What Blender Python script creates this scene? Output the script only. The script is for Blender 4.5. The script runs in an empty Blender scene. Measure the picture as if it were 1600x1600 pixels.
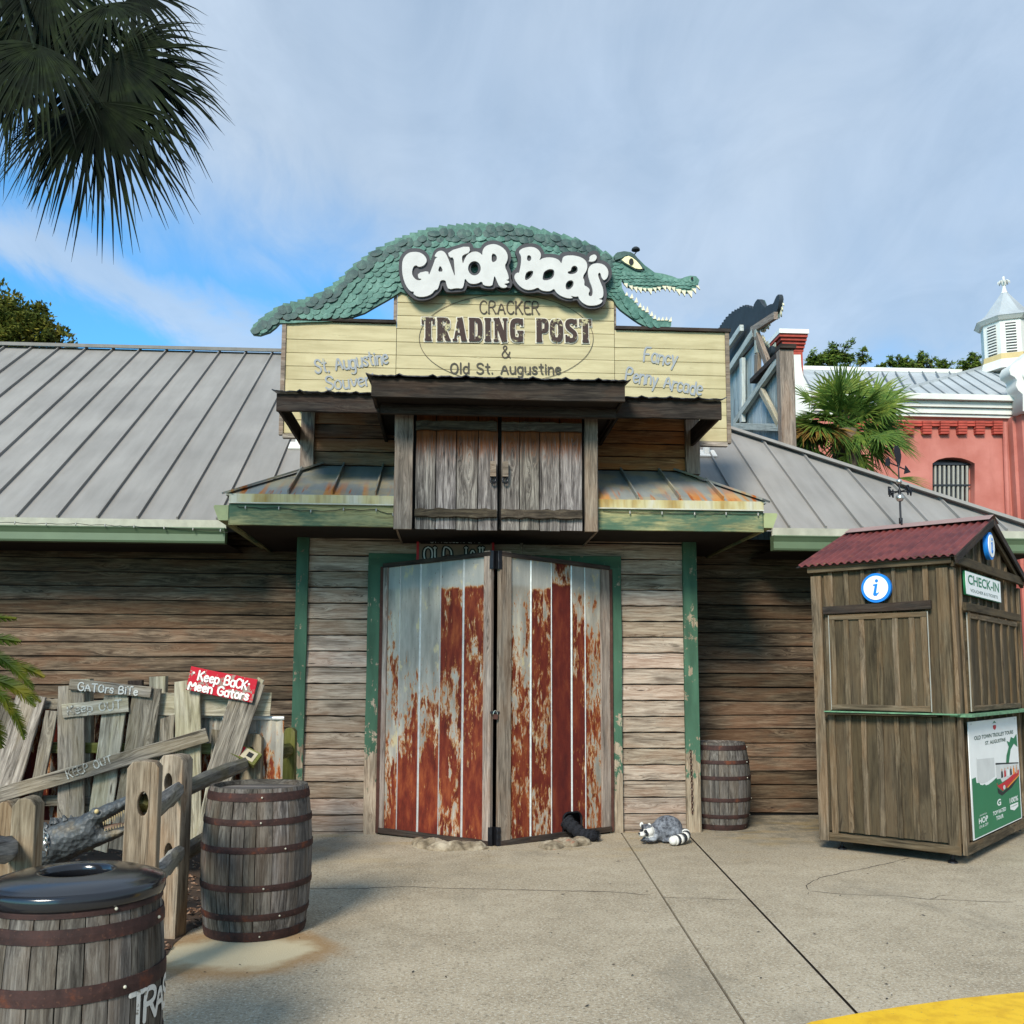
import bpy, bmesh, math, random
from mathutils import Vector, Matrix, noise
rnd = random.Random(7)
S = bpy.context.scene
COL = S.collection
# ------------------------------------------------------------------ camera, world, sun
FPX, PPY, YAW, PIT, ROLL = 1480.0, 891.0, math.radians(3.5), math.radians(6.5), 0.004
CAM = Vector((0, 0, 1.58))
CF = Vector((math.sin(YAW)*math.cos(PIT), math.cos(YAW)*math.cos(PIT), math.sin(PIT)))
R0 = Vector((math.cos(YAW), -math.sin(YAW), 0)); U0 = R0.cross(CF)
CR = R0*math.cos(ROLL) + U0*math.sin(ROLL); CU = CR.cross(CF)
cam = bpy.data.cameras.new('camera'); co = bpy.data.objects.new('camera', cam); COL.objects.link(co)
co.matrix_world = Matrix(((CR.x, CU.x, -CF.x, CAM.x), (CR.y, CU.y, -CF.y, CAM.y), (CR.z, CU.z, -CF.z, CAM.z), (0, 0, 0, 1)))
cam.sensor_width = 36; cam.lens = FPX/1600*36; cam.shift_y = (PPY-800)/1600; cam.clip_end = 3000; cam.clip_start = 0.05
S.camera = co
S.view_settings.view_transform = 'Standard'; S.view_settings.look = 'None'; S.view_settings.gamma = 1
S.view_settings.use_curve_mapping = False
S.view_settings.exposure = 0.55
SUN = Vector((0.36, 0.84, -0.60)).normalized()           # direction the light travels
sl = bpy.data.lights.new('sun', 'SUN'); sl.energy = 3.5; sl.angle = math.radians(17.0); sl.color = (1.0, 0.91, 0.78)
so = bpy.data.objects.new('sun', sl); COL.objects.link(so); so.location = (-6, -10, 9)
so.rotation_euler = (-SUN).to_track_quat('Z', 'Y').to_euler()
# sky: Nishita sky seen through broken thin high cloud
W_ = bpy.data.worlds.new('World'); S.world = W_; W_.use_nodes = True
nt = W_.node_tree; nt.nodes.clear()
def wn(t, **k):
    n = nt.nodes.new(t)
    for a, b in k.items(): setattr(n, a, b)
    return n
def wl(a, b): nt.links.new(a, b)
out = wn('ShaderNodeOutputWorld'); bg = wn('ShaderNodeBackground'); bg.inputs[1].default_value = 0.13
wl(bg.outputs[0], out.inputs[0])
sky = wn('ShaderNodeTexSky', sky_type='NISHITA', sun_disc=False)
sky.sun_elevation = math.asin(-SUN.z); sky.sun_rotation = math.atan2(-SUN.x, -SUN.y); sky.air_density = 1.0; sky.dust_density = 0.3; sky.ozone_density = 2.2
tc = wn('ShaderNodeTexCoord')
sep = wn('ShaderNodeSeparateXYZ'); wl(tc.outputs['Generated'], sep.inputs[0])
def wm(op, a, b=None, c=None, clamp=False):
    n = wn('ShaderNodeMath', operation=op); n.use_clamp = clamp
    for i, v in enumerate((a, b, c)):
        if v is None: continue
        if isinstance(v, (int, float)): n.inputs[i].default_value = v
        else: wl(v, n.inputs[i])
    return n.outputs[0]
# plane-of-cloud coordinates: direction projected on a high flat layer
zc = wm('MAXIMUM', wm('ADD', sep.outputs[2], 0.12), 0.06)
cx = wm('DIVIDE', sep.outputs[0], zc); cy = wm('DIVIDE', sep.outputs[1], zc)
cmb = wn('ShaderNodeCombineXYZ'); wl(cx, cmb.inputs[0]); wl(cy, cmb.inputs[1])
mp = wn('ShaderNodeMapping'); wl(cmb.outputs[0], mp.inputs[0]); mp.inputs['Rotation'].default_value = (0, 0, 0.5); mp.inputs['Scale'].default_value = (1.0, 0.55, 1)
n1 = wn('ShaderNodeTexNoise'); wl(mp.outputs[0], n1.inputs[0]); n1.inputs['Scale'].default_value = 1.4; n1.inputs['Detail'].default_value = 9; n1.inputs['Roughness'].default_value = 0.55; n1.inputs['Distortion'].default_value = 0.4
n2 = wn('ShaderNodeTexNoise'); wl(mp.outputs[0], n2.inputs[0]); n2.inputs['Scale'].default_value = 4.5; n2.inputs['Detail'].default_value = 10; n2.inputs['Roughness'].default_value = 0.62; n2.inputs['Distortion'].default_value = 0.8
# the cloud sheet: its clear gap lies low to the north-west (the left of the picture); everything else is veiled
az = wm('ARCTAN2', sep.outputs[0], sep.outputs[1])
el = wm('ARCSINE', sep.outputs[2])
nz = wm('MULTIPLY', wm('SUBTRACT', n1.outputs[0], 0.5), 0.30)
nz2 = wm('MULTIPLY', wm('SUBTRACT', n2.outputs[0], 0.5), 0.16)
nz3 = wm('ADD', nz, nz2)
# edge of sheet: elevation above a line falling to the right
g = wm('ADD', wm('ADD', wm('SUBTRACT', el, 0.405), wm('MULTIPLY', wm('ADD', az, 0.22), 0.36)), nz3)
def ss(x, lo, hi):
    m = wn('ShaderNodeMapRange', interpolation_type='SMOOTHSTEP'); wl(x, m.inputs[0]); m.inputs[1].default_value = lo; m.inputs[2].default_value = hi
    return m.outputs[0]
sheet = ss(g, -0.06, 0.16)
# a trailing wisp crossing the gap
s_ = wm('ADD', wm('SUBTRACT', el, 0.375), wm('MULTIPLY', wm('ADD', az, 0.31), 0.27))
s_ = wm('ABSOLUTE', wm('ADD', s_, wm('MULTIPLY', nz3, 0.45)))
wisp = wm('MULTIPLY', wm('SUBTRACT', 1.0, ss(s_, 0.004, 0.045)), 0.8)
cov = wm('MAXIMUM', sheet, wisp)
cov = wm('MULTIPLY', cov, wm('ADD', 0.66, wm('MULTIPLY', n1.outputs[0], 0.42)), clamp=True)
cov = wm('ADD', cov, 0.0, clamp=True)
tone = wn('ShaderNodeValToRGB'); wl(wm('ADD', wm('MULTIPLY', n1.outputs[0], 0.6), wm('MULTIPLY', n2.outputs[0], 0.4)), tone.inputs[0])
tone.color_ramp.elements[0].position = 0.38; tone.color_ramp.elements[0].color = (2.40, 2.98, 3.68, 1)
tone.color_ramp.elements[1].position = 0.64; tone.color_ramp.elements[1].color = (3.25, 3.88, 4.65, 1)
blue = wn('ShaderNodeMixRGB', blend_type='MULTIPLY'); blue.inputs[0].default_value = 1; wl(sky.outputs[0], blue.inputs[1]); blue.inputs[2].default_value = (0.50, 1.12, 1.38, 1)
mx = wn('ShaderNodeMixRGB'); wl(cov, mx.inputs[0]); wl(blue.outputs[0], mx.inputs[1]); wl(tone.outputs[0], mx.inputs[2])
wl(mx.outputs[0], bg.inputs[0])
# ------------------------------------------------------------------ measuring helpers (photo pixel -> point on a plane of the place)
def ray(px, py): return CF + CR*((px-800)/FPX) - CU*((py-PPY)/FPX)
def at(px, py, Y): d = ray(px, py); return CAM + d*((Y-CAM.y)/d.y)
def atz(px, py, z=0.0): d = ray(px, py); return CAM + d*((z-CAM.z)/d.z)
def atp(px, py, P, N): d = ray(px, py); return CAM + d*((P-CAM).dot(N)/d.dot(N))
def px(p):
    v = p-CAM; w = v.dot(CF); return (800+FPX*v.dot(CR)/w, PPY-FPX*v.dot(CU)/w)
# ------------------------------------------------------------------ object helpers
WM = {}
def place(o, M, parent=None):
    COL.objects.link(o); WM[o.name] = M
    if parent: o.parent = parent; o.matrix_basis = WM[parent.name].inverted() @ M
    else: o.matrix_basis = M
    return o
def T(v): return Matrix.Translation(Vector(v))
def tag(o, label=None, cat=None, group=None, kind=None):
    if label: o['label'] = label
    if cat: o['category'] = cat
    if group: o['group'] = group
    if kind: o['kind'] = kind
    return o
def thing(name, label, cat, loc=(0, 0, 0), group=None):
    o = bpy.data.objects.new(name, None); o.empty_display_size = 0.2
    place(o, T(loc)); return tag(o, label, cat, group)
def mesh(name, vs, fs, mat, smooth=False, mats=None, mi=None):
    me = bpy.data.meshes.new(name); me.from_pydata([tuple(v) for v in vs], [], fs)
    for m in (mats or [mat]): me.materials.append(m)
    if mi: me.polygons.foreach_set('material_index', mi)
    if smooth: me.polygons.foreach_set('use_smooth', [True]*len(me.polygons))
    me.update(); return me
def obj(name, vs, fs, mat, parent=None, smooth=False, M=None, mats=None, mi=None, col=None, centre=True):
    """world-space vertices -> object whose origin is the centre of its base"""
    vs = [Vector(v) for v in vs]
    if M is None:
        c = Vector((0, 0, 0))
        if centre:
            lo = [min(v[i] for v in vs) for i in range(3)]; hi = [max(v[i] for v in vs) for i in range(3)]
            c = Vector(((lo[0]+hi[0])/2, (lo[1]+hi[1])/2, lo[2]))
        M = T(c); vs = [v-c for v in vs]
    o = bpy.data.objects.new(name, mesh(name, vs, fs, mat, smooth, mats, mi))
    if col: o.color = (*col, 1) if len(col) == 3 else col
    return place(o, M, parent)
def frame(p, x, z):
    x = Vector(x).normalized(); z = Vector(z); z = (z - x*z.dot(x)).normalized(); y = z.cross(x)
    return Matrix(((x.x, y.x, z.x, p[0]), (x.y, y.y, z.y, p[1]), (x.z, y.z, z.z, p[2]), (0, 0, 0, 1)))
def boxv(x0, x1, y0, y1, z0, z1):
    return ([(x0,y0,z0),(x1,y0,z0),(x1,y1,z0),(x0,y1,z0),(x0,y0,z1),(x1,y0,z1),(x1,y1,z1),(x0,y1,z1)],
            [(0,3,2,1),(4,5,6,7),(0,1,5,4),(1,2,6,5),(2,3,7,6),(3,0,4,7)])
class MB:
    def __init__(s): s.v = []; s.f = []; s.m = []
    def add(s, vf, m=0, M=None):
        v, f = vf; n = len(s.v)
        s.v += [Vector(p) if M is None else M @ Vector(p) for p in v]
        s.f += [tuple(i+n for i in q) for q in f]; s.m += [m]*len(f); return s
    def box(s, *a, m=0, M=None): return s.add(boxv(*a), m, M)
    def obj(s, name, mat, parent=None, smooth=False, mats=None, **k): return obj(name, s.v, s.f, mat, parent, smooth, mats=mats, mi=(s.m if mats else None), **k)
def bar(p0, p1, w, t, nrm=(0, -1, 0)):
    """bar from p0 to p1, w wide, t thick (both centred)"""
    p0 = Vector(p0); p1 = Vector(p1); M = frame(p0, p1-p0, nrm); L = (p1-p0).length
    v, f = boxv(0, L, -w/2, w/2, -t/2, t/2); return [M @ Vector(q) for q in v], f
def board(name, parent, p0, p1, w, t, mat, nrm=(0, -1, 0), seg=5, jit=0.003, warp=0.003, rag=0.0, w1=None, col=None, chip=0.0):
    """a sawn board, local X along its length, face at local +Z; edges wander a little"""
    p0 = Vector(p0); p1 = Vector(p1); L = (p1-p0).length; M = frame(p0, p1-p0, nrm)
    w1 = w if w1 is None else w1; vs = []; fs = []
    bv = min(0.004, t*0.3)
    for i in range(seg+1):
        x = L*i/seg; ww = w+(w1-w)*i/seg; a = rnd.uniform(-1, 1)*jit; b = rnd.uniform(-1, 1)*jit; c = rnd.uniform(-1, 1)*warp
        xa = xb = x
        if i in (0, seg) and rag: s = 1 if i else -1; xa += s*rnd.uniform(-1, 0.3)*rag; xb += s*rnd.uniform(-1, 0.3)*rag
        y0 = -ww/2+a; y1 = ww/2+b
        vs += [(xa, y0, -t/2), (xa, y0, t/2-bv+c), (xa, y0+bv, t/2+c), (xb, y1-bv, t/2+c), (xb, y1, t/2-bv+c), (xb, y1, -t/2)]
    for i in range(seg):
        a = i*6; b = a+6
        for k in range(6): l = (k+1) % 6; fs.append((a+k, b+k, b+l, a+l))
    fs.append(tuple(range(5, -1, -1))[::-1]); fs.append(tuple(seg*6+k for k in range(5, -1, -1)))
    fs = [tuple(reversed(q)) for q in fs]
    return obj(name, vs, fs, mat, parent, M=M, col=col)
def tube(path, r, n=6, closed=False, cap=True):
    P = [Vector(p) for p in path]; R = r if isinstance(r, (list, tuple)) else [r]*len(P); vs = []; fs = []
    t0 = (P[1]-P[0]).normalized(); u = t0.orthogonal().normalized()
    for i, p in enumerate(P):
        t = (P[min(i+1, len(P)-1)]-P[max(i-1, 0)]).normalized() if not closed else (P[(i+1) % len(P)]-P[i-1]).normalized()
        u = (u-t*u.dot(t)).normalized(); w = t.cross(u)
        for k in range(n): a = 2*math.pi*k/n; vs.append(p+(u*math.cos(a)+w*math.sin(a))*R[i])
    m = len(P)
    for i in range(m if closed else m-1):
        j = (i+1) % m
        for k in range(n): l = (k+1) % n; fs.append((i*n+k, i*n+l, j*n+l, j*n+k))
    if cap and not closed: fs.append(tuple(range(n-1, -1, -1))); fs.append(tuple((m-1)*n+k for k in range(n)))
    return vs, fs
def lathe(prof, n=32, c=(0, 0, 0), a0=0, a1=2*math.pi):
    vs = []; fs = []; full = abs(a1-a0-2*math.pi) < 1e-6; c = Vector(c); m = n if full else n+1
    for r, z in prof:
        for k in range(m): a = a0+(a1-a0)*k/n; vs.append(c+Vector((r*math.cos(a), r*math.sin(a), z)))
    for i in range(len(prof)-1):
        for k in range(n):
            l = (k+1) % m; fs.append((i*m+k, i*m+l, (i+1)*m+l, (i+1)*m+k))
    return vs, fs
def shape(name, loops, M, depth, mat, parent=None, offset=0.0, bevel=0.0, col=None):
    """flat outline(s) with holes, given in local XY of M, extruded along local Z by depth (centred)"""
    cu = bpy.data.curves.new(name, 'CURVE'); cu.dimensions = '2D'; cu.fill_mode = 'BOTH'; cu.extrude = depth/2; cu.offset = offset; cu.bevel_depth = bevel
    for lp in loops:
        sp = cu.splines.new('POLY'); sp.points.add(len(lp)-1); sp.use_cyclic_u = True
        for q, p in zip(sp.points, lp): q.co = (p[0], p[1], 0, 1)
    t = bpy.data.objects.new('t', cu); me = bpy.data.meshes.new_from_object(t); bpy.data.objects.remove(t); bpy.data.curves.remove(cu)
    me.materials.clear(); me.materials.append(mat); me.name = name
    o = bpy.data.objects.new(name, me)
    if col: o.color = (*col, 1)
    return place(o, M, parent)
def fontmesh(name, s, M, size, mat, parent=None, depth=0.002, offset=0.0, align='CENTER', sx=1.0, spacing=1.0, shear=0.0):
    cu = bpy.data.curves.new(name, 'FONT'); cu.body = s; cu.size = size; cu.extrude = depth/2; cu.offset = offset
    cu.align_x = align; cu.align_y = 'CENTER'; cu.space_character = spacing; cu.shear = shear; cu.resolution_u = 3
    t = bpy.data.objects.new('t', cu); me = bpy.data.meshes.new_from_object(t); bpy.data.objects.remove(t); bpy.data.curves.remove(cu)
    me.materials.clear(); me.materials.append(mat); me.name = name
    if sx != 1.0: me.transform(Matrix.Diagonal((sx, 1, 1, 1)))
    return place(bpy.data.objects.new(name, me), M, parent)
def copy_tree(o, M, parent=None):
    c = o.copy(); WM[c.name] = M; COL.objects.link(c)
    if parent: c.parent = parent; c.matrix_basis = WM[parent.name].inverted() @ M
    else: c.parent = None; c.matrix_basis = M
    for ch in list(o.children): copy_tree(ch, M @ (WM[o.name].inverted() @ WM[ch.name]), c)
    return c
def chaikin(P, n=2, closed=False):
    P = [Vector(p) for p in P]
    for _ in range(n):
        Q = [] if closed else [P[0]]
        for i in range(len(P) if closed else len(P)-1):
            a = P[i]; b = P[(i+1) % len(P)]; Q += [a*.75+b*.25, a*.25+b*.75]
        if not closed: Q.append(P[-1])
        P = Q
    return P
# ------------------------------------------------------------------ materials
def srgb(r, g, b):
    f = lambda c: (c/255/12.92 if c <= 10 else ((c/255+0.055)/1.055)**2.4)
    return (f(r), f(g), f(b), 1)
class NT:
    def __init__(s, name, rough=0.8, spec=0.3, metal=0.0):
        s.mat = bpy.data.materials.new(name); s.mat.use_nodes = True; s.t = s.mat.node_tree
        s.p = s.t.nodes['Principled BSDF']; s.p.inputs['Roughness'].default_value = rough; s.p.inputs['Specular IOR Level'].default_value = spec; s.p.inputs['Metallic'].default_value = metal
        s.tc = s.n('ShaderNodeTexCoord'); s.oi = s.n('ShaderNodeObjectInfo'); s.geo = None
    def n(s, t, **k):
        q = s.t.nodes.new(t)
        for a, b in k.items(): setattr(q, a, b)
        return q
    def l(s, a, b): s.t.links.new(a, b)
    def set(s, sock, v):
        if v is None: return
        if hasattr(v, 'is_output'): s.l(v, sock)
        elif isinstance(v, tuple) and sock.type == 'RGBA' and len(v) == 3: sock.default_value = (*v, 1)
        else: sock.default_value = v
    def m(s, op, a, b=None, c=None, clamp=False):
        q = s.n('ShaderNodeMath', operation=op); q.use_clamp = clamp
        for i, v in enumerate((a, b, c)): s.set(q.inputs[i], v)
        return q.outputs[0]
    def vm(s, op, a, b=None):
        q = s.n('ShaderNodeVectorMath', operation=op); s.set(q.inputs[0], a); s.set(q.inputs[1], b); return q.outputs[0]
    def mapv(s, v, sc=(1, 1, 1), loc=(0, 0, 0), rot=(0, 0, 0)):
        q = s.n('ShaderNodeMapping'); s.l(v, q.inputs[0]); q.inputs['Scale'].default_value = sc; q.inputs['Location'].default_value = loc; q.inputs['Rotation'].default_value = rot; return q.outputs[0]
    def noise(s, v, sc=1, det=4, ro=0.55, dist=0.0):
        q = s.n('ShaderNodeTexNoise'); s.set(q.inputs['Vector'], v); q.inputs['Scale'].default_value = sc; q.inputs['Detail'].default_value = det; q.inputs['Roughness'].default_value = ro; q.inputs['Distortion'].default_value = dist; return q.outputs[0]
    def vor(s, v, sc=1, feat='F1', out=0, rand=1.0):
        q = s.n('ShaderNodeTexVoronoi', feature=feat); s.set(q.inputs['Vector'], v); q.inputs['Scale'].default_value = sc; q.inputs['Randomness'].default_value = rand; return q.outputs[out]
    def ramp(s, f, *st, interp='LINEAR'):
        q = s.n('ShaderNodeValToRGB'); q.color_ramp.interpolation = interp; s.set(q.inputs[0], f); e = q.color_ramp.elements
        while len(e) < len(st): e.new(0.5)
        for x, (p, c) in zip(e, st): x.position = p; x.color = c if len(c) == 4 else (*c, 1)
        return q.outputs[0]
    def rng(s, f, a, b, c=0.0, d=1.0, smooth=True):
        q = s.n('ShaderNodeMapRange'); q.interpolation_type = 'SMOOTHSTEP' if smooth else 'LINEAR'; s.set(q.inputs[0], f)
        for i, v in enumerate((a, b, c, d)): s.set(q.inputs[i+1], v)
        return q.outputs[0]
    def mix(s, f, a, b, mode='MIX'):
        q = s.n('ShaderNodeMixRGB', blend_type=mode); s.set(q.inputs[0], f); s.set(q.inputs[1], a); s.set(q.inputs[2], b); return q.outputs[0]
    def sep(s, v): q = s.n('ShaderNodeSeparateXYZ'); s.l(v, q.inputs[0]); return q.outputs
    def comb(s, x, y, z): q = s.n('ShaderNodeCombineXYZ'); s.set(q.inputs[0], x); s.set(q.inputs[1], y); s.set(q.inputs[2], z); return q.outputs[0]
    def bump(s, h, st=0.3, d=0.01):
        q = s.n('ShaderNodeBump'); q.inputs['Strength'].default_value = st; q.inputs['Distance'].default_value = d; s.l(h, q.inputs['Height']); s.l(q.outputs[0], s.p.inputs['Normal'])
    def world(s):
        if not s.geo: s.geo = s.n('ShaderNodeNewGeometry')
        return s.geo.outputs['Position']
    def rvec(s, k=37.0): return s.comb(s.m('MULTIPLY', s.oi.outputs['Random'], k), s.m('MULTIPLY', s.oi.outputs['Random'], k*1.7), s.m('MULTIPLY', s.oi.outputs['Random'], k*0.6))
    def base(s, c): s.set(s.p.inputs['Base Color'], c); return s.mat
    def rough(s, v): s.set(s.p.inputs['Roughness'], v)
def wood(name, dark, mid, light, warm=None, warm_amt=0.0, knots=True, vary=0.35, bump=0.5, rough=0.85, top_warm=None, base_dirt=0.0, paint=None, paint_fn=None, cracks=0.5):
    """weathered board; local X runs along the grain"""
    q = NT(name, rough, 0.15); ob = q.tc.outputs['Object']; v = q.vm('ADD', ob, q.rvec())
    kn = q.vor(q.mapv(v, (0.9, 5.0, 5.0)), 1.6)                       # knot fields
    kd = q.m('SUBTRACT', 1.0, q.rng(kn, 0.02, 0.42))
    dv = q.comb(q.m('MULTIPLY', kd, 0.0), q.m('MULTIPLY', kd, 0.055 if knots else 0.0), q.m('MULTIPLY', kd, 0.02))
    vd = q.vm('ADD', v, dv)
    g1 = q.noise(q.mapv(vd, (1.0, 15, 15)), 1.7, 7, 0.68, 1.1)
    g2 = q.noise(q.mapv(vd, (3.5, 70, 70)), 1.6, 5, 0.7, 0.5)
    g3 = q.noise(q.mapv(v, (1.3, 5.5, 5.5)), 1.3, 3, 0.5, 0.4)
    g = q.m('ADD', q.m('MULTIPLY', g1, 0.6), q.m('MULTIPLY', g2, 0.4))
    c = q.ramp(g, (0.37, dark), (0.49, mid), (0.61, light))
    r = q.oi.outputs['Random']
    if warm: 
        wf = q.m('MULTIPLY', q.rng(g3, 0.46, 0.62), warm_amt); c = q.mix(wf, c, q.mix(0.75, c, warm))
    blot = q.rng(g3, 0.30, 0.48, 0.62, 1.0); c = q.mix(1.0, c, q.comb(blot, blot, blot), 'MULTIPLY')
    val = q.m('ADD', 1.0-vary*0.5, q.m('MULTIPLY', r, vary)); c = q.mix(1.0, c, q.comb(val, q.m('MULTIPLY', val, 0.99), q.m('MULTIPLY', val, q.m('ADD', 0.93, q.m('MULTIPLY', r, 0.1)))), 'MULTIPLY')
    if top_warm:      # unweathered colour near one end of the board (x from a to b)
        a, b, tcol = top_warm; x = q.sep(ob)[0]
        f = q.rng(q.m('ADD', x, q.m('MULTIPLY', q.m('SUBTRACT', g2, 0.5), abs(b-a)*3.2)), a, b); c = q.mix(f, c, q.mix(0.8, tcol, q.mix(1.0, tcol, c, 'MULTIPLY')))
    if knots:
        k = q.rng(kn, 0.035, 0.085); c = q.mix(k, q.mix(0.25, srgb(38, 26, 20), c), c)
    ck = q.rng(q.noise(q.mapv(vd, (1.1, 42, 42)), 1.0, 3, 0.5, 1.2), 0.30, 0.36)
    c = q.mix(q.m('MULTIPLY', q.m('SUBTRACT', 1.0, ck), cracks), c, srgb(30, 24, 20))
    if paint: c = paint_fn(q, c, paint, g1, g2, g3)
    if base_dirt:
        z = q.sep(q.world())[2]; f = q.m('MULTIPLY', q.rng(q.m('ADD', z, q.m('MULTIPLY', g3, 0.5)), 0.9, 0.25), base_dirt); c = q.mix(f, c, q.mix(0.6, srgb(52, 46, 38), c))
    q.bump(q.m('ADD', q.m('MULTIPLY', g, 0.7), q.m('MULTIPLY', ck, 0.5)), bump, 0.006)
    return q.base(c)
def peel(thr, zamt=0.0, z0=1.0):
    def fn(q, c, paint, g1, g2, g3):
        wp = q.world(); n = q.noise(wp, 7.0, 8, 0.7, 0.4); n2 = q.noise(q.mapv(wp, (40, 40, 6)), 1, 4, 0.6)
        t = q.m('ADD', q.m('MULTIPLY', n, 0.75), q.m('MULTIPLY', n2, 0.25))
        if zamt: z = q.sep(wp)[2]; t = q.m('ADD', t, q.m('MULTIPLY', q.m('MINIMUM', q.m('SUBTRACT', z, z0), 0.25), zamt))
        f = q.rng(t, thr, thr+0.035); vv = q.rng(g3, 0.3, 0.7, 0.75, 1.15)
        return q.mix(f, c, q.mix(1.0, paint, q.comb(vv, vv, vv), 'MULTIPLY'))
    return fn
GREEN = srgb(64, 94, 75)
M = {}
M['siding'] = wood('siding_wood', srgb(98, 81, 68), srgb(148, 134, 119), srgb(182, 169, 153), srgb(132, 98, 74), 0.4, vary=0.42, base_dirt=0.75)
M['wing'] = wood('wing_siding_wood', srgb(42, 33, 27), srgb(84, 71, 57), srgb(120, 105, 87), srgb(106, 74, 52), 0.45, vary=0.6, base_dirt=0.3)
M['upper'] = wood('upper_siding_wood', srgb(84, 70, 60), srgb(132, 112, 96), srgb(160, 138, 118), srgb(165, 108, 62), 0.5, vary=0.4)
M['upper_warm'] = wood('upper_siding_warm_wood', srgb(96, 66, 44), srgb(150, 108, 74), srgb(190, 148, 104), srgb(176, 112, 62), 0.9, vary=0.4)
M['grey_post'] = wood('grey_post_wood', srgb(78, 70, 62), srgb(126, 115, 104), srgb(156, 144, 130), srgb(132, 100, 72), 0.3)
M['loft'] = wood('loft_door_wood', srgb(38, 35, 33), srgb(98, 93, 89), srgb(150, 145, 138), None, 0, vary=0.25, top_warm=(0.66, 0.92, srgb(170, 104, 60)))
M['loft_batten'] = wood('loft_batten_wood', srgb(38, 34, 28), srgb(62, 55, 46), srgb(88, 80, 66), None, 0)
M['fascia'] = wood('dark_fascia_wood', srgb(28, 26, 25), srgb(50, 45, 42), srgb(72, 66, 60), srgb(84, 60, 44), 0.25, cracks=0.3)
M['green'] = wood('green_trim_wood', srgb(96, 84, 70), srgb(140, 126, 106), srgb(170, 158, 136), None, 0, paint=GREEN, paint_fn=peel(0.455, 0.24, 0.95))
def fade(q, c, paint, g1, g2, g3):
    wp = q.world(); n = q.noise(q.mapv(wp, (1.1, 1.1, 3.0)), 1.0, 4, 0.6, 0.3); n2 = q.noise(q.mapv(wp, (9, 9, 40)), 1, 4, 0.6)
    t = q.m('ADD', q.m('MULTIPLY', n, 0.78), q.m('MULTIPLY', n2, 0.22)); f = q.m('MULTIPLY', q.rng(t, 0.42, 0.58), 0.92); return q.mix(f, c, paint)
M['fascia_green'] = wood('green_fascia_wood', srgb(104, 100, 72), srgb(144, 142, 102), srgb(158, 156, 116), None, 0, knots=False, paint=srgb(62, 92, 76), paint_fn=fade)
M['kiosk'] = wood('kiosk_wood', srgb(50, 43, 33), srgb(72, 63, 48), srgb(86, 76, 58), srgb(92, 74, 50), 0.3, vary=0.25, cracks=0.25)
M['kiosk_batten'] = wood('kiosk_batten_wood', srgb(58, 50, 39), srgb(90, 79, 62), srgb(118, 105, 86), srgb(126, 94, 60), 0.3, vary=0.5, cracks=0.3)
M['picket'] = wood('picket_wood', srgb(62, 57, 50), srgb(122, 115, 104), srgb(164, 156, 142), srgb(128, 114, 84), 0.4, vary=0.45, cracks=0.8, bump=0.9)
M['picket_pale'] = wood('pale_picket_wood', srgb(96, 90, 76), srgb(150, 144, 126), srgb(182, 176, 156), srgb(146, 138, 98), 0.4, vary=0.3, cracks=0.7, bump=0.9)
M['post'] = wood('fence_post_wood', srgb(78, 68, 56), srgb(130, 118, 100), srgb(162, 150, 130), srgb(134, 98, 60), 0.45, vary=0.3, cracks=0.5)
M['rail'] = wood('fence_rail_wood', srgb(70, 68, 64), srgb(116, 114, 108), srgb(146, 143, 134), srgb(104, 98, 62), 0.5, vary=0.3)
M['mossy'] = wood('mossy_rail_wood', srgb(48, 50, 28), srgb(92, 92, 56), srgb(126, 124, 84), srgb(88, 92, 36), 0.8)
M['stave'] = wood('barrel_stave_wood', srgb(44, 41, 38), srgb(86, 82, 77), srgb(122, 118, 111), srgb(92, 76, 58), 0.4, knots=False, vary=0.55, cracks=0.35)
M['framewood'] = wood('bleached_frame_wood', srgb(126, 130, 124), srgb(164, 170, 164), srgb(186, 192, 186), None, 0, knots=False)
M['backboard'] = wood('blue_grey_board', srgb(112, 124, 124), srgb(142, 155, 157), srgb(162, 174, 176), None, 0, knots=False, cracks=0.3)
def flat(name, c, rough=0.7, metal=0, spec=0.3, var=0.08, sc=6):
    q = NT(name, rough, spec, metal); n = q.noise(q.world(), sc, 5, 0.6); v = q.rng(n, 0.3, 0.7, 1-var, 1+var, False)
    return q.base(q.mix(1.0, c, q.comb(v, v, v), 'MULTIPLY'))
M['black'] = flat('black_interior', (0.012, 0.011, 0.010, 1), 0.95)
M['darkwood'] = flat('soffit_wood', srgb(34, 28, 24), 0.9, var=0.3, sc=4)
M['dark_iron'] = flat('dark_iron', srgb(36, 36, 40), 0.45, 0.6, 0.5)
M['rust_iron'] = flat('rusty_iron', srgb(74, 48, 40), 0.8, 0.2, var=0.3, sc=14)
M['silver'] = flat('silver_ball', srgb(200, 196, 186), 0.3, 0.9, 0.5)
M['white'] = flat('white_paint', srgb(222, 221, 214), 0.6, var=0.05)
M['letter_white'] = flat('letter_white_paint', srgb(190, 189, 184), 0.7, var=0.06, sc=10)
M['charcoal'] = flat('charcoal_paint', srgb(70, 69, 72), 0.8, var=0.12)
M['sign_ink'] = flat('sign_ink', srgb(74, 66, 58), 0.9, var=0.1)
M['paleblue_ink'] = None
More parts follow.
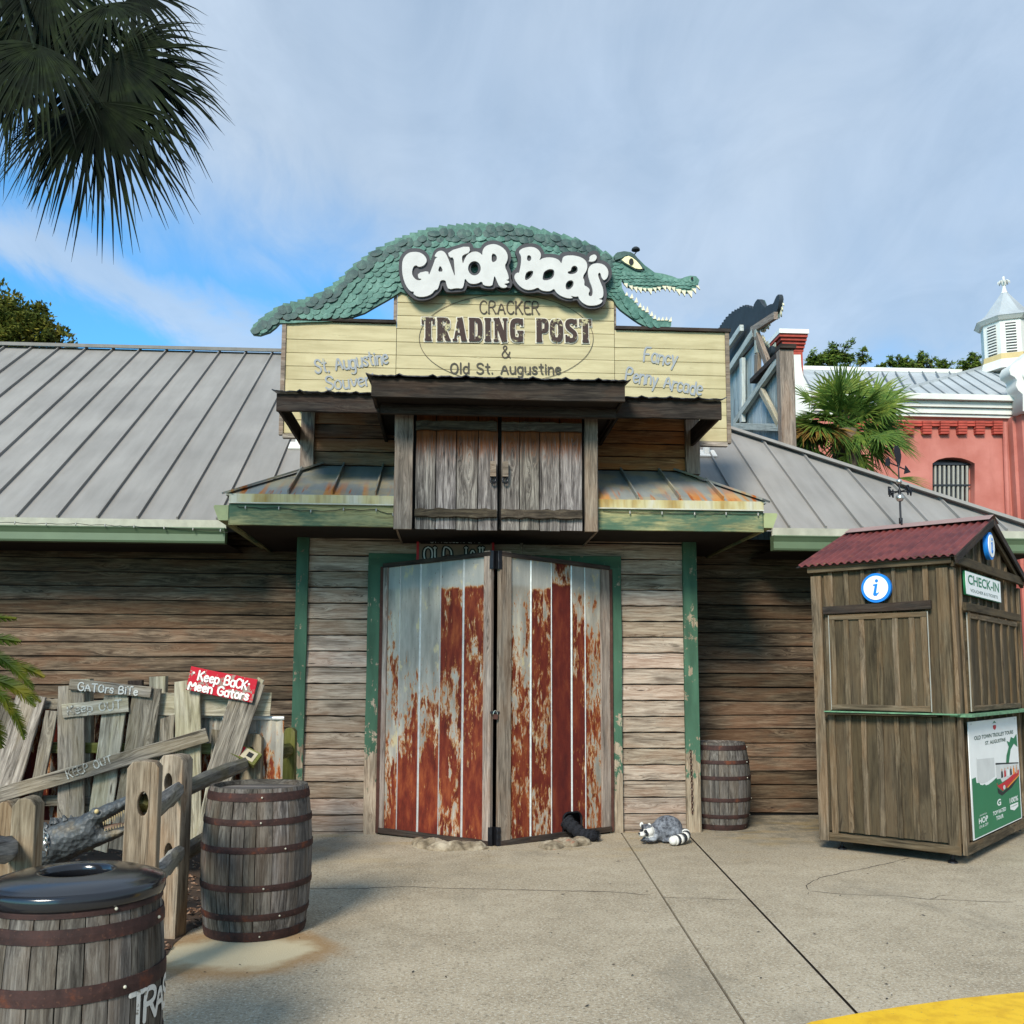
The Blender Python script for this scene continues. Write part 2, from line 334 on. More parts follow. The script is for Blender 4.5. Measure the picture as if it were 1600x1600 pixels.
def mk_roof(name, c1, c2, rust=0.0):
    q = NT(name, 0.6, 0.2, 0.0); w = q.world(); n = q.noise(w, 0.9, 5, 0.6); n2 = q.noise(q.mapv(w, (9, 1.1, 1.1)), 1, 4, 0.6); n3 = q.noise(w, 60, 2, 0.5)
    f = q.m('ADD', q.m('MULTIPLY', n, 0.6), q.m('MULTIPLY', n2, 0.4)); c = q.ramp(f, (0.36, c1), (0.62, c2))
    r = q.m('ADD', 0.96, q.m('MULTIPLY', q.oi.outputs['Random'], 0.07)); c = q.mix(1, c, q.comb(r, r, r), 'MULTIPLY')
    c = q.mix(q.m('MULTIPLY', q.rng(n3, 0.62, 0.75), 0.12), c, srgb(90, 88, 84))
    if rust:
        zz = q.sep(w); s = q.noise(q.mapv(w, (7.5, 0.6, 0.6), (3.1, 0, 0)), 1, 3, 0.5, 0.3); lo = q.rng(zz[2], 3.62, 3.30)
        ft = q.m('MULTIPLY', q.rng(s, 0.50, 0.62), lo); c = q.mix(q.m('MULTIPLY', ft, rust), c, srgb(178, 106, 34))
        s2 = q.noise(q.mapv(w, (16, 1.5, 1.5), (9, 0, 0)), 1, 3, 0.5); c = q.mix(q.m('MULTIPLY', q.m('MULTIPLY', q.rng(s2, 0.56, 0.65), q.rng(zz[2], 3.52, 3.36)), rust), c, srgb(150, 78, 30))
        c = q.mix(q.m('MULTIPLY', q.rng(q.noise(w, 3, 4), 0.45, 0.6), 0.35*rust), c, srgb(176, 158, 110))
    q.rough(q.rng(n, 0.3, 0.7, 0.5, 0.65)); q.bump(q.noise(w, 2.2, 2, 0.4), 0.12, 0.05)
    return q.base(c)
M['roof'] = mk_roof('grey_metal_roof', srgb(124, 121, 116), srgb(142, 139, 134))
M['roof_rust'] = mk_roof('stained_metal_roof', srgb(108, 112, 110), srgb(134, 138, 134), 1.0)
M['flash'] = flat('pale_flashing', srgb(178, 176, 160), 0.6, 0.1, var=0.22, sc=5)
M['flash_yel'] = None
q = NT('stained_drip_edge', 0.55, 0.3, 0.1); w = q.world(); n = q.noise(q.mapv(w, (3.5, 1, 1)), 1, 4, 0.6); n2 = q.noise(q.mapv(w, (24, 2, 1)), 1, 3)
c = q.ramp(n, (0.36, srgb(182, 180, 164)), (0.5, srgb(176, 166, 122)), (0.64, srgb(150, 122, 62))); M['drip'] = q.base(q.mix(q.m('MULTIPLY', q.rng(n2, .5, .65), .3), c, srgb(120, 108, 80)))
M['gutter'] = flat('green_gutter', srgb(88, 106, 80), 0.5, 0.0, 0.3, var=0.10, sc=3)
M['gutter_pale'] = flat('pale_green_gutter', srgb(142, 150, 108), 0.5, var=0.12)
M['gutter_dark'] = flat('gutter_seam_green', srgb(96, 118, 92), 0.5)
# rusty galvanised sheet: object colour R = how much rust, G = where it gathers (0 low ... 1 everywhere), B = red shade
def mk_rust():
    q = NT('rusted_galvanised_sheet', 0.6, 0.2, 0.0); w = q.world(); oc = q.n('ShaderNodeSeparateColor'); q.l(q.oi.outputs['Color'], oc.inputs[0])
    R, G, B = oc.outputs[0], oc.outputs[1], oc.outputs[2]; v = q.vm('ADD', w, q.rvec(11))
    a = q.noise(q.mapv(v, (10, 10, 3.0)), 1.0, 9, 0.72, 0.5); b = q.noise(q.mapv(v, (34, 34, 9)), 1.0, 6, 0.7, 0.4); d = q.noise(q.mapv(v, (3.4, 3.4, 1.2)), 1.0, 3, 0.5)
    z = q.sep(w)[2]; zf = q.m('MULTIPLY', q.m('MULTIPLY', q.m('SUBTRACT', 1.15, z), q.m('SUBTRACT', 1.0, G)), 0.17)
    f = q.m('ADD', q.m('ADD', q.m('MULTIPLY', a, 0.52), q.m('MULTIPLY', b, 0.46)), q.m('MULTIPLY', d, 0.34))
    f = q.m('ADD', q.m('ADD', f, zf), q.m('MULTIPLY', q.m('SUBTRACT', R, 0.5), 0.42))
    f = q.m('SUBTRACT', f, q.rng(q.m('ADD', z, q.m('MULTIPLY', q.m('SUBTRACT', b, 0.5), 0.22)), 2.44, 2.55, 0.0, 0.22)); f = q.m('SUBTRACT', f, 0.055)             # the overlapped top stays clean
    galv = q.ramp(q.noise(q.mapv(v, (9, 9, 1.6)), 1, 5, 0.6), (0.35, srgb(124, 120, 110)), (0.55, srgb(154, 149, 138)), (0.7, srgb(182, 174, 154)))
    galv = q.mix(q.m('MULTIPLY', q.rng(z, 2.46, 2.52), 0.5), galv, srgb(150, 156, 154))
    galv = q.mix(q.m('MULTIPLY', q.rng(q.noise(q.mapv(v, (9, 9, 5)), 1, 5, 0.6), 0.58, 0.68), 0.6), galv, srgb(196, 178, 130))
    rr = q.ramp(q.m('ADD', q.m('MULTIPLY', q.noise(q.mapv(v, (14, 14, 4)), 1, 6, 0.65), 0.7), q.m('MULTIPLY', d, 0.3)), (0.36, srgb(64, 24, 18)), (0.5, srgb(106, 42, 27)), (0.66, srgb(146, 76, 42)))
    rr = q.mix(B, rr, q.mix(0.35, srgb(76, 26, 24), rr))
    edge = q.ramp(f, (0.56, (0, 0, 0, 1)), (0.588, (1, 1, 1, 1)), (0.64, (0, 0, 0, 1)))
    c = q.mix(q.rng(f, 0.575, 0.612), galv, rr); c = q.mix(q.m('MULTIPLY', edge, 0.55), c, srgb(176, 118, 52))
    sp = q.rng(q.noise(q.mapv(v, (60, 60, 26)), 1, 3, 0.6), 0.66, 0.72); c = q.mix(q.m('MULTIPLY', sp, 0.7), c, srgb(96, 52, 36))
    q.rough(q.rng(f, 0.56, 0.62, 0.55, 0.85)); q.bump(q.m('ADD', f, q.m('MULTIPLY', b, 0.3)), 0.25, 0.006); return q.base(c)
M['rust'] = mk_rust()
M['seam_metal'] = flat('galvanised_batten', srgb(190, 192, 188), 0.45, 0.3, var=0.18, sc=20)
def mk_hoop():
    q = NT('rusty_hoop', 0.75, 0.25, 0.2); n = q.noise(q.world(), 9, 6, 0.65); n2 = q.noise(q.world(), 60, 3, 0.6)
    c = q.ramp(n, (0.36, srgb(46, 34, 32)), (0.58, srgb(66, 46, 42)), (0.72, srgb(104, 58, 38))); q.bump(n2, 0.3, 0.003); return q.base(q.mix(q.rng(n2, .6, .7), c, srgb(84, 58, 48)))
M['hoop'] = mk_hoop()
def mk_sign():
    q = NT('yellow_sign_paint', 0.75, 0.2); ob = q.tc.outputs['Object']; v = q.vm('ADD', ob, q.rvec()); n = q.noise(q.mapv(v, (1.2, 9, 9)), 1.5, 5, 0.6); n2 = q.noise(q.mapv(v, (3, 50, 50)), 1.2, 4, 0.6, 0.4)
    c = q.ramp(n, (0.35, srgb(170, 159, 122)), (0.6, srgb(188, 177, 139))); r = q.m('ADD', 0.95, q.m('MULTIPLY', q.oi.outputs['Random'], 0.09)); c = q.mix(1, c, q.comb(r, r, r), 'MULTIPLY')
    ck = q.m('MULTIPLY', q.rng(n2, 0.66, 0.71), q.rng(n, 0.48, 0.62)); c = q.mix(q.m('MULTIPLY', ck, 0.8), c, srgb(112, 100, 74)); q.bump(n2, 0.2, 0.003)
    st = q.noise(q.mapv(q.world(), (2.0, 2, 0.8)), 1.0, 5); c = q.mix(q.m('MULTIPLY', q.rng(st, .55, .7), .25), c, srgb(150, 138, 96)); return q.base(c)
M['sign'] = mk_sign()
def ink(name, c, wear, sc=30, bgc=srgb(174, 167, 130)):
    q = NT(name, 0.8, 0.15); w = q.world(); n = q.noise(w, sc, 6, 0.7); n2 = q.noise(w, sc*0.2, 3)
    f = q.rng(q.m('ADD', q.m('MULTIPLY', n, 0.6), q.m('MULTIPLY', n2, 0.4)), wear, wear+0.04); return q.base(q.mix(f, c, bgc))
M['post_ink'] = ink('dark_lettering', srgb(66, 54, 50), 0.555)
M['halo'] = ink('white_lettering_outline', srgb(204, 198, 180), 0.78)
M['old_ink'] = ink('grey_lettering', srgb(78, 74, 66), 0.60)
M['pale_ink'] = ink('pale_blue_lettering', srgb(146, 151, 154), 0.56, 45, srgb(174, 167, 130))
M['chalk'] = ink('white_brush_paint', srgb(206, 204, 196), 0.56, 60, srgb(130, 124, 112))
M['chalk_faint'] = ink('worn_white_paint', srgb(190, 190, 180), 0.50, 60, srgb(130, 124, 112))
M['chalk_red'] = ink('white_paint_on_red', srgb(228, 224, 216), 0.64, 60, srgb(150, 30, 40))
def mk_gator(name, c0, c1, c2):
    q = NT(name, 0.6, 0.3); w = q.world(); n = q.noise(w, 5, 5, 0.6); n2 = q.noise(w, 40, 4, 0.6); z = q.sep(w)[2]
    c = q.ramp(q.m('ADD', q.m('MULTIPLY', n, 0.75), q.m('MULTIPLY', n2, 0.25)), (0.36, c0), (0.5, c1), (0.66, c2)); q.bump(n2, 0.2, 0.01)
    return q, c
q, c = mk_gator('green_gator_paint', srgb(58, 92, 82), srgb(74, 112, 100), srgb(100, 138, 124)); M['gator'] = q.base(c)
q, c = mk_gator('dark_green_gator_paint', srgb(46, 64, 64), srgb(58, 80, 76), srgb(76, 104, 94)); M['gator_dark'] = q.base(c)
M['gator_edge'] = flat('gator_board_edge', srgb(44, 52, 58), 0.8, var=0.2)
M['label_cream'] = flat('faded_label', srgb(168, 158, 132), 0.7)
M['cream'] = flat('cream_paint', srgb(224, 216, 170), 0.6)
M['stooth'] = flat('statue_tooth', srgb(150, 132, 98), 0.6)
M['tooth'] = flat('tooth_paint', srgb(210, 205, 176), 0.6)
gpt0 = lambda x, y: atz(x, y, 0)
def mk_conc():
    q = NT('concrete', 0.9, 0.25); w = q.world(); a = q.noise(w, 0.7, 6, 0.6, 0.4); b = q.noise(w, 5, 6, 0.65); c_ = q.noise(w, 55, 4, 0.7); d = q.vor(w, 95); e = q.noise(w, 170, 2, 0.6)
    f = q.m('ADD', q.m('ADD', q.m('MULTIPLY', a, 0.30), q.m('MULTIPLY', b, 0.26)), q.m('MULTIPLY', c_, 0.44))
    c = q.ramp(f, (0.36, srgb(150, 137, 115)), (0.5, srgb(196, 182, 157)), (0.62, srgb(217, 204, 180)))
    c = q.mix(q.m('MULTIPLY', q.rng(e, 0.42, 0.6), 0.4), q.mix(1, c, (0.62, 0.60, 0.56, 1), 'MULTIPLY'), c)
    c = q.mix(q.m('MULTIPLY', q.rng(q.noise(w, 62, 3, 0.65), 0.53, 0.63), 0.75), c, srgb(196, 190, 172))
    c = q.mix(q.m('MULTIPLY', q.rng(q.noise(w, 38, 5, 0.7), 0.54, 0.64), 0.85), c, srgb(112, 102, 84))
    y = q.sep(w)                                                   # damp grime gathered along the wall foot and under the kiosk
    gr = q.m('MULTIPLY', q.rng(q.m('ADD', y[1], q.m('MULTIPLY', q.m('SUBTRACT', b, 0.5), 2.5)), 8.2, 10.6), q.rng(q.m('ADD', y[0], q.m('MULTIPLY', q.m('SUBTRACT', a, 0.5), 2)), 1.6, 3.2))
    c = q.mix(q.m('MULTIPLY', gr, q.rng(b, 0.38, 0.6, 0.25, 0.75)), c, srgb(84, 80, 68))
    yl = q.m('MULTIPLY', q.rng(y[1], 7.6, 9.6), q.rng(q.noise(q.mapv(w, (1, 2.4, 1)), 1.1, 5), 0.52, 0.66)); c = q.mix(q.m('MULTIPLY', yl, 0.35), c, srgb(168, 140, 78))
    # dark water stains in long smears, and pale sandy deposit with a rusty rim around the barrel foot
    c = q.mix(q.m('MULTIPLY', q.rng(q.noise(q.mapv(w, (0.8, 0.5, 1)), 1.3, 7, 0.65, 0.6), 0.53, 0.70), 0.42), c, srgb(112, 106, 92))
    cs = gpt0(368, 1488); dxx = q.m('DIVIDE', q.m('SUBTRACT', y[0], cs.x), 0.50); dyy = q.m('DIVIDE', q.m('SUBTRACT', y[1], cs.y), 0.42)
    rr = q.m('ADD', q.m('SQRT', q.m('ADD', q.m('MULTIPLY', dxx, dxx), q.m('MULTIPLY', dyy, dyy))), q.m('MULTIPLY', q.m('SUBTRACT', q.noise(w, 3.2, 6, 0.6), 0.5), 0.9))
    c = q.mix(q.m('MULTIPLY', q.rng(rr, 1.35, 0.92), 0.75), c, srgb(156, 120, 74)); c = q.mix(q.m('MULTIPLY', q.rng(rr, 1.0, 0.62), 0.85), c, q.mix(q.m('MULTIPLY', e, 0.4), srgb(214, 202, 168), srgb(168, 150, 112)))
    q.bump(q.m('ADD', q.m('MULTIPLY', c_, 0.6), q.m('MULTIPLY', e, 0.6)), 0.6, 0.008); return q.base(c)
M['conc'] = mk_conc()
M['crack'] = flat('crack_dirt', srgb(52, 46, 40), 0.95)
M['dirt'] = flat('bare_dirt', srgb(70, 56, 44), 0.95, var=0.3, sc=8)
q = NT('bark_chips', 0.9, 0.15); r = q.oi.outputs['Random']; n = q.noise(q.world(), 33, 2, .6); M['chip'] = q.base(q.ramp(n, (0.35, srgb(62, 46, 36)), (0.5, srgb(116, 86, 66)), (0.65, srgb(160, 134, 112))))
q = NT('pale_sand', 0.9, 0.2); n = q.noise(q.world(), 7, 6, .6); n2 = q.noise(q.world(), 90, 3); M['sand'] = q.base(q.mix(q.m('MULTIPLY', n2, .3), q.ramp(n, (0.38, srgb(176, 150, 104)), (0.55, srgb(196, 184, 150)), (0.7, srgb(206, 198, 172))), srgb(150, 134, 104)))
q = NT('yellow_kerb_paint', 0.6, 0.3); w = q.world(); n = q.noise(w, 9, 7, .65); n2 = q.noise(w, 60, 4, .6); c = q.ramp(n, (0.36, srgb(206, 160, 30)), (0.55, srgb(224, 180, 38))); c = q.mix(q.rng(n2, .64, .72), c, srgb(150, 128, 84)); q.bump(n2, .3, .004); M['yellow'] = q.base(c)
M['asphalt'] = flat('asphalt', (0.05, 0.05, 0.05, 1), 0.9, var=0.3, sc=40)
q = NT('red_kiosk_roof', 0.55, 0.3, 0.1); w = q.world(); n = q.noise(w, 4, 6, .6); n2 = q.noise(q.mapv(q.tc.outputs['Object'], (1, 14, 14)), 1, 4); c = q.ramp(n, (0.38, srgb(84, 38, 38)), (0.6, srgb(112, 54, 50))); M['redroof'] = q.base(q.mix(q.m('MULTIPLY', q.rng(n2, .56, .7), .35), c, srgb(136, 74, 52)))
M['redcap'] = flat('kiosk_ridge_cap', srgb(146, 120, 114), 0.6, var=0.1)
M['blue'] = flat('info_blue', srgb(22, 118, 204), 0.5, var=0.04)
M['signwhite'] = flat('sign_white', srgb(226, 228, 226), 0.5, var=0.03)
M['signgreen'] = flat('sign_green', srgb(36, 112, 72), 0.5, var=0.04)
M['signdark'] = flat('sign_text_dark_green', srgb(34, 74, 60), 0.5)
M['signgrey'] = flat('sign_pale_grey', srgb(200, 202, 200), 0.5)
M['red'] = flat('red_paint', srgb(186, 30, 40), 0.5)
M['orange'] = flat('orange_paint', srgb(232, 132, 36), 0.5)
M['bill_black'] = flat('bill_black', srgb(30, 30, 30), 0.6)
M['skin'] = flat('print_skin', srgb(196, 150, 120), 0.6)
M['counter'] = flat('worn_green_counter', srgb(96, 134, 102), 0.7, var=0.4, sc=14)
q = NT('red_peeling_sign', 0.7, 0.2); w = q.world(); n = q.noise(w, 16, 6, .7); n2 = q.noise(w, 5, 3); M['redsign'] = q.base(q.mix(q.rng(q.m('ADD', n, q.m('MULTIPLY', n2, .3)), .69, .73), srgb(176, 30, 46), srgb(142, 130, 118)))
q = NT('red_stucco', 0.85, 0.2); w = q.world(); n = q.noise(w, 0.8, 6, .6); n2 = q.noise(q.mapv(w, (2.5, 2.5, .5)), 1, 4, .6); c = q.ramp(n, (0.36, srgb(166, 98, 86)), (0.62, srgb(184, 118, 106))); M['stucco'] = q.base(q.mix(q.m('MULTIPLY', q.rng(n2, .5, .7), .25), c, srgb(140, 76, 64)))
M['brickred'] = flat('red_brick', srgb(160, 70, 58), 0.85, var=0.25, sc=5)
M['roof_far'] = mk_roof('far_metal_roof', srgb(150, 156, 158), srgb(172, 178, 180))
M['trimwhite'] = flat('white_cornice', srgb(206, 206, 198), 0.7, var=0.08, sc=2)
M['ochre'] = flat('ochre_band', srgb(186, 166, 118), 0.7)
M['winglass'] = flat('window_dark', srgb(40, 42, 44), 0.2, spec=0.6)
M['blind'] = flat('window_bars', srgb(150, 148, 138), 0.6)
def leafmat(name, *cols, tr=0.25, rough=0.5):
    q = NT(name, rough, 0.12); n = q.noise(q.world(), 2.2, 3, 0.6); n2 = q.noise(q.world(), 14, 2, 0.5)
    c = q.ramp(q.m('ADD', q.m('MULTIPLY', n, 0.6), q.m('MULTIPLY', n2, 0.4)), *[(0.34+0.3*i/(len(cols)-1), k) for i, k in enumerate(cols)])
    tb = q.n('ShaderNodeBsdfTranslucent'); q.l(c, tb.inputs[0]); ms = q.n('ShaderNodeMixShader'); ms.inputs[0].default_value = tr
    q.l(q.p.outputs[0], ms.inputs[1]); q.l(tb.outputs[0], ms.inputs[2]); o = [x for x in q.t.nodes if x.type == 'OUTPUT_MATERIAL'][0]; q.l(ms.outputs[0], o.inputs[0]); return q.base(c)
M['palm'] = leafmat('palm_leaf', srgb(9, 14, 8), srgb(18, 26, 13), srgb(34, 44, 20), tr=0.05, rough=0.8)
M['palmetto'] = leafmat('palmetto_leaf', srgb(52, 78, 34), srgb(82, 110, 48), srgb(126, 140, 62), tr=0.25)
M['deadleaf'] = leafmat('dead_frond', srgb(84, 64, 32), srgb(128, 98, 50), srgb(150, 124, 66), tr=0.2)
M['oak'] = leafmat('tree_leaf', srgb(46, 66, 26), srgb(80, 104, 40), srgb(132, 140, 60), tr=0.25)
M['oak_warm'] = leafmat('warm_tree_leaf', srgb(44, 54, 22), srgb(84, 92, 36), srgb(140, 128, 56), tr=0.25)
M['sago'] = leafmat('sago_leaf', srgb(30, 52, 16), srgb(66, 80, 20), srgb(120, 112, 34), tr=0.3)
M['trunk'] = flat('trunk_bark', srgb(96, 84, 70), 0.95, var=0.4, sc=9)
q = NT('gator_statue_skin', 0.55, 0.4); w = q.world(); n = q.noise(w, 7, 5, .6); v = q.vor(w, 34); c = q.ramp(n, (0.35, srgb(50, 54, 57)), (0.55, srgb(80, 84, 85)), (0.74, srgb(112, 100, 78))); c = q.mix(q.m('MULTIPLY', q.rng(v, .35, .6), .35), c, srgb(46, 46, 44)); q.bump(v, .8, .012); M['statue'] = q.base(c)
M['mouth'] = flat('mouth_inside', srgb(120, 98, 84), 0.6)
M['lid'] = NT('black_lid_plastic', 0.16, 0.6).base((0.012, 0.013, 0.016, 1))
q = NT('raccoon_grey', 0.8, 0.25); w = q.world(); n = q.noise(w, 30, 5, .6); c = q.ramp(n, (0.36, srgb(56, 58, 63)), (0.62, srgb(118, 122, 128))); q.bump(n, .5, .008); M['coon'] = q.base(c)
M['coon_light'] = flat('raccoon_pale', srgb(138, 142, 146), 0.8, var=0.2, sc=30)
M['coon_white'] = flat('raccoon_white', srgb(206, 204, 196), 0.8, var=0.1, sc=30)
M['coon_black'] = flat('raccoon_black', srgb(44, 46, 50), 0.8, var=0.2, sc=30)
M['fur'] = flat('black_fur', srgb(30, 31, 35), 0.95, var=0.4, sc=60)
q = NT('threshold_stone', 0.9, 0.2); w = q.world(); n = q.noise(w, 6, 6, .65); c = q.ramp(n, (0.36, srgb(88, 78, 62)), (0.5, srgb(134, 122, 102)), (0.62, srgb(168, 157, 136))); M['stone'] = q.base(q.mix(q.rng(q.noise(w, 4, 4), .6, .68), c, srgb(144, 80, 58))); q.bump(n, .5, .02)
M['bulb'] = flat('clear_bulb', srgb(150, 150, 142), 0.2, spec=0.6)
M['wire'] = flat('dark_wire', srgb(40, 44, 38), 0.7)
M['oldsign'] = flat('old_sign_board', srgb(128, 106, 90), 0.8, var=0.2)
# ------------------------------------------------------------------ brush lettering
GL = {
'A': (4, "0,0 2,6 4,0;0.8,2 3.2,2"), 'B': (3.6, "0,0 0,6 2.4,6 3.3,5.2 3.1,3.8 2.2,3.2 0,3.1;2.2,3.2 3.6,2.6 3.6,1 2.6,0 0,0"),
'C': (3.8, "3.8,5 3,5.9 1.5,6 0.2,4.6 0,3 0.2,1.3 1.5,0 3,0.1 3.8,1.1"), 'D': (3.8, "0,0 0,6 2,6 3.6,4.6 3.8,3 3.6,1.4 2,0 0,0"),
'E': (3.2, "3.2,6 0,6 0,0 3.2,0;0,3.1 2.6,3.1"), 'F': (3.2, "3.2,6 0,6 0,0;0,3.1 2.5,3.1"),
'G': (4, "3.8,5 3,5.9 1.5,6 0.2,4.6 0,3 0.2,1.3 1.5,0 3,0.1 4,1 4,2.8 2.4,2.8"), 'H': (4, "0,0 0,6;4,0 4,6;0,3 4,3"),
'I': (0.6, "0.3,0 0.3,6"), 'J': (2.6, "2.6,6 2.6,1.2 1.6,0 0.4,0.2 0,1.2"), 'K': (3.6, "0,0 0,6;3.4,6 0,2.4;1.2,3.5 3.6,0"), 'L': (3, "0,6 0,0 3,0"),
'M': (5, "0,0 0.5,6 2.5,1.5 4.5,6 5,0"), 'N': (4, "0,0 0,6 4,0 4,6"), 'O': (4.2, "2.1,6 0.5,5.3 0,3 0.5,0.7 2.1,0 3.7,0.7 4.2,3 3.7,5.3 2.1,6"),
'P': (3.6, "0,0 0,6 2.4,6 3.5,5.2 3.5,3.8 2.4,2.9 0,2.9"), 'R': (3.8, "0,0 0,6 2.4,6 3.5,5.2 3.4,3.8 2.2,3.1 0,3.1;1.8,3.1 3.8,0"),
'S': (3.6, "3.5,5 2.6,6 1,6 0.1,5.1 0.3,3.8 1.8,3.1 3.3,2.4 3.6,1.2 2.6,0 1,0 0,0.9"), 'T': (4, "0,6 4,6;2,6 2,0"), 'U': (3.8, "0,6 0,1.6 1,0 2.8,0 3.8,1.6 3.8,6"),
'V': (4, "0,6 2,0 4,6"), 'W': (5.4, "0,6 1.3,0 2.7,4.6 4.1,0 5.4,6"), 'Y': (4, "0,6 2,3.2 4,6;2,3.2 2,0"),
'a': (3, "2.9,3.9 2.9,0;2.9,3.1 2,4 0.8,4 0,2.9 0,1.1 0.9,0 2,0.1 2.9,1"), 'b': (3, "0,6 0,0;0,1 1,0 2.2,0.1 3,1.2 3,2.8 2.1,4 1,3.9 0,3"),
'c': (2.7, "2.7,3.3 1.8,4 0.8,3.8 0,2.8 0,1.2 0.8,0.1 1.9,0 2.7,0.8"), 'd': (3, "3,6 3,0;3,1 2,0 0.9,0.1 0,1.2 0,2.8 0.9,4 2,3.9 3,3"),
'e': (2.9, "0,2.1 2.9,2.3 2.6,3.5 1.5,4 0.4,3.5 0,2.1 0.4,0.6 1.5,0 2.7,0.7"), 'g': (3, "2.9,3.9 2.9,-1 1.8,-2 0.4,-1.6;2.9,3.1 2,4 0.8,4 0,2.9 0,1.3 0.9,0.2 2,0.3 2.9,1.2"),
'i': (0.5, "0.25,0 0.25,3.8;0.25,5.1 0.25,5.3"), 'k': (2.6, "0,0 0,6;2.5,3.9 0,1.6;1,2.4 2.6,0"), 'l': (0.5, "0.25,0 0.25,6"), 'n': (2.8, "0,0 0,4;0,2.9 1,4 2.1,3.9 2.8,3 2.8,0"),
'o': (3.1, "1.5,4 0.4,3.4 0,2 0.4,0.6 1.5,0 2.7,0.6 3.1,2 2.7,3.4 1.5,4"), 'p': (3, "0,4 0,-2;0,3 1,4 2.2,3.9 3,2.8 3,1.2 2.1,0 1,0.1 0,1"), 'r': (2, "0,0 0,4;0,2.7 0.8,3.8 2,3.9"),
's': (2.6, "2.5,3.3 1.8,4 0.7,4 0.1,3.2 0.6,2.4 2,1.8 2.6,1 2,0.1 0.8,0 0,0.7"), 't': (2.2, "1.1,5.6 1.1,0.6 2,0;0,4 2.2,4"), 'u': (2.9, "0,4 0,1 0.8,0 2,0.1 2.9,1;2.9,4 2.9,0"),
'v': (2.8, "0,4 1.4,0 2.8,4"), 'y': (2.8, "0,4 1.4,0.4;2.8,4 1.4,0.4 0.6,-1.8"), '.': (0.5, "0.25,0 0.25,0.25"), ',': (0.5, "0.35,0.2 0.1,-0.8"), '&': (4, "4,0 1,4.2 0.8,5.3 1.6,6 2.5,5.5 2.4,4.4 0.6,2.6 0.1,1.4 0.8,0.1 2.2,0 3.3,1 3.9,2.8"), '-': (2, "0,3 2,3"), ' ': (2.2, "")}
GS = {
'T': (4, [(1.5,0,"2,0 2,6"),(.75,0,"0,5.62 4,5.62"),(.6,0,"0.3,5.9 0.3,4.2"),(.6,0,"3.7,5.9 3.7,4.2"),(.6,0,"0.9,0.3 3.1,0.3")]),
'R': (4.2, [(1.4,0,"0.95,0 0.95,6"),(.6,0,"0,.3 1.9,.3"),(.6,0,"0,5.7 2.3,5.7"),(.6,0,"0.9,3.1 2.3,3.1"),(1.15,1,"2.0,5.43 3.3,5.43 3.5,4.4 3.3,3.37 2.0,3.37"),(1.25,0,"2.2,3.1 3.4,0.3"),(.6,0,"2.9,.3 4.3,.3")]),
'A': (4.4, [(.6,0,"2.0,5.9 0.7,0.1"),(1.4,0,"2.25,6 3.6,0.1"),(.6,0,"1,1.9 3.2,1.9"),(.6,0,"0,.3 1.5,.3"),(.6,0,"2.7,.3 4.5,.3"),(.6,0,"1.5,5.7 2.9,5.7")]),
'D': (4.2, [(1.4,0,"0.95,0 0.95,6"),(.6,0,"0,.3 2.3,.3"),(.6,0,"0,5.7 2.3,5.7"),(1.3,1,"2.0,5.35 3.4,5.35 3.6,3 3.4,.65 2.0,.65")]),
'I': (2.1, [(1.4,0,"1.05,0 1.05,6"),(.6,0,"0,.3 2.1,.3"),(.6,0,"0,5.7 2.1,5.7")]),
'N': (4.5, [(.75,0,"0.8,0 0.8,6"),(1.5,0,"1.0,5.95 3.5,0.05"),(.75,0,"3.7,0 3.7,6"),(.6,0,"0,.3 1.6,.3"),(.6,0,"0,5.7 1.3,5.7"),(.6,0,"2.9,5.7 4.5,5.7")]),
'G': (4.3, [(1.3,1,"3.5,4.6 3.3,5.35 2.2,5.45 0.9,5.2 0.7,3 0.9,.8 2.2,.55 3.2,.65 3.5,1.4"),(1.1,0,"3.4,0.1 3.4,2.6"),(.6,0,"2.3,2.6 4.3,2.6"),(.55,0,"3.8,4.1 3.8,5.9")]),
'P': (3.9, [(1.4,0,"0.95,0 0.95,6"),(.6,0,"0,.3 2.0,.3"),(.6,0,"0,5.7 2.3,5.7"),(.6,0,"0.9,2.6 2.3,2.6"),(1.15,1,"2.0,5.43 3.3,5.43 3.5,4.2 3.3,2.87 2.0,2.87")]),
'O': (4.3, [(1.35,1,"2.15,5.4 0.9,5.2 0.7,3 0.9,.8 2.15,.6"),(1.35,1,"2.15,5.4 3.4,5.2 3.6,3 3.4,.8 2.15,.6"),(.9,0,"0.1,3 0.8,3"),(.9,0,"3.5,3 4.2,3")]),
'S': (4.1, [(1.2,1,"3.3,4.6 3.1,5.35 1.9,5.5 .8,5.1 .8,3.9 2.1,3.1 3.4,2.3 3.3,.9 2.2,.5 1,.7 .8,1.5"),(.55,0,"3.65,4.1 3.65,5.9"),(.55,0,"0.4,.1 0.4,1.9")])}
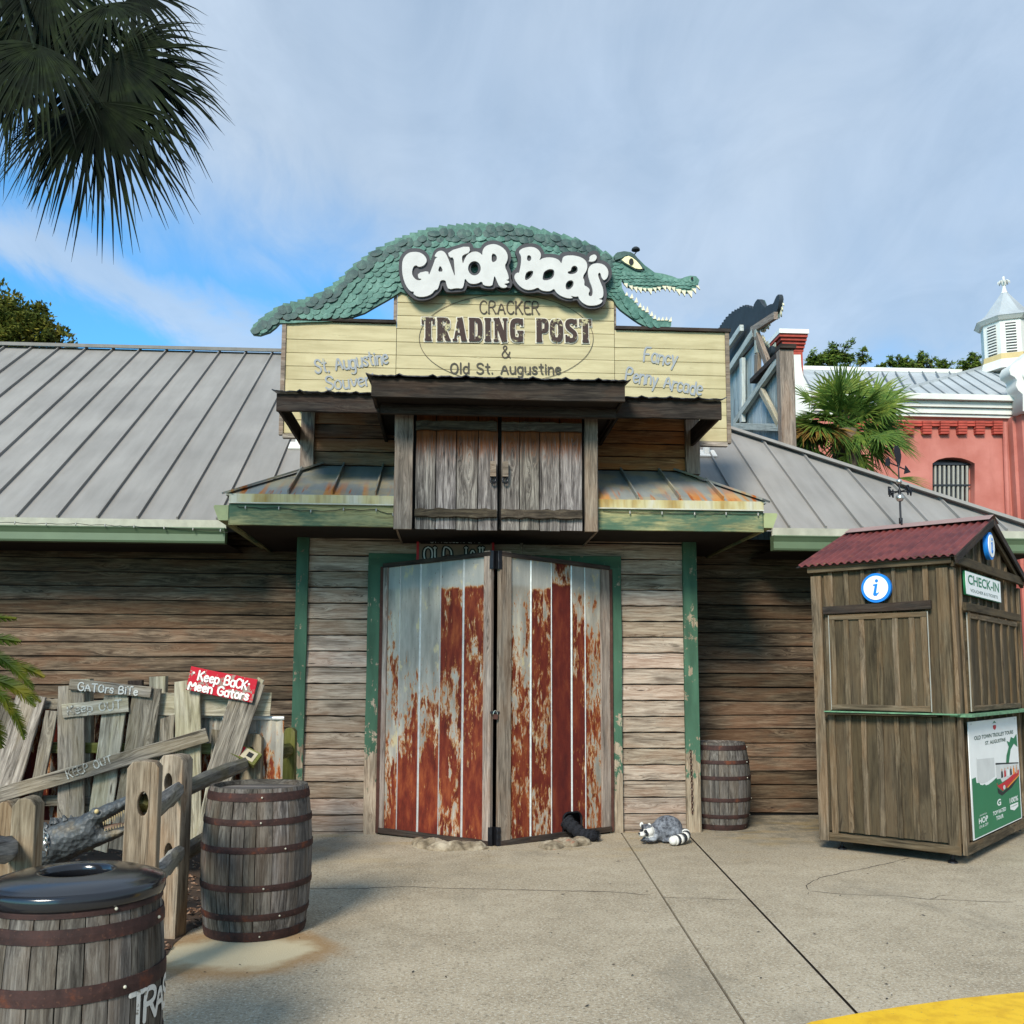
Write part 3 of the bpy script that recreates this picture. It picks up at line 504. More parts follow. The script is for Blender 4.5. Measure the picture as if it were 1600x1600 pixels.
def ribbon(P, w, z0, caps=True, contrast=0.0):
    """flat brush stroke along 2-D polyline P; each joint a hair deeper than the last so that nothing is coplanar"""
    P = [Vector((p[0], p[1])) for p in P]; vs = []; fs = []; n = len(P)
    closed = (P[0]-P[-1]).length < 1e-6
    for i, p in enumerate(P):
        a = (P[i]-P[i-1]) if i else ((P[0]-P[-2]) if closed else (P[1]-P[0])); b = (P[i+1]-P[i]) if i < n-1 else ((P[1]-P[0]) if closed else a)
        if a.length < 1e-9: a = b
        if b.length < 1e-9: b = a
        a = a.normalized(); b = b.normalized(); t = (a+b); t = t.normalized() if t.length > 0.2 else a; nn = Vector((-t.y, t.x)); c = max(0.5, nn.dot(Vector((-a.y, a.x))))
        ww = w/2*(1-contrast*(1-abs(t.y)))/c
        vs += [(p.x+nn.x*ww, p.y+nn.y*ww, z0+i*2e-5), (p.x-nn.x*ww, p.y-nn.y*ww, z0+i*2e-5)]
    for i in range(n-1): fs.append((2*i, 2*i+1, 2*i+3, 2*i+2))
    if caps and not closed:
        for i, s in ((0, -1), (n-1, 1)):
            t = (P[1]-P[0] if i == 0 else P[-1]-P[-2]).normalized()*s; m = Vector(((vs[2*i][0]+vs[2*i+1][0])/2, (vs[2*i][1]+vs[2*i+1][1])/2)); r = w/2*(1-contrast*(1-abs(t.y)))
            e0 = Vector(vs[2*i][:2])-m; k = len(vs); z = vs[2*i][2]
            for q in (0.25, 0.5, 0.75): a = math.pi*q; d = e0.normalized()*math.cos(a)*r+t*math.sin(a)*r; vs.append((m.x+d.x, m.y+d.y, z))
            fs.append((2*i, k, k+1, k+2, 2*i+1) if s < 0 else (2*i+1, k+2, k+1, k, 2*i))
    return vs, fs
def lettering(name, s, M4, h, mat, parent=None, width=None, w=0.9, jit=0.0, smooth=True, slab=0.0, contrast=0.0, gap=1.1, depth0=0.001, curve=None, caps=True, wide=0.0, slabfont=False):
    """one mesh of painted lettering: cap height h, optional total width; local X right, Y up, Z out; starts at M4 origin (baseline left)"""
    rr = random.Random(sum(map(ord, s))); u = h/6; x = 0; FT = GS if slabfont else GL; tot = sum(FT[c][0]+gap for c in s)*u-gap*u; fx = (width/tot) if width else 1.0; k = 0; last = None
    for ch in s:
        gw, st = FT[ch]; dy = rr.uniform(-1, 1)*jit*h*0.3; rot = rr.uniform(-1, 1)*jit*0.3; sc = 1+rr.uniform(-1, 1)*jit*0.25; b = MB()
        if slabfont:
            for ww, smo, pt in st:
                P = [tuple(map(float, q.split(','))) for q in pt.split()]
                if smo: P = [tuple(v)[:2] for v in chaikin([Vector((a, c, 0)) for a, c in P], 2)]
                e_ = wide/2; P = [(p[0]*u*fx, p[1]*u) for p in P]
                if wide and not smo: a_, b_ = Vector(P[0]), Vector(P[-1]); d_ = (b_-a_).normalized(); P = [tuple(a_-d_*e_), tuple(b_+d_*e_)]
                b.add(ribbon(P, ww*u*.92+wide, depth0+k*1.5e-4, False)); k += 1
            st = ''
        for stx in [t for t in st.split(';') if t]:
            P = [tuple(map(float, q.split(','))) for q in stx.split()]; P0 = P
            if smooth and len(P) > 2: P = [tuple(v)[:2] for v in chaikin([Vector((a, c, 0)) for a, c in P], 2)]
            def tr(p):
                a = (p[0]-gw/2)*sc; c = p[1]*sc; X = (a*math.cos(rot)-c*math.sin(rot)+gw/2)*u*fx; Y = (a*math.sin(rot)+c*math.cos(rot))*u; return (X, Y)
            b.add(ribbon([tr(p) for p in P], w*u+wide, depth0+k*1.5e-4, caps, contrast)); k += 1
            if slab and P0[0] != P0[-1]:
                for e in (P0[0], P0[-1]):
                    if abs(e[1]) < 0.01 or abs(e[1]-6) < 0.01:
                        q0 = tr(e); sw = slab*u+wide/2; yy = q0[1]+(0.30*u if e[1] < 1 else -0.30*u)
                        b.add(ribbon([(q0[0]-sw, yy), (q0[0]+sw, yy)], 0.62*u*(1 if w > 0.7 else 0.55)+wide, depth0+k*1.5e-4, False)); k += 1
        if b.v: last = place(bpy.data.objects.new('letter', mesh('letter', b.v, b.f, mat)), M4 @ T((x, dy, 0)), parent)
        x += (gw+gap)*u*fx
    return last
# ------------------------------------------------------------------ ground
F0 = atz(800, 1301).y
WW, YB, YL, YC, YC2, YG, YS = F0+1.12, F0-0.92, F0-1.02, F0-1.5, F0-1.12, F0+0.22, F0+0.28
gpt = lambda x, y: atz(x, y, 0)
g0 = obj('ground', [(-400, -40, -0.14), (500, -40, -0.14), (500, 900, -0.14), (-400, 900, -0.14)], [(0, 1, 2, 3)], M['dirt'], centre=False); tag(g0, kind='structure')
pv = tag(obj('pavement', [(-14, -3, -0.02), (20, -3, -0.02), (20, 12.2, -0.02), (-14, 12.2, -0.02)], [(0, 1, 2, 3)], M['crack'], centre=False), kind='structure')
# slabs with real joints: two joints run out from the raccoon towards the kerb
def jl(a, b, y): t = (y-a.y)/(b.y-a.y); return a.x+(b.x-a.x)*t
J1a, J1b, J2a, J2b = gpt(975, 1307), gpt(1165, 1600), gpt(1078, 1307), gpt(1355, 1600)
KA = [gpt(1180, 1640), gpt(1265, 1600), gpt(1330, 1588), gpt(1400, 1577), gpt(1500, 1563), gpt(1600, 1553), gpt(1800, 1538), gpt(2400, 1500)]
def kerb_y(x):
    for a, b in zip(KA, KA[1:]):
        if a.x <= x <= b.x: return a.y+(b.y-a.y)*(x-a.x)/(b.x-a.x)
    return KA[-1].y if x > KA[-1].x else None
def slab(xl, xr, y0, y1, ny=24):
    vs = []; fs = []; g = 0.007
    for i in range(ny+1):
        y = y0+(y1-y0)*i/ny; vs += [(xl(y)+g, y, -0.02), (xl(y)+g, y, -0.003), (xl(y)+g+.004, y, 0), (xr(y)-g-.004, y, 0), (xr(y)-g, y, -0.003), (xr(y)-g, y, -0.02)]
    for i in range(ny):
        for k in range(5): a = i*6+k; fs.append((a, a+1, a+7, a+6))
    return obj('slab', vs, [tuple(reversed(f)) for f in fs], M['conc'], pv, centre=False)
slab(lambda y: -14, lambda y: jl(J1a, J1b, y), -3, 12.2)
slab(lambda y: jl(J1a, J1b, y), lambda y: jl(J2a, J2b, y), -3, 12.2)
# the right slab stops at the kerb
vs = []; ys = [12.2, 9, 7, 6]; 
right = [(jl(J2a, J2b, y)+0.007, y) for y in (kerb_y(gpt(1350, 1590).x), 6, 8, 12.2)]
poly = [Vector((x, y, 0)) for x, y in right]+[Vector((20, 12.2, 0)), Vector((20, KA[-1].y, 0))]+[Vector((p.x, p.y, 0)) for p in reversed(KA) if p.x > right[0][0]+0.02]
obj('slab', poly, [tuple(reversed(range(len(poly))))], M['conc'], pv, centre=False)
# yellow kerb: painted top and face, street beyond
kb = MB(); n = len(KA)
inner = [Vector((p.x, p.y, 0)) for p in KA]; outer = [Vector((p.x+0.10, p.y-0.62, 0)) for p in KA]
for i in range(n):
    kb.v += [inner[i]+Vector((0, 0, -0.02)), inner[i]+Vector((0, 0, 0.006)), inner[i]+Vector((0.002, -0.012, 0.014)), outer[i]+Vector((0, 0.03, 0.008)), outer[i]+Vector((0, 0.0, -0.02)), outer[i]+Vector((0, -0.01, -0.13))]
for i in range(n-1):
    for k in range(5): a = i*6+k; kb.f.append((a, a+6, a+7, a+1)); kb.m.append(0)
tag(kb.obj('kerb', M['yellow'], centre=False), kind='structure')
# pavement is cut back under the kerb: the road lies beyond it
# jagged crack across the slabs, and two lesser ones by the kiosk
def crack(pts, w=0.006, amp=0.012):
    P = []
    for a, b in zip(pts, pts[1:]):
        A = gpt(*a); B = gpt(*b); m = max(2, int((B-A).length/0.06))
        for i in range(m): P.append(A.lerp(B, i/m)+Vector((rnd.uniform(-1, 1)*amp*0.4, rnd.uniform(-1, 1)*amp, 0)))
    vs = []; fs = []
    for i, p in enumerate(P):
        d = (P[min(i+1, len(P)-1)]-P[max(i-1, 0)]).normalized(); nn = Vector((-d.y, d.x, 0))*w*rnd.uniform(0.3, 1)
        vs += [p+nn+Vector((0, 0, .0015)), p-nn+Vector((0, 0, .0015))]
    for i in range(len(P)-1): fs.append((2*i, 2*i+1, 2*i+3, 2*i+2))
    tag(obj('crack', vs, fs, M['crack'], pv), kind=None)
crack([(484, 1388), (560, 1389), (622, 1385), (700, 1388), (830, 1391), (960, 1394), (1031, 1400)], 0.007)
crack([(1036, 1402), (1100, 1404), (1168, 1407)], 0.006)
crack([(1420, 1341), (1375, 1352), (1320, 1363), (1280, 1372), (1259, 1383), (1264, 1393)], 0.006)
crack([(1262, 1392), (1310, 1397), (1400, 1400), (1450, 1405), (1520, 1408), (1600, 1411)], 0.005)
crack([(1453, 1406), (1466, 1400), (1490, 1398)], 0.004)
# dead leaves scattered on the slabs
lf = MB()
for i in range(46):
    p = gpt(rnd.uniform(300, 1600), rnd.uniform(1330, 1590))
    if kerb_y(p.x) and p.y < kerb_y(p.x)+0.1: continue
    a = rnd.uniform(0, 6.28); s = rnd.uniform(0.008, 0.020); Mx = T(p+Vector((0, 0, .004)))@Matrix.Rotation(a, 4, 'Z')
    lf.add(([(-s, 0, 0), (0, -s*.35, .002), (s, 0, .003), (0, s*.35, .002), (0, 0, .006)], [(0, 1, 4), (1, 2, 4), (2, 3, 4), (3, 0, 4)]), 0, Mx)
tag(lf.obj('fallen_leaves', M['crack']), kind='stuff')
# mulch bed: brown ground and bark chips
MBED = [gpt(262, 1492), gpt(272, 1475), gpt(300, 1452), gpt(318, 1445), gpt(420, 1400), gpt(470, 1360), gpt(470, 1302)]
bed = [Vector((-14, 2.5, .004)), Vector((MBED[0].x-0.55, 2.5, .004)), Vector((MBED[0].x-0.1, MBED[0].y-0.55, .004))]+[Vector((p.x, p.y, .004)) for p in MBED]+[Vector((MBED[-1].x, WW, .004)), Vector((-14, WW, .004))]
tag(obj('mulch_bed', bed, [tuple(range(len(bed)))], M['dirt'], centre=False), kind='structure')
def in_poly(x, y, P):
    c = False; j = len(P)-1
    for i in range(len(P)):
        if (P[i][1] > y) != (P[j][1] > y) and x < (P[j][0]-P[i][0])*(y-P[i][1])/(P[j][1]-P[i][1])+P[i][0]: c = not c
        j = i
    return c
ch = MB()
for i in range(9000):
    x = rnd.uniform(-4.6, -0.9); y = rnd.uniform(3.0, WW)
    if y > 7.4 and rnd.random() < 0.6: continue
    if not in_poly(x, y, bed): continue
    s = rnd.uniform(0.012, 0.032); e = Matrix.Rotation(rnd.uniform(0, 6.28), 4, 'Z')@Matrix.Rotation(rnd.uniform(-.5, .5), 4, 'X')@Matrix.Rotation(rnd.uniform(-.4, .4), 4, 'Y')
    ch.add(([(-s, -s*.45, 0), (s, -s*.3, 0), (s*.9, s*.45, 0), (-s*.8, s*.4, 0), (0, 0, s*.35)], [(0, 1, 4), (1, 2, 4), (2, 3, 4), (3, 0, 4)]), 0, T((x, y, .01+rnd.uniform(0, .02)))@e)
tag(ch.obj('bark_mulch', M['chip']), kind='stuff')
# ------------------------------------------------------------------ the trading post
barn = thing('wooden_store_building', 'weathered board-sided building with grey seamed metal roofs and a tall entrance bay', 'building', (0, F0, 0))
NAILS = []
def siding(parent, xa, xb, z0, z1, Y, step, mat, seg=6, jit=.004, gaps=None, alt=None):
    z = z0; i = 0
    while z < z1-0.01:
        xs = [(xa(z), xb(z))] if gaps is None else gaps(z)
        for a, b in xs:
            if b-a < 0.05: continue
            tl = rnd.uniform(-.006, .006)*(1 if b-a > 2 else .3); off = rnd.uniform(0, .004)
            m = alt(z) if alt else mat
            board('plank', parent, (a, Y+off, z+step/2+tl), (b, Y+off, z+step/2-tl), step*.945, 0.022, m, nrm=(0, -1, 0.13), seg=seg, jit=jit, warp=.003)
            x = a+.05
            while x < b:
                for zz in (.035, step-.04):
                    if rnd.random() < .8: NAILS.append((x+rnd.uniform(-.02, .02), Y-.021+off+.018*zz/step, z+zz+rnd.uniform(-.01, .01)))
                x += .41
        z += step; i += 1
XL0, XL1 = at(464, 1000, F0).x, at(480, 1000, F0).x          # left corner trim
XR0, XR1 = at(1067, 1000, F0).x, at(1086, 1000, F0).x        # right corner trim
DL0, DL1, DR0, DR1 = at(574, 1000, F0).x, at(597, 1000, F0).x, at(949, 1000, F0).x, at(970, 1000, F0).x
ZS = 3.06
ew = MB(); ew.box(XL0+.01, DL1, F0+.01, F0+.12, 0, ZS); ew.box(DR0, XR1-.01, F0+.01, F0+.12, 0, ZS); ew.box(DL1, DR0, F0+.01, F0+.12, 2.80, ZS)
ew.box(XL0+.01, XL0+.11, F0+.12, WW+.3, 0, ZS); ew.box(XR1-.11, XR1-.01, F0+.12, WW+.3, 0, ZS)
ewo = ew.obj('entrance_wall', M['black'], barn)
STEP = 0.1665
zb = 0.02; zh = at(780, 868, F0).z
siding(ewo, None, None, zb, ZS, F0, STEP, M['siding'], gaps=lambda z: ([(XL1-.01, DL0+.01), (DR1-.01, XR0+.01)] if z+STEP < zh+.05 else [(XL1-.01, XR0+.01)]))
def trim(name, x0, x1, z0, z1, Y, mat, t=0.03, parent=barn, **k): return board(name, parent, ((x0+x1)/2, Y, z0), ((x0+x1)/2, Y, z1), x1-x0, t, mat, seg=8, **k)
trim('corner_trim', XL0-.02, XL1, 0.0, ZS, F0-.03, M['green'], .05); trim('corner_trim', XR0, XR1+.02, 0.0, ZS, F0-.03, M['green'], .05)
board('corner_trim', barn, (XL0-.005, F0+.03, 0), (XL0-.005, F0+.03, ZS), .1, .02, M['green'], nrm=(-1, 0, 0))
board('corner_trim', barn, (XR1+.005, F0+.03, 0), (XR1+.005, F0+.03, ZS), .1, .02, M['green'], nrm=(1, 0, 0))
zt0 = at(780, 886, F0).z
trim('door_jamb', DL0, DL1, 0.0, zt0, F0-.035, M['green'], .05); trim('door_jamb', DR0, DR1, 0.0, zt0, F0-.035, M['green'], .05)
board('door_header', barn, (DL0, F0-.035, (zt0+zh)/2), (DR1, F0-.035, (zt0+zh)/2), zh-zt0, .05, M['green'])
for x in (at(597, 1000, F0).x, at(952, 1000, F0).x): board('door_post', barn, (x, F0-.06, .02), (x, F0-.06, zt0-.02), .05, .05, M['rust_iron'], jit=0)
# sill strip under the siding
board('sill_board', barn, (XL1, F0+.01, .02), (DL0, F0+.01, .02), .06, .03, M['grey_post']); board('sill_board', barn, (DR1, F0+.01, .02), (XR0, F0+.01, .02), .06, .03, M['grey_post'])
# wings
XE = at(1592, 1000, WW).x
wl_ = MB().box(-10, XL0, WW+.015, WW+.15, 0, 3.2).obj('wing_wall', M['black'], barn)
wr_ = MB().box(XR1, XE, WW+.015, WW+.15, 0, 3.2).obj('wing_wall', M['black'], barn)
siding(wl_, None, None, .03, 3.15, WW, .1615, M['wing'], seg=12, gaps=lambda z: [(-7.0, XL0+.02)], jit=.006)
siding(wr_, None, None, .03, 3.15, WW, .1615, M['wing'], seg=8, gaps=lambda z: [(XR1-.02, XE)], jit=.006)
# entrance doors: two rusted leaves standing a little open, their free edges nearest the street
HL, FL = at(599, 1000, F0-.07), at(769, 1000, F0-.76); HR, FR = at(951, 1000, F0-.07), at(779, 1000, F0-.76)
def leaf(H, F, ztH, ztF, zbH, zbF, seams, rusts, hole=None):
    H = Vector((H.x, H.y, 0)); F = Vector((F.x, F.y, 0)); d = (F-H); L = d.length; d.normalize(); nrm = Vector((d.y, -d.x, 0)); nrm = nrm if nrm.y < 0 else -nrm
    dr = thing('barn_door', None, None, (H.x, H.y, 0)); dr.parent = barn; dr.matrix_basis = WM[barn.name].inverted()@WM[dr.name]
    del_ = [k for k in dr.keys()]
    P = lambda t, z, o=0.0: H+d*t+nrm*o+Vector((0, 0, z))
    zt = lambda t: ztH+(ztF-ztH)*t/L; zb = lambda t: zbH+(zbF-zbH)*t/L
    tt = lambda x: ((atp(x, 1100, H, nrm)-H).dot(d))
    ts = [tt(x) for x in seams]
    fl = .07
    for i, (a, b) in enumerate(zip(ts, ts[1:])):
        if a > b: a, b = b, a
        o = .002*(i % 2); za0, zb0, za1, zb1 = zb(a)+.03, zb(b)+.03, zt(a)-.02, zt(b)-.02
        outl = [(a, za0)]
        if hole:
            c0, c1, h0, h1 = hole; r = 0.055
            # notch with a rounded head
            arc = [(c0, h0)]+[(c0+r-r*math.cos(q*math.pi/8), h1-r+r*math.sin(q*math.pi/8)) for q in range(5)]+[(c1-r+r*math.sin(q*math.pi/8), h1-r+r*math.cos(q*math.pi/8)) for q in range(5)]+[(c1, h0)]
            clip = [(max(a, min(b, x)), z) for x, z in arc if True]
            if c1 > a and c0 < b:
                outl = [(a, za0)] if c0 > a else []
                ins = [(x, z) for x, z in arc if a < x < b]
                def zarc(x): 
                    for (x0, z0), (x1, z1) in zip(arc, arc[1:]):
                        if x0 <= x <= x1 and x1 > x0: return z0+(z1-z0)*(x-x0)/(x1-x0)
                    return h1
                if c0 <= a: outl = [(a, zarc(a))]
                else: outl += [(c0, za0)]
                outl += [(x, z) for x, z in ins]
                if c1 >= b: outl += [(b, zarc(b))]
                else: outl += [(c1, zb0), (b, zb0)]
            else: outl += [(b, zb0)]
        else: outl += [(b, zb0)]
        outl += [(b, zb1), (a, za1)]
        n = len(outl); vs = [P(x, z, o+.004) for x, z in outl]+[P(x, z, o-.004) for x, z in outl]
        fs = [tuple(range(n)), tuple(reversed(range(n, 2*n)))]+[(j, (j+n), ((j+1) % n)+n, (j+1) % n) for j in range(n)]
        obj('metal_sheet', vs, fs, M['rust'], dr, col=rusts[i])
    for k, a in enumerate(ts[1:-1]):
        lo = zb(a)+.03
        if hole and hole[0]-.01 < a < hole[1]+.01: lo = hole[3]+.01
        w = (.024 if (k % 2) else .012)
        obj('seam_batten', [P(a, lo, .005)+d*x+nrm*y for x, y in ((-w/2, 0), (0, .010), (w/2, 0))]+[P(a, zt(a)-.03, .005)+d*x+nrm*y for x, y in ((-w/2, 0), (0, .010), (w/2, 0))], [(0, 1, 4, 3), (1, 2, 5, 4), (0, 2, 1), (3, 4, 5)], M['seam_metal'], dr)
    n3 = (nrm.x, nrm.y, 0)
    a, b = min(ts[0], ts[-1]), max(ts[0], ts[-1])
    board('stile', dr, P((b+L)/2, zb(L)+.03, .004), P((b+L)/2, zt(L)+.02, .004), L-b+.006, .05, M['grey_post'], nrm=n3, jit=.001)
    board('stile', dr, P(a/2, zb(0)+.03, .004), P(a/2, zt(0), .004), max(.03, a), .04, M['grey_post'], nrm=n3, jit=.001)
    board('top_rail', dr, P(.0, zt(0)-.008, .006), P(L, zt(L)-.008, .006), .045, .055, M['fascia'], nrm=n3, jit=.001)
    if hole:
        board('bottom_rail', dr, P(hole[1]+.01, zb(hole[1])+.015, .006), P(0, zb(0)+.015, .006), .055, .055, M['fascia'], nrm=n3, jit=.001)
        board('bottom_rail', dr, P(L, zb(L)+.015, .006), P(hole[0]-.01 if hole[0] > 0 else .0, zb(0)+.015, .006), .055, .055, M['fascia'], nrm=n3, jit=.001)
    else: board('bottom_rail', dr, P(0, zb(0)+.015, .006), P(L, zb(L)+.015, .006), .055, .055, M['fascia'], nrm=n3, jit=.001)
    for z0, z1 in ((zb(L)+.0, zb(L)+.17), (zt(L)-.16, zt(L)+.02)): board('iron_bracket', dr, P(L+.006, z0, .0), P(L+.006, z1, .0), .045, .07, M['dark_iron'], nrm=n3, jit=0)
    return dr, P, tt, d, nrm
zHt, zFt, zHb, zFb = at(600, 883, F0-.07).z, at(769, 864, F0-.76).z, .03, .0
dl, PL, tL, dL, nL = leaf(HL, FL, zHt, zFt, .03, .005, [604, 623, 655, 687, 723, 757], [(.46, .6, .2), (.47, .1, .2), (.49, .1, .2), (.60, 1, .3), (.62, .9, .4)])
H = Vector((HR.x, HR.y, 0)); dR = (Vector((FR.x, FR.y, 0))-H).normalized(); nR = Vector((dR.y, -dR.x, 0)); nR = nR if nR.y < 0 else -nR
tr_ = lambda x, y: atp(x, y, H, nR)
hx = sorted([(tr_(880, 1290)-H).dot(dR), (tr_(907, 1290)-H).dot(dR)])
dr_, PR, tR, dR, nR = leaf(HR, FR, zHt, zFt, .03, .005, [938, 914, 893, 861, 829, 796], [(.47, .8, .3), (.64, .8, .8), (1.1, 1, .95), (.60, 1, .7), (.52, .8, .5)], hole=(hx[0], hx[1], -.05, tr_(893, 1270).z))
# cat-hole surround
rim = [PR(hx[0]-.006, .10, .008)]+[PR(hx[0]+.055-.061*math.cos(q*math.pi/8), tr_(893, 1270).z-.055+.061*math.sin(q*math.pi/8), .008) for q in range(5)]+[PR(hx[1]-.055+.061*math.sin(q*math.pi/8), tr_(893, 1270).z-.055+.061*math.cos(q*math.pi/8), .008) for q in range(5)]+[PR(hx[1]+.006, .06, .008)]
obj('hole_rim', *tube(rim, .010, 6), M['dark_iron'], dr_)
# dark room behind the doors
obj('room_back', [(XL1, F0+2.2, 0), (XR0, F0+2.2, 0), (XR0, F0+2.2, 3.6), (XL1, F0+2.2, 3.6)], [(0, 1, 2, 3)], M['black'], barn)
obj('room_ceiling', [(XL0, F0+.0, 3.07), (XR1, F0+.0, 3.07), (XR1, F0+2.2, 3.07), (XL0, F0+2.2, 3.07)], [(3, 2, 1, 0)], M['black'], barn)
obj('room_floor', [(XL1, F0+.1, .01), (XR0, F0+.1, .01), (XR0, F0+2.2, .01), (XL1, F0+2.2, .01)], [(0, 1, 2, 3)], M['black'], barn)
# padlock and hook
pk = at(774, 1118, F0-.80); pl = thing('padlock', 'small dark padlock and hasp joining the two rusted door leaves', 'padlock', pk)
obj('lock_body', *bar(pk+Vector((0, 0, -.035)), pk+Vector((.004, 0, .012)), .045, .02), M['rust_iron'], pl)
obj('shackle', *tube([pk+Vector((.020*math.cos(a)-.0, 0, .012+.035*math.sin(a))) for a in [math.pi*k/8 for k in range(9)]], .005, 6), M['silver'], pl)
obj('hasp', *bar(pk+Vector((-.05, .01, .03)), pk+Vector((.04, .01, .03)), .02, .01), M['dark_iron'], pl)
hk = at(700, 872, F0-.45); obj('hook', *tube([hk+Vector((-.07, 0, -.03)), hk+Vector((-.05, -.02, .01)), hk+Vector((0, -.02, .03)), hk+Vector((.06, -.02, .02)), hk+Vector((.06, -.02, -.06))], .008, 6), M['rust_iron'], dl)
# wing roof
Pe = at(200, 812, YG+.04); Ne = Vector((0, -math.sin(math.atan(.735)), math.cos(math.atan(.735)))); ZE = Pe.z; YE = Pe.y
rp = lambda x, y: atp(x, y, Pe, Ne)
ridge = rp(220, 547); YR, ZR = ridge.y, ridge.z
h1, h2 = rp(1140, 674), rp(1600, 824); hs = (h2.x-h1.x)/(h2.y-h1.y)
hipx = lambda y: h1.x+(y-h1.y)*hs
zy = lambda y: ZE+(y-YE)*.735
roof = obj('roof', [(-12, YE, ZE-.03), (hipx(YE), YE, ZE-.03), (hipx(YR), YR, ZR-.03), (-12, YR, ZR-.03), (-12, YR+4.6, ZE), (hipx(YE), YR+4.6, ZE)], [(0, 1, 2, 3), (3, 2, 5, 4), (1, 5, 2)], M['roof'], barn, centre=False)
sx = rp(30.4, 805).x; dx = rp(92.3, 807).x-sx
k = -12
while True:
    xa = sx+k*dx; xb = xa+dx; k += 1
    if xa > hipx(YE): break
    def ytop(x): return min(YR, YE+(YR-YE)*(hipx(YE)-x)/(hipx(YE)-hipx(YR))) if x > hipx(YR) else YR
    ya, yb = ytop(xa), ytop(min(xb, hipx(YE))); xb = min(xb, hipx(YE))
    N3 = Ne*.012; b = []
    for x, y in ((xa+.006, YE), (xb-.006, YE), (xb-.006, yb), (xa+.006, ya)): b.append(Vector((x, y, zy(y)-.005)))
    vs = b+[v+N3 for v in b]; obj('roof_panel', vs, [(4, 5, 6, 7), (0, 4, 7, 3), (1, 2, 6, 5), (0, 1, 5, 4)], M['roof'], roof)
    if ya-YE > .1:
        a0 = Vector((xa, YE-.012, zy(YE-.012)+.02)); a1 = Vector((xa, ya, zy(ya)+.02))
        obj('seam', *bar(a0, a1, .016, .055, nrm=Ne), M['roof'], roof)
obj('ridge_cap', *bar((-12, YR, ZR+.05), (hipx(YR), YR, ZR+.05), .30, .05, nrm=(0, -.3, 1)), M['roof'], roof)
hN = (Ne+Vector((.6, .6, .7)).normalized()*.8).normalized()
obj('hip_cap', *bar(Vector((hipx(YR), YR, ZR+.04)), Vector((hipx(YE), YE-.02, ZE+.04)), .20, .035, nrm=hN), M['roof'], roof)
# roof-edge flashing, gutter
for x0, x1 in ((-12, at(352, 830, YG).x), (at(1208, 835, YG).x, hipx(YE)+.1)):
    z0, z1 = at(200, 824, YG).z, ZE+.004
    obj('eave_flashing', [(x0, YG+.03, z0), (x1, YG+.03, z0), (x1, YG+.01, z1), (x0, YG+.01, z1), (x0, YG+.06, z0), (x1, YG+.06, z0), (x1, YG+.06, z1), (x0, YG+.06, z1)], [(0, 1, 2, 3), (3, 2, 6, 7), (5, 4, 7, 6), (1, 5, 6, 2), (4, 0, 3, 7)], M['flash'], barn)
    zt_, zb_ = at(200, 822, YG-.05).z, at(200, 846, YG-.05).z
    prof = [(.10, zt_), (-.03, zt_), (-.05, zt_-.012), (-.035, zt_-.03), (-.01, zt_-.07), (-.012, zb_+.02), (.0, zb_), (.10, zb_)]
    n = len(prof); vs = [(x0, YG+a, z) for a, z in prof]+[(x1, YG+a, z) for a, z in prof]
    obj('gutter', vs, [(i, i+n, i+1+n, i+1) for i in range(n-1)]+[tuple(range(n)), tuple(reversed(range(n, 2*n)))], M['gutter'], barn)
    obj('soffit', [(x0, YG, zb_+.01), (x1, YG, zb_+.01), (x1, WW, zb_+.01), (x0, WW, zb_+.01)], [(0, 3, 2, 1)], M['darkwood'], barn)
# entrance bay: hipped pent roof with green fascia
zf0, zf1 = at(700, 825, YB).z, at(700, 792, YB).z; XA, XB = at(360, 800, YB).x, at(1190, 800, YB).x
zd = at(700, 776, YB-.03).z; LX0, LX1 = at(616, 740, YL).x, at(938, 740, YL).x
YBK = WW+.1
so_ = obj('entrance_soffit', [(XA+.02, YB+.02, zf0+.02), (XB-.02, YB+.02, zf0+.02), (XB-.02, YBK, zf0+.02), (XA+.02, YBK, zf0+.02)], [(0, 3, 2, 1)], M['darkwood'], barn)
for a, b in ((XA, LX0+.02), (LX1-.02, XB)):
    board('fascia', barn, (a, YB, (zf0+zf1)/2), (b, YB, (zf0+zf1)/2), zf1-zf0, .035, M['fascia_green'], seg=8)
    obj('drip_edge', *bar((a-.01, YB-.028, (zf1+zd)/2), (b+.01, YB-.028, (zf1+zd)/2), zd-zf1-.004, .012), M['drip'], barn)
    obj('drip_edge', *bar((a-.01, YB-.034, zf1+.004), (b+.01, YB-.034, zf1+.004), .012, .022), M['flash'], barn)
for x, s in ((XA, -1), (XB, 1)):
    board('fascia', barn, (x, YB, (zf0+zf1)/2), (x, YBK, (zf0+zf1)/2), zf1-zf0, .035, M['fascia_green'], nrm=(s, 0, 0))
    g = [(0, zf1-.015), (s*.13, zf1-.015), (s*.14, zf1-.03), (s*.09, zf0+.045), (0, zf0+.045)]
    vs = [(x+a+s*.02, YB-.0, z) for a, z in g]+[(x+a+s*.02, YBK, z) for a, z in g]; n = 5
    obj('gutter', vs, [(0, 1, 2, 3, 4), (9, 8, 7, 6, 5)]+[(i, i+5, (i+1) % 5+5, (i+1) % 5) for i in range(5)], M['gutter_pale'], barn)
hTL, hTR = at(499, 724, F0), at(1058, 731, F0); zj = at(560, 729, F0).z; ye = YB-.03
EL, ER = Vector((XA-.04, ye, zd)), Vector((XB+.04, ye, zd)); TL, TR = Vector((hTL.x, F0-.01, zj)), Vector((hTR.x, F0-.01, zj))
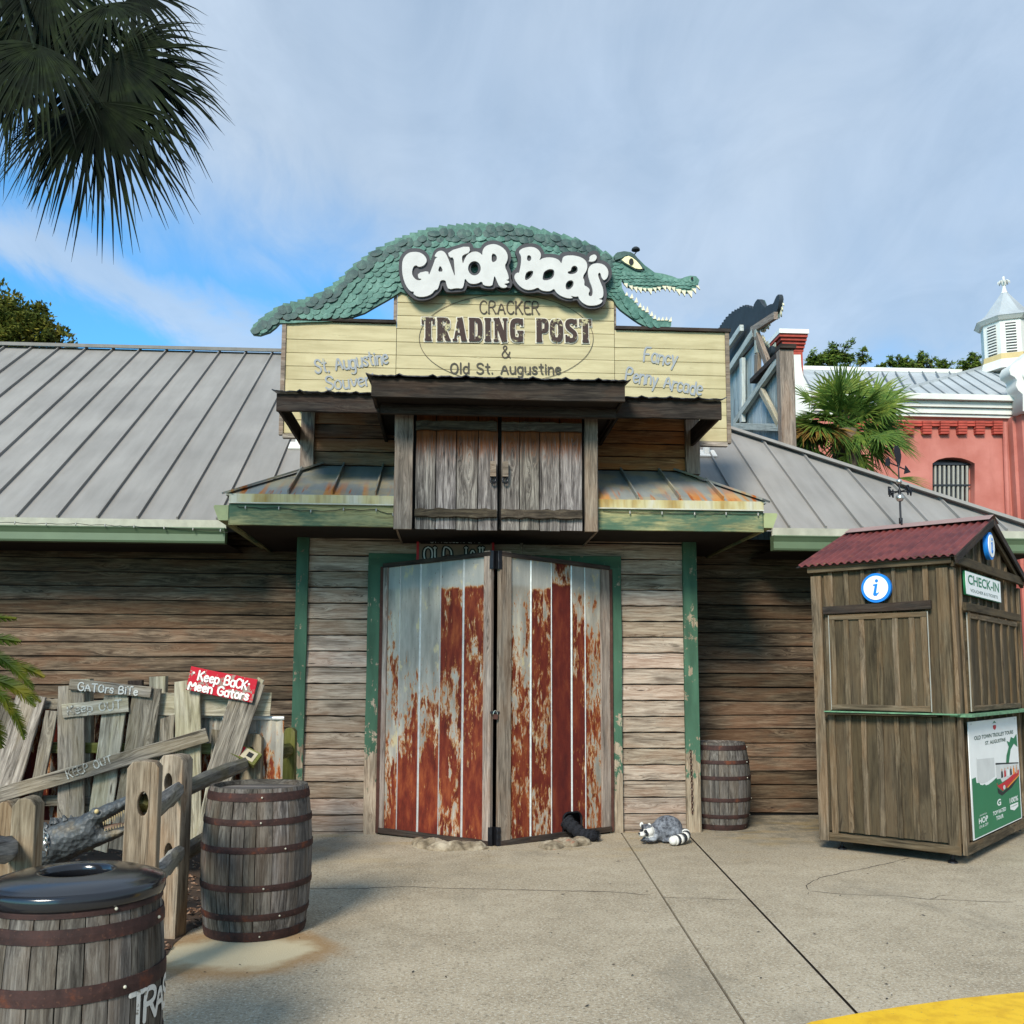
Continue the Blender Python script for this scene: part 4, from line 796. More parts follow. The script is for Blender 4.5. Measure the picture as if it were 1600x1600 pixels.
def cutpan(name, pts): return obj(name, pts+[p-Vector((0, 0, .02)) for p in pts], [tuple(range(len(pts))), tuple(reversed(range(len(pts), 2*len(pts))))]+[((i+1) % len(pts), i, i+len(pts), (i+1) % len(pts)+len(pts)) for i in range(len(pts))], M['roof_rust'], barn)
sl_ = (zj-zd)/(F0-.01-ye)
zp = lambda y: zd+(y-ye)*sl_
br = cutpan('pent_roof', [EL, ER, TR, TL])
for s, E_, T_ in ((-1, EL, TL), (1, ER, TR)):
    bk = YBK+1.2
    pts = [E_, T_, Vector((T_.x, bk, zj)), Vector((E_.x, bk, zd))]
    if s > 0: pts = pts[::-1]
    pts = [p-Vector((0, 0, .001)) for p in pts]; cutpan('pent_roof', pts[::-1])
    obj('hip_cap', *bar(E_+Vector((0, 0, .01)), T_+Vector((0, 0, .02)), .13, .02, nrm=Vector((s*.5, -.5, .9))), M['roof_rust'], barn)
obj('pent_roof', [TL, TR, Vector((TR.x, F0+1.6, zj)), Vector((TL.x, F0+1.6, zj))], [(0, 1, 2, 3)], M['roof_rust'], barn)
Nb = Vector((0, -sl_, 1)).normalized()
for x in (450, 518.5, 586.5, 996, 1062, 1130):
    p = at(x, 774, ye); X = p.x
    yt = F0-.02
    if X < TL.x: yt = ye+(F0-ye)*(X-EL.x)/(TL.x-EL.x)
    if X > TR.x: yt = ye+(F0-ye)*(ER.x-X)/(ER.x-TR.x)
    obj('seam', *bar((X, ye-.005, zp(ye)+.02), (X, yt, zp(yt)+.02), .014, .05, nrm=Nb), M['roof_rust'], br)
# upper storey wall
UX0, UX1 = at(472, 700, F0).x, at(1090, 700, F0).x; ZU = at(600, 643, YC2).z+.32
uw = MB(); uw.box(UX0+.02, UX1-.02, F0+.015, F0+.1, zj-.05, ZU); uw.box(UX0+.02, UX0+.1, F0+.1, F0+1.6, zj-.5, ZU); uw.box(UX1-.1, UX1-.02, F0+.1, F0+1.6, zj-.5, ZU); uw.box(UX0+.1, UX1-.1, F0+1.5, F0+1.6, zj-.5, ZU)
uwo = uw.obj('upper_wall', M['black'], barn)
PX0, PX1 = at(490, 700, F0).x, at(1071, 700, F0).x
siding(uwo, None, None, zj+.01, ZU, F0, .148, M['upper'], gaps=lambda z: [(PX0, LX0+.1)])
siding(uwo, None, None, zj+.01, ZU, F0, .148, M['upper_warm'], gaps=lambda z: [(LX1-.1, PX1)])
for a, b in ((UX0-.01, PX0+.01), (PX1-.01, UX1+.01)): trim('corner_post', a, b, zj-.03, ZU, F0-.03, M['grey_post'], .06)
for x, s in ((UX0, -1), (UX1, 1)):
    z = zj-.4
    while z < ZU: board('plank', uwo, (x+s*.0, F0, z+.07), (x+s*.0, F0+1.6, z+.07), .15, .02, M['upper'], nrm=(s, 0, .1)); z += .148
# loft bay: posts, two doors of four boards, battens and handles
ZL0, ZL1 = at(780, 829, YL).z, at(780, 636, YL).z
lb = MB(); lb.box(LX0+.03, LX0+.06, YL+.03, F0, ZL0+.02, ZL1); lb.box(LX1-.06, LX1-.03, YL+.03, F0, ZL0+.02, ZL1); lb.box(LX0+.06, LX1-.06, YL+.06, YL+.08, ZL0+.02, ZL1); lb.box(LX0+.06, LX1-.06, YL+.08, F0, ZL0+.02, ZL0+.04)
lbo = lb.obj('loft_bay', M['black'], barn)
board('loft_side', barn, (LX1-.028, YL+.02, (ZL0+ZL1)/2), (LX1-.028, F0, (ZL0+ZL1)/2), ZL1-ZL0, .02, M['grey_post'], nrm=(1, 0, 0)); board('loft_side', barn, (LX0+.028, YL+.02, (ZL0+ZL1)/2), (LX0+.028, F0, (ZL0+ZL1)/2), ZL1-ZL0, .02, M['grey_post'], nrm=(-1, 0, 0))
trim('loft_post', LX0, at(645, 740, YL).x, ZL0+.0, ZL1, YL, M['grey_post'], .05); trim('loft_post', at(913, 740, YL).x, LX1-.03, ZL0, ZL1, YL, M['grey_post'], .05)
for xs, lab in (([649, 681, 713, 747, 778], -1), ([783, 812, 843, 875, 910], 1)):
    X = [at(x, 740, YL).x for x in xs]; ld = MB().box(X[0], X[-1], YL+.03, YL+.045, ZL0+.02, ZL1).obj('loft_door', M['black'], barn)
    for a, b in zip(X, X[1:]): board('door_board', ld, ((a+b)/2, YL+.01+rnd.uniform(-.004, .004), ZL0+rnd.uniform(0, .015)), ((a+b)/2, YL+.01, ZL1), b-a-.007, .03, M['loft'], seg=8, jit=.002)
    for y in (667, 803): z = at(780, y, YL).z; board('door_batten', ld, (X[0]+.0, YL-.03, z+rnd.uniform(-.01, .01)), (X[-1]-.01, YL-.03, z), .085, .04, M['loft_batten'], seg=14, jit=.009, warp=.006)
    hx_ = at(770 if lab < 0 else 789, 740, YL).x; z0, z1 = at(780, 747, YL).z, at(780, 724, YL).z
    obj('handle_block', *bar((hx_, YL-.05, z0), (hx_, YL-.05, z1), .055, .07), M['grey_post'], ld)
    obj('ring_pull', *tube([(hx_+.025*math.cos(a), YL-.05, z0-.03+.03*math.sin(a)) for a in [6.283*k/10 for k in range(10)]], .010, 6, closed=True), M['dark_iron'], ld)
obj('loft_soffit', [(LX0+.03, YL+.0, ZL0+.012), (LX1-.03, YL, ZL0+.012), (LX1-.03, F0, ZL0+.012), (LX0+.03, F0, ZL0+.012)], [(0, 3, 2, 1)], M['darkwood'], barn)
# canopies over loft (nearer) and over upper wall
def canopy(xa, xb, Y, yt, yb, yback, over=.05, zslope=.17):
    z1, z0 = at((xa+xb)/2, yt, Y).z, at((xa+xb)/2, yb, Y).z; X0, X1 = at(xa, yb, Y).x, at(xb, yb, Y).x
    c = board('canopy_fascia', barn, (X0, Y, (z0+z1)/2), (X1, Y, (z0+z1)/2), z1-z0, .035, M['fascia'], seg=8, jit=.004)
    for x, s in ((X0, -1), (X1, 1)): board('canopy_fascia', barn, (x-s*.02, Y+.02, (z0+z1)/2), (x-s*.02, yback, (z0+z1)/2), z1-z0, .03, M['fascia'], nrm=(s, 0, 0))
    if over > .045: obj('canopy_soffit', [(X0+.03, Y+.02, z0+.03), (X1-.03, Y+.02, z0+.03), (X1-.03, yback, z0+.03), (X0+.03, yback, z0+.03)], [(0, 3, 2, 1)], M['darkwood'], barn)
    a, b = X0-over, X1+over; n = max(4, int((b-a)/.30)); sh = MB(); ya = Y-.07; P = []
    nn = n*8
    for j in range(nn+1):
        x = a+(b-a)*j/nn; r = (.016 if j % 8 in (0,) else 0)+rnd.uniform(-.004, .004)
        P.append((x, r))
    top = [Vector((x, ya+rnd.uniform(-.01, .01), z1+.012+r)) for x, r in P]; bk = [Vector((x, yback, z1+.012+r+zslope*(yback-ya))) for x, r in P]
    for j in range(nn):
        sh.v += [top[j], top[j+1], bk[j+1], bk[j], top[j]-Vector((0, 0, .01)), top[j+1]-Vector((0, 0, .01)), bk[j+1]-Vector((0, 0, .01)), bk[j]-Vector((0, 0, .01))]; q = j*8
        sh.f += [(q, q+1, q+2, q+3), (q+7, q+6, q+5, q+4), (q, q+4, q+5, q+1)]; sh.m += [0]*3
    sh.obj('canopy_sheet', M['dark_iron'], barn)
    return z0, z1, X0, X1
canopy(432, 594, YC2, 617, 644, YS, over=.04); canopy(962, 1127, YC2, 626, 654, YS, over=.04)
z0, z1, X0, X1 = canopy(580, 976, YC, 595, 625, YS, over=.05, zslope=.12)
board('canopy_beam', barn, (at(595, 634, YC+.3).x, YC+.3, z0-.02), (at(962, 634, YC+.3).x, YC+.3, z0-.02), .10, .05, M['fascia'])
nb = MB()
for x, y, z in NAILS: r = .0045; nb.add(([(x-r, y, z), (x, y, z-r), (x+r, y, z), (x, y, z+r), (x, y-.003, z)], [(0, 1, 4), (1, 2, 4), (2, 3, 4), (3, 0, 4)]))
tag(nb.obj('nail_heads', M['rust_iron'], barn), kind='stuff')
# bits on the roof beside the upper wall
for x, y in ((467, 700), (1104, 712)):
    p = rp(x, y); v = thing('roof_vent', 'small white pipe vent poking out of the metal roof %s' % ('left of the upper storey' if x < 800 else 'right of the upper storey'), 'vent', p)
    obj('vent_base', *bar(p+Vector((-.12, 0, .03)), p+Vector((.12, 0, .03)), .2, .02, nrm=Ne), M['white'], v); obj('vent_pipe', *tube([p, p+Vector((0, 0, .2))], .045, 10), M['white'], v); obj('vent_cap', *tube([p+Vector((0, 0, .2)), p+Vector((0, 0, .23))], .06, 10), M['white'], v)
# pole standing behind the doors
p = at(815, 868, F0-.12); obj('pole', *tube([(p.x, F0-.12, 2.3), (p.x, F0-.12, 3.02)], .015, 6), M['grey_post'], barn)
# ------------------------------------------------------------------ big yellow sign, gator cut-out, white lettering
def VM(p, ang=0.0): return T(p) @ Matrix(((1, 0, 0, 0), (0, 0, -1, 0), (0, 1, 0, 0), (0, 0, 0, 1))) @ Matrix.Rotation(ang, 4, 'Z')
def loc(pts, Y, p): return [((at(x, y, Y).x-p.x), (at(x, y, Y).z-p.z)) for x, y in pts]
sb = thing('signboard', 'stepped pale yellow plank signboard above the entrance reading CRACKER TRADING POST', 'sign', at(790, 688, YS))
sxa, sx1, sx2, sxb = at(446, 560, YS).x, at(619, 560, YS).x, at(960, 560, YS).x, at(1133, 560, YS).x
zr = at(790, 513, YS).z; zbm = at(790, 684, YS).z; ztop = at(790, 458, YS).z
z = zbm; i = 0; rows = []
while z < ztop-.03:
    h = .152; rows.append((z, min(z+h, ztop) if z+h < ztop-.05 else ztop)); z += h
for z0, z1 in rows:
    segs = [(sx1, sx2)] if z0 > zr-.09 else ([(sxa, sx1), (sx1, sx2), (sx2, sxb)])
    for a, b in segs:
        zz = (zr+.012 if (a != sx1 and z1 > zr-.09) else z1)
        board('plank', sb, (a+.003, YS+rnd.uniform(-.002, .002), (z0+zz)/2), (b-.003, YS, (z0+zz)/2), zz-z0-.003, .022, M['sign'], jit=.0012, warp=.0015, seg=6)
for a, b, z0_, z1_ in ((sxa+.01, sxb-.01, zbm+.01, zr-.02), (sx1+.02, sx2-.02, zr-.02, ztop-.02)): obj('backing', *boxv(a, b, YS+.014, YS+.03, z0_, z1_), M['darkwood'], sb)
def sp(name, *a, mat=M['grey_post'], **k): return obj(name, *bar(*a, **k), mat, sb)
sp('trim', (sxa-.02, YS, zbm-.02), (sxa-.02, YS, zr+.02), .045, .06); sp('trim', (sxb+.02, YS, zbm-.02), (sxb+.02, YS, zr+.02), .045, .06)
sp('cap', (sxa-.05, YS, zr+.03), (sx1-.01, YS, zr+.03), .035, .10, mat=M['fascia']); sp('cap', (sx2+.01, YS, zr+.03), (sxb+.06, YS, zr+.03), .035, .10, mat=M['fascia'])
sp('trim', (sx1-.02, YS+.02, zr), (sx1-.02, YS+.02, ztop), .035, .05); sp('trim', (sx2+.015, YS+.03, zr), (sx2+.015, YS+.03, ztop), .02, .05)
sp('trim', (sxa, YS, zbm-.03), (sxb, YS, zbm-.03), .05, .06, mat=M['picket'])
for x in (sxa+.3, sx1+.1, 0, sx2-.1, sxb-.3): sp('back_brace', (x, YS+.06, zbm), (x, YS+.06, zr if abs(x-(sx1+sx2)/2) > .9 else ztop), .09, .08)
YT = YS-.0185
ring = []
for k in range(73):
    a = 2*math.pi*k/72; p = at(791+136*math.cos(a), 529-69*math.sin(a), YT); ring.append(p)
R0p = at(791, 529, YT); rb = ribbon([(p.x-R0p.x, p.z-R0p.z) for p in ring], .006, 0, False); place(bpy.data.objects.new('painted_oval', mesh('painted_oval', rb[0], rb[1], M['sign_ink'])), VM(R0p), sb)
def write(s, x0, y0, x1, y1, hpx, mat, Y=YT, name='lettering', parent=sb, **k):
    """text whose baseline runs from photo point 0 to photo point 1 on the wall plane Y"""
    a, b = at(x0, y0, Y), at(x1, y1, Y); h = at(x0, y0-hpx, Y).z-a.z; ang = math.atan2(b.z-a.z, b.x-a.x)
    return lettering(name, s, VM(a, ang), h, mat, parent, width=(b-a).length, **k)
write('CRACKER', 750, 490, 842, 491, 20, M['sign_ink'], w=.55, slab=.55, smooth=True, gap=1.2)
HK = dict(slabfont=True, gap=.75)
write('TRADING', 659, 533, 818, 535, 37, M['halo'], wide=.024, depth0=.0008, name='lettering_outline', **HK)
write('POST', 838, 535, 924, 536, 37, M['halo'], wide=.024, depth0=.0008, name='lettering_outline', **HK)
write('TRADING', 659, 533, 818, 535, 37, M['post_ink'], depth0=.0125, **HK)
write('POST', 838, 535, 924, 536, 37, M['post_ink'], depth0=.0125, **HK)
write('&', 784, 559, 797, 559, 19, M['sign_ink'], w=.6, gap=0)
write('Old St. Augustine', 704, 583.5, 876, 584.5, 16, M['old_ink'], w=.95, gap=1.3, jit=.06)
write('St. Augustine', 493, 583, 607, 568, 21, M['pale_ink'], w=.8, gap=1.0, jit=.25)
write('Souvenirs', 510, 610, 606, 600, 20, M['pale_ink'], w=.8, gap=1.0, jit=.25)
write('Fancy', 1006, 563, 1056, 572, 21, M['pale_ink'], w=.8, gap=1.0, jit=.25)
write('Penny Arcade', 977, 594, 1095, 618, 21, M['pale_ink'], w=.8, gap=1.0, jit=.25)
# gator outline in photo measure
TOP = [(392,519),(396,511),(404,503),(414,495),(427,486),(442,478),(465,473),(490,465),(507,456),(521,447),(540,431),(552,418),(565,408),(587,392),(601,386),(617,377),(640,369),(665,361),(685,357),(712,354),(747,352),(787,352),(807,354),(827,357),(845,361),(862,366),(877,369),(895,374),(910,379),(926,387),(942,395),(957,403)]
HEAD = [(962,397),(972,395.5),(982,396),(989,399),(995,404),(1001,410),(1007,416),(1014,421),(1022,427),(1035,429),(1050,433),(1058,436.5),(1064,436.5),(1070,434),(1078,432),(1087,433),(1092,439),(1090,446),(1086,451),(1080,457),(1072,458),(1065,457),(1056,453),(1047,450.5),(1039,450),(1031,452),(1022,453.5),(1013,454),(1003,453),(991,451),(982,449),(976,445),(971.6,438),(970.5,443),(971.6,452),(976,460),(983,466),(990,471),(996,479),(1003,485),(1011,489.5),(1016,495),(1020,499),(1026,501),(1036,501),(1044,501),(1048,504),(1048,510),(1045,515),(1030,516),(1016,515.5),(1008,511),(997,505),(988,499),(979,492.5),(969,485),(962.6,478),(959,471),(955,467)]
BOT = [(900,462),(760,461),(640,462),(626,457),(620,461),(605,470),(587,480),(570,490),(552,496),(532,502),(510,504),(480,504.5),(455,506),(437,506),(432,512),(422,520),(407,525),(396,524)]
def serr(P, step=14, amp=3.6):
    out_ = []; L = 0
    for a, b in zip(P, P[1:]):
        d = math.dist(a, b); n = max(1, round(d/step))
        for i in range(n):
            t0, t1 = i/n, (i+1)/n; p = (a[0]+(b[0]-a[0])*t0, a[1]+(b[1]-a[1])*t0); nx, ny = (b[1]-a[1])/d, -(b[0]-a[0])/d; m = (a[0]+(b[0]-a[0])*(t0+.12/n), a[1]+(b[1]-a[1])*(t0+.12/n)); f = min(1, .35+out_.__len__()/30)
            out_ += [p, (m[0]+nx*amp*f, m[1]+ny*amp*f), (a[0]+(b[0]-a[0])*(t0+.6/n)+nx*amp*.5*f, a[1]+(b[1]-a[1])*(t0+.6/n)+ny*amp*.5*f)]
    return out_+[P[-1]]
YGA = YS-.02
gp = at(720, 510, YGA)
def gator(root, MX, sc, front=1):
    L = lambda pts: [(x*sc, y*sc) for x, y in loc(pts, YGA, gp)]
    out_ = serr(TOP)+HEAD+BOT; d = .05*sc
    body = shape('gator_board', [L(out_)], MX, d, M['gator'] if front > 0 else M['gator_edge'], root)
    F = front*(d/2)
    dark = MB(); lite = MB(); pp = out_
    def topy(x):
        for a, b in zip(TOP, TOP[1:]):
            if a[0] <= x <= b[0] and b[0] > a[0]: t = (x-a[0])/(b[0]-a[0]); return a[1]+(b[1]-a[1])*t, math.atan2(b[1]-a[1], b[0]-a[0])
        return 402, .6
    W, H = 13.0, 8.0; r2 = random.Random(3)
    def scale(x, y, w, h, ang, tgt, mi):
        ca, sa = math.cos(ang), math.sin(ang); ring_ = []
        for dx_, dy_, zz in ((-.62, -.25, .002), (-.5, .28, .014), (-.25, .55, .022), (.12, .62, .025), (.45, .42, .020), (.62, -.1, .006), (.3, -.62, .0), (-.3, -.6, .0)):
            q = (x+(dx_*w)*ca-(dy_*h)*sa, y+(dx_*w)*sa+(dy_*h)*ca); ring_.append((q, zz))
        if not all(in_poly(q[0], q[1], pp) for q, _ in ring_): return
        k = len(tgt.v); P = L([q for q, _ in ring_]+[(x, y)])
        for (a, b), zz in zip(P, [z for _, z in ring_]+[.021]): tgt.v.append(Vector((a, b, F+front*zz*sc*(w/14)*.8)))
        # skirt so that the lower lip stands off the board
        for (a, b) in P[:6]: tgt.v.append(Vector((a, b, F)))
        for j in range(8): f = (k+j, k+(j+1) % 8, k+8); tgt.f.append(f[::-1] if front > 0 else f)
        for j in range(5): f = (k+j, k+9+j, k+10+j, k+j+1); tgt.f.append(f[::-1] if front > 0 else f)
    row = 0; y = 350
    while y < 528:
        x = 395+(row % 2)*W/2
        while x < 960:
            ty, an = topy(x)
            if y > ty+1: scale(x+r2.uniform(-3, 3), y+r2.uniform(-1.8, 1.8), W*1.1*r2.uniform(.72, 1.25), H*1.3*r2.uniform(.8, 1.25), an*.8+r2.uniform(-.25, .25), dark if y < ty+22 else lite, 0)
            x += W
        y += H; row += 1
    row = 0; y = 398
    while y < 516:
        x = 944+(row % 2)*4
        while x < 1092:
            if not (968 < x < 1004 and 402 < y < 427) and not (y > 512):
                an = .15 if y < 460 else .75
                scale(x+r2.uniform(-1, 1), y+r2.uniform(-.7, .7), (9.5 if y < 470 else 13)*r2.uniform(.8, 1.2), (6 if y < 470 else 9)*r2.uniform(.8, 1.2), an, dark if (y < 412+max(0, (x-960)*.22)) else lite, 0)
            x += 8 if y < 470 else 11
        y += 5.2 if y < 470 else 7.5; row += 1
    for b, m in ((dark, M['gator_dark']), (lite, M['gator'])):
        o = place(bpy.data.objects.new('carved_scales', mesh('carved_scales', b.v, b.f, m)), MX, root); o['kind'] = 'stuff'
    def sub(name, pts, z, dd, mat): return shape(name, [L(pts)], MX @ T((0, 0, F+front*z)), dd, mat, root)
    eye = [(970,409.5),(975,405),(980.5,403.7),(986,406),(993,411.5),(998.5,418),(1002,423.5),(997.5,424),(991,423),(983,418.5),(975,414)]
    sub('eye_rim', [(p[0]+(p[0]-986)*.16, p[1]+(p[1]-414)*.22) for p in eye], .012, .02, M['gator_dark']); e = sub('eye', eye, .03, .02, M['cream'])
    sub('pupil', [(984.5+3.6*math.cos(t), 413.2+5.2*math.sin(t)) for t in [6.283*k/14 for k in range(14)]], .045, .012, M['bill_black'])
    sub('nostril', [(1079.5+2*math.cos(t), 438+2.2*math.sin(t)) for t in [6.283*k/10 for k in range(10)]], .03, .01, M['bill_black'])
    brow = [(960,410),(958,404),(963,398),(974,396),(984,397.5),(990,401),(998,411),(1003,420),(1006,424),(1002,423),(994,411),(985,404),(977,402.5),(969,407)]
    sub('brow', brow, .02, .03, M['gator_dark'])
    for x, y, w, h in ((977,446,3,6),(985,449.5,3,6.5),(992,451.5,3.4,7.5),(999,452.5,3.6,7.5),(1006,453.5,3,5),(1014.5,453.8,4,8.5),(1022,452.8,2.8,6.5),(1028.5,451.5,3,6),(1037,450,3.4,6.5),(1044,450,4,8),(1051,452,3,6.5),(1059,455,4.2,8.5),(1067,457,3.6,8),(1076.5,457.5,4.4,9.5),(1083,454,3.2,6.5),(1088,449.5,2.2,5)):
        lean = 2.2 if x < 1070 else (3.5 if x < 1086 else 5); sub('tooth', [(x-w, y-1.5), (x+w, y-1.5), (x+lean, y+h)], .0, .02, M['tooth'])
    for x, y, w, h in ((978,462,2.4,4.5),(986,466.5,3,6.5),(993,473,3,7),(999,480.5,2.8,6),(1004,485,2.8,6),(1010,488,3,8),(1017,494,2.8,6.5),(1022,498.5,2.6,5.5),(1028,501,2.8,4.5),(1034,501,2.6,4.5),(1040,501,2.4,4.5),(1046,502.5,2.6,6)):
        sub('tooth', [(x-w, y+1.5), (x+w, y+1.5), (x+(.8 if x < 1042 else 2), y-h)], -.0, .02, M['tooth'])
ga = thing('gator_cutout', 'green carved wooden gator with open toothy jaws stretched along the top of the yellow sign', 'gator cut-out', gp)
gator(ga, VM(gp), 1.0)
# white bubble lettering on a dark backing
def c5(u, v): return (610+u/8, 370+v/8)
def c6(u, v): return (790+u/8, 370+v/8)
GO = [(300,195),(360,200),(410,225),(445,265),(457,310),(430,355),(390,378),(350,383),(325,360),(290,375),(270,430),(275,490),(310,535),(350,553),(388,545),(385,530),(348,525),(343,460),(472,432),(480,476),(488,478),(545,330),(562,275),(598,262),(550,254),(562,225),(585,195),(625,179),(660,186),(694,215),(740,320),(798,488),(808,492),(800,380),(790,262),(738,268),(718,190),(980,112),(1000,195),(905,235),(892,265),(906,350),(925,290),(960,230),(1020,195),(1080,190),(1125,212),(1150,242),(1150,180),(1180,130),(1240,102),(1310,97),(1390,130),(1450,190),(1470,260),(1455,320),(1425,370),(1470,470),(1482,538),(1440,545),(1485,562),(1480,583),(1412,596),(1462,618),(1450,640),(1400,646),(1360,625),(1330,560),(1300,485),(1285,560),(1270,625),(1160,615),(1145,560),(1090,590),(1020,597),(970,577),(930,520),(920,600),(900,655),(830,646),(725,665),(700,600),(690,548),(625,548),(610,610),(590,665),(555,670),(520,720),(440,755),(340,757),(285,717),(300,690),(250,690),(190,610),(155,500),(145,400),(152,300),(190,235),(240,202)]
GH = [[(620,355),(590,445),(665,440)], [(1050+80*math.cos(t), 400+90*math.sin(t)) for t in [6.283*k/20 for k in range(20)]], [(1265,215),(1310,220),(1335,265),(1320,312),(1265,330)]]
GH2 = [[(1050+52*math.cos(t), 405+66*math.sin(t)) for t in [6.283*k/20 for k in range(20)]]]
BO = [(160,195),(200,155),(270,135),(340,133),(400,160),(438,210),(440,260),(415,305),(460,275),(530,262),(610,270),(670,300),(695,345),(705,300),(715,260),(760,240),(860,240),(950,265),(1005,310),(1022,370),(1010,430),(960,505),(985,560),(980,615),(1005,625),(1040,650),(1052,680),(1033,715),(1042,748),(1075,750),(1090,700),(1080,640),(1040,540),(1024,450),(1037,390),(1080,347),(1150,335),(1220,350),(1270,400),(1285,460),(1270,520),(1225,555),(1195,510),(1185,462),(1163,453),(1150,485),(1185,580),(1215,650),(1222,720),(1210,770),(1150,783),(1215,795),(1190,840),(1120,865),(1030,867),(960,832),(915,782),(908,747),(870,757),(800,740),(845,770),(790,778),(700,752),(630,702),(605,652),(560,685),(490,687),(430,667),(405,637),(340,667),(260,672),(190,637),(130,572),(105,510),(120,470),(155,450),(165,465),(185,380),(195,300),(190,235)]
BH = [[(270,235),(310,240),(325,280),(300,315),(265,300)], [(265,440),(345,425),(340,480),(300,530),(245,555),(240,500)], [(480,440),(540,408),(600,415),(612,460),(590,520),(530,550),(460,550),(465,490)], [(820,390),(850,365),(890,375),(905,420),(880,460),(820,477),(775,465),(775,440),(815,430)], [(770,560),(820,545),(850,570),(845,620),(800,665),(755,665),(745,610)]]
AP = [(1085,230),(1120,228),(1140,260),(1125,300),(1085,318),(1030,315),(1050,290),(1045,255)]
bl = thing('name_lettering', 'white bubble lettering with dark grey backing mounted over the gator reading GATOR BOB\'S', 'lettering', at(790, 460, YS-.15))
def bub(name, cf, outer, holes, white, Y, dep, mat, off):
    p = at(790, 460, Y); sm = lambda lp: [tuple(v)[:2] for v in chaikin([Vector((a, b, 0)) for a, b in lp], 1, True)]
    return shape(name, [loc([cf(*q) for q in sm(l)], Y, p) for l in [outer]+holes], VM(p), dep, mat, bl, offset=off)
shr = lambda lp, k: [((x-sum(a for a, _ in lp)/len(lp))*k+sum(a for a, _ in lp)/len(lp), (y-sum(b for _, b in lp)/len(lp))*k+sum(b for _, b in lp)/len(lp)) for x, y in lp]
def grow(lp, dpx):   # outward offset with averaged normals; spikes smoothed
    P = [Vector((x, y)) for x, y in lp]; A = sum(P[i-1].x*P[i].y-P[i].x*P[i-1].y for i in range(len(P))); s = 1 if A > 0 else -1; o = []
    for i, p in enumerate(P):
        a = (p-P[i-1]).normalized(); b = (P[(i+1) % len(P)]-p).normalized(); n = Vector((a.y+b.y, -a.x-b.x))
        n = (n.normalized() if n.length > .3 else Vector((a.y, -a.x)))*s; cross = (a.x*b.y-a.y*b.x)*s
        k = dpx*(1.12 if cross > 0.2 else (0.55 if cross < -0.6 else 1.0)); o.append((p.x+n.x*k, p.y+n.y*k))
    return o
GB = [(300,170),(370,175),(430,205),(472,262),(482,310),(520,330),(540,250),(560,195),(600,160),(660,160),(700,175),(700,175),(985,90),(1015,120),(1025,170),(1140,170),(1165,110),(1240,75),(1320,72),(1410,108),(1475,180),(1496,260),(1480,330),(1455,370),(1495,460),(1508,540),(1510,600),(1480,655),(1400,672),(1335,640),(1320,600),(1295,640),(1270,652),(1150,640),(1130,612),(1020,625),(950,600),(935,650),(915,680),(720,692),(690,670),(670,600),(640,600),(620,670),(590,700),(560,730),(520,760),(440,790),(330,790),(240,722),(170,630),(130,500),(120,400),(128,290),(170,220),(240,178)]
bub('lettering_backing', c5, GB, [shr(GH2[0], 1.25)], 0, YS-.125, .05, M['charcoal'], .015)
bub('gator_letters', c5, GO, GH, 1, YS-.16, .03, M['letter_white'], 0)
BB = [(130,195),(190,130),(270,108),(350,108),(420,140),(462,200),(466,245),(530,238),(620,245),(680,265),(700,225),(760,212),(870,212),(960,238),(1020,280),(1035,225),(1085,200),(1130,203),(1168,260),(1150,318),(1230,325),(1290,380),(1312,460),(1295,530),(1235,585),(1220,590),(1248,720),(1240,790),(1215,855),(1130,895),(1020,895),(945,855),(900,790),(880,785),(790,805),(690,778),(600,715),(580,705),(490,715),(410,685),(340,695),(250,700),(170,660),(105,590),(78,510),(100,450),(135,425),(160,370),(170,300),(150,240)]
bub('lettering_backing', c6, BB, [shr(BH[1], 1.0), shr(BH[2], 1.0), shr(BH[3], 1.0), shr(BH[4], 1.0)], 0, YS-.125, .05, M['charcoal'], .015)
bub('bob_letters', c6, BO, BH, 1, YS-.16, .03, M['letter_white'], 0); bub('apostrophe', c6, AP, [], 1, YS-.16, .03, M['letter_white'], 0)
for x, y in ((700, 452), (905, 455)):
    p = at(x, y, YS-.08); obj('standoff', *bar(p, p+Vector((0, .09, 0)), .05, .05, nrm=(0, 0, 1)), M['charcoal'], bl)
# little lamp on a stalk above the gator's brow
p = at(991, 398, YGA+.02); fl = thing('sign_lamp', 'small dark hooded lamp on a stalk above the gator\'s brow', 'lamp', p)
t_ = at(996, 391.5, YGA+.02); obj('stalk', *tube([p, t_], .007, 6), M['gator_edge'], fl)
obj('lamp_hood', *lathe([(0.0, .03), (.025, .028), (.045, .012), (.05, -.008), (.042, -.012), (0, .004)], 14, c=t_+Vector((-.02, 0, .01))), M['gator_edge'], fl, smooth=True)
# second sign: the same stepped sign and gator facing the side street, seen from behind
SX = at(1228, 600, 12.3).x; YN = 12.3; s2 = 1.16
ss2 = thing('side_signboard', 'back of a second signboard, blue-grey boards with pale timber braces behind the roof hip', 'sign', (SX, YN+2.7, 3.6))
zl = at(1228, 551, YN).z; zc2 = zl+.62; Ltot = 4.7*s2; yb0, yb1, yb2, yb3 = YN, YN+Ltot*.25, YN+Ltot*.75, YN+Ltot
y = yb0; bw = .2
while y < yb3:
    top = zc2 if yb1-.05 < y < yb2 else zl
    board('plank', ss2, (SX+.06, y+bw/2, 3.3), (SX+.06, y+bw/2, top), bw-.006, .025, M['backboard'], nrm=(-1, 0, 0), jit=.002); y += bw
def s2b(name, a, b, w=.1, t=.06, mat='framewood', nrm=(-1, 0, 0)): return board(name, ss2, a, b, w, t, M[mat], nrm=nrm, jit=.003)
PY = lambda x, yy: atp(x, yy, Vector((SX-.02, 0, 0)), Vector((1, 0, 0)))
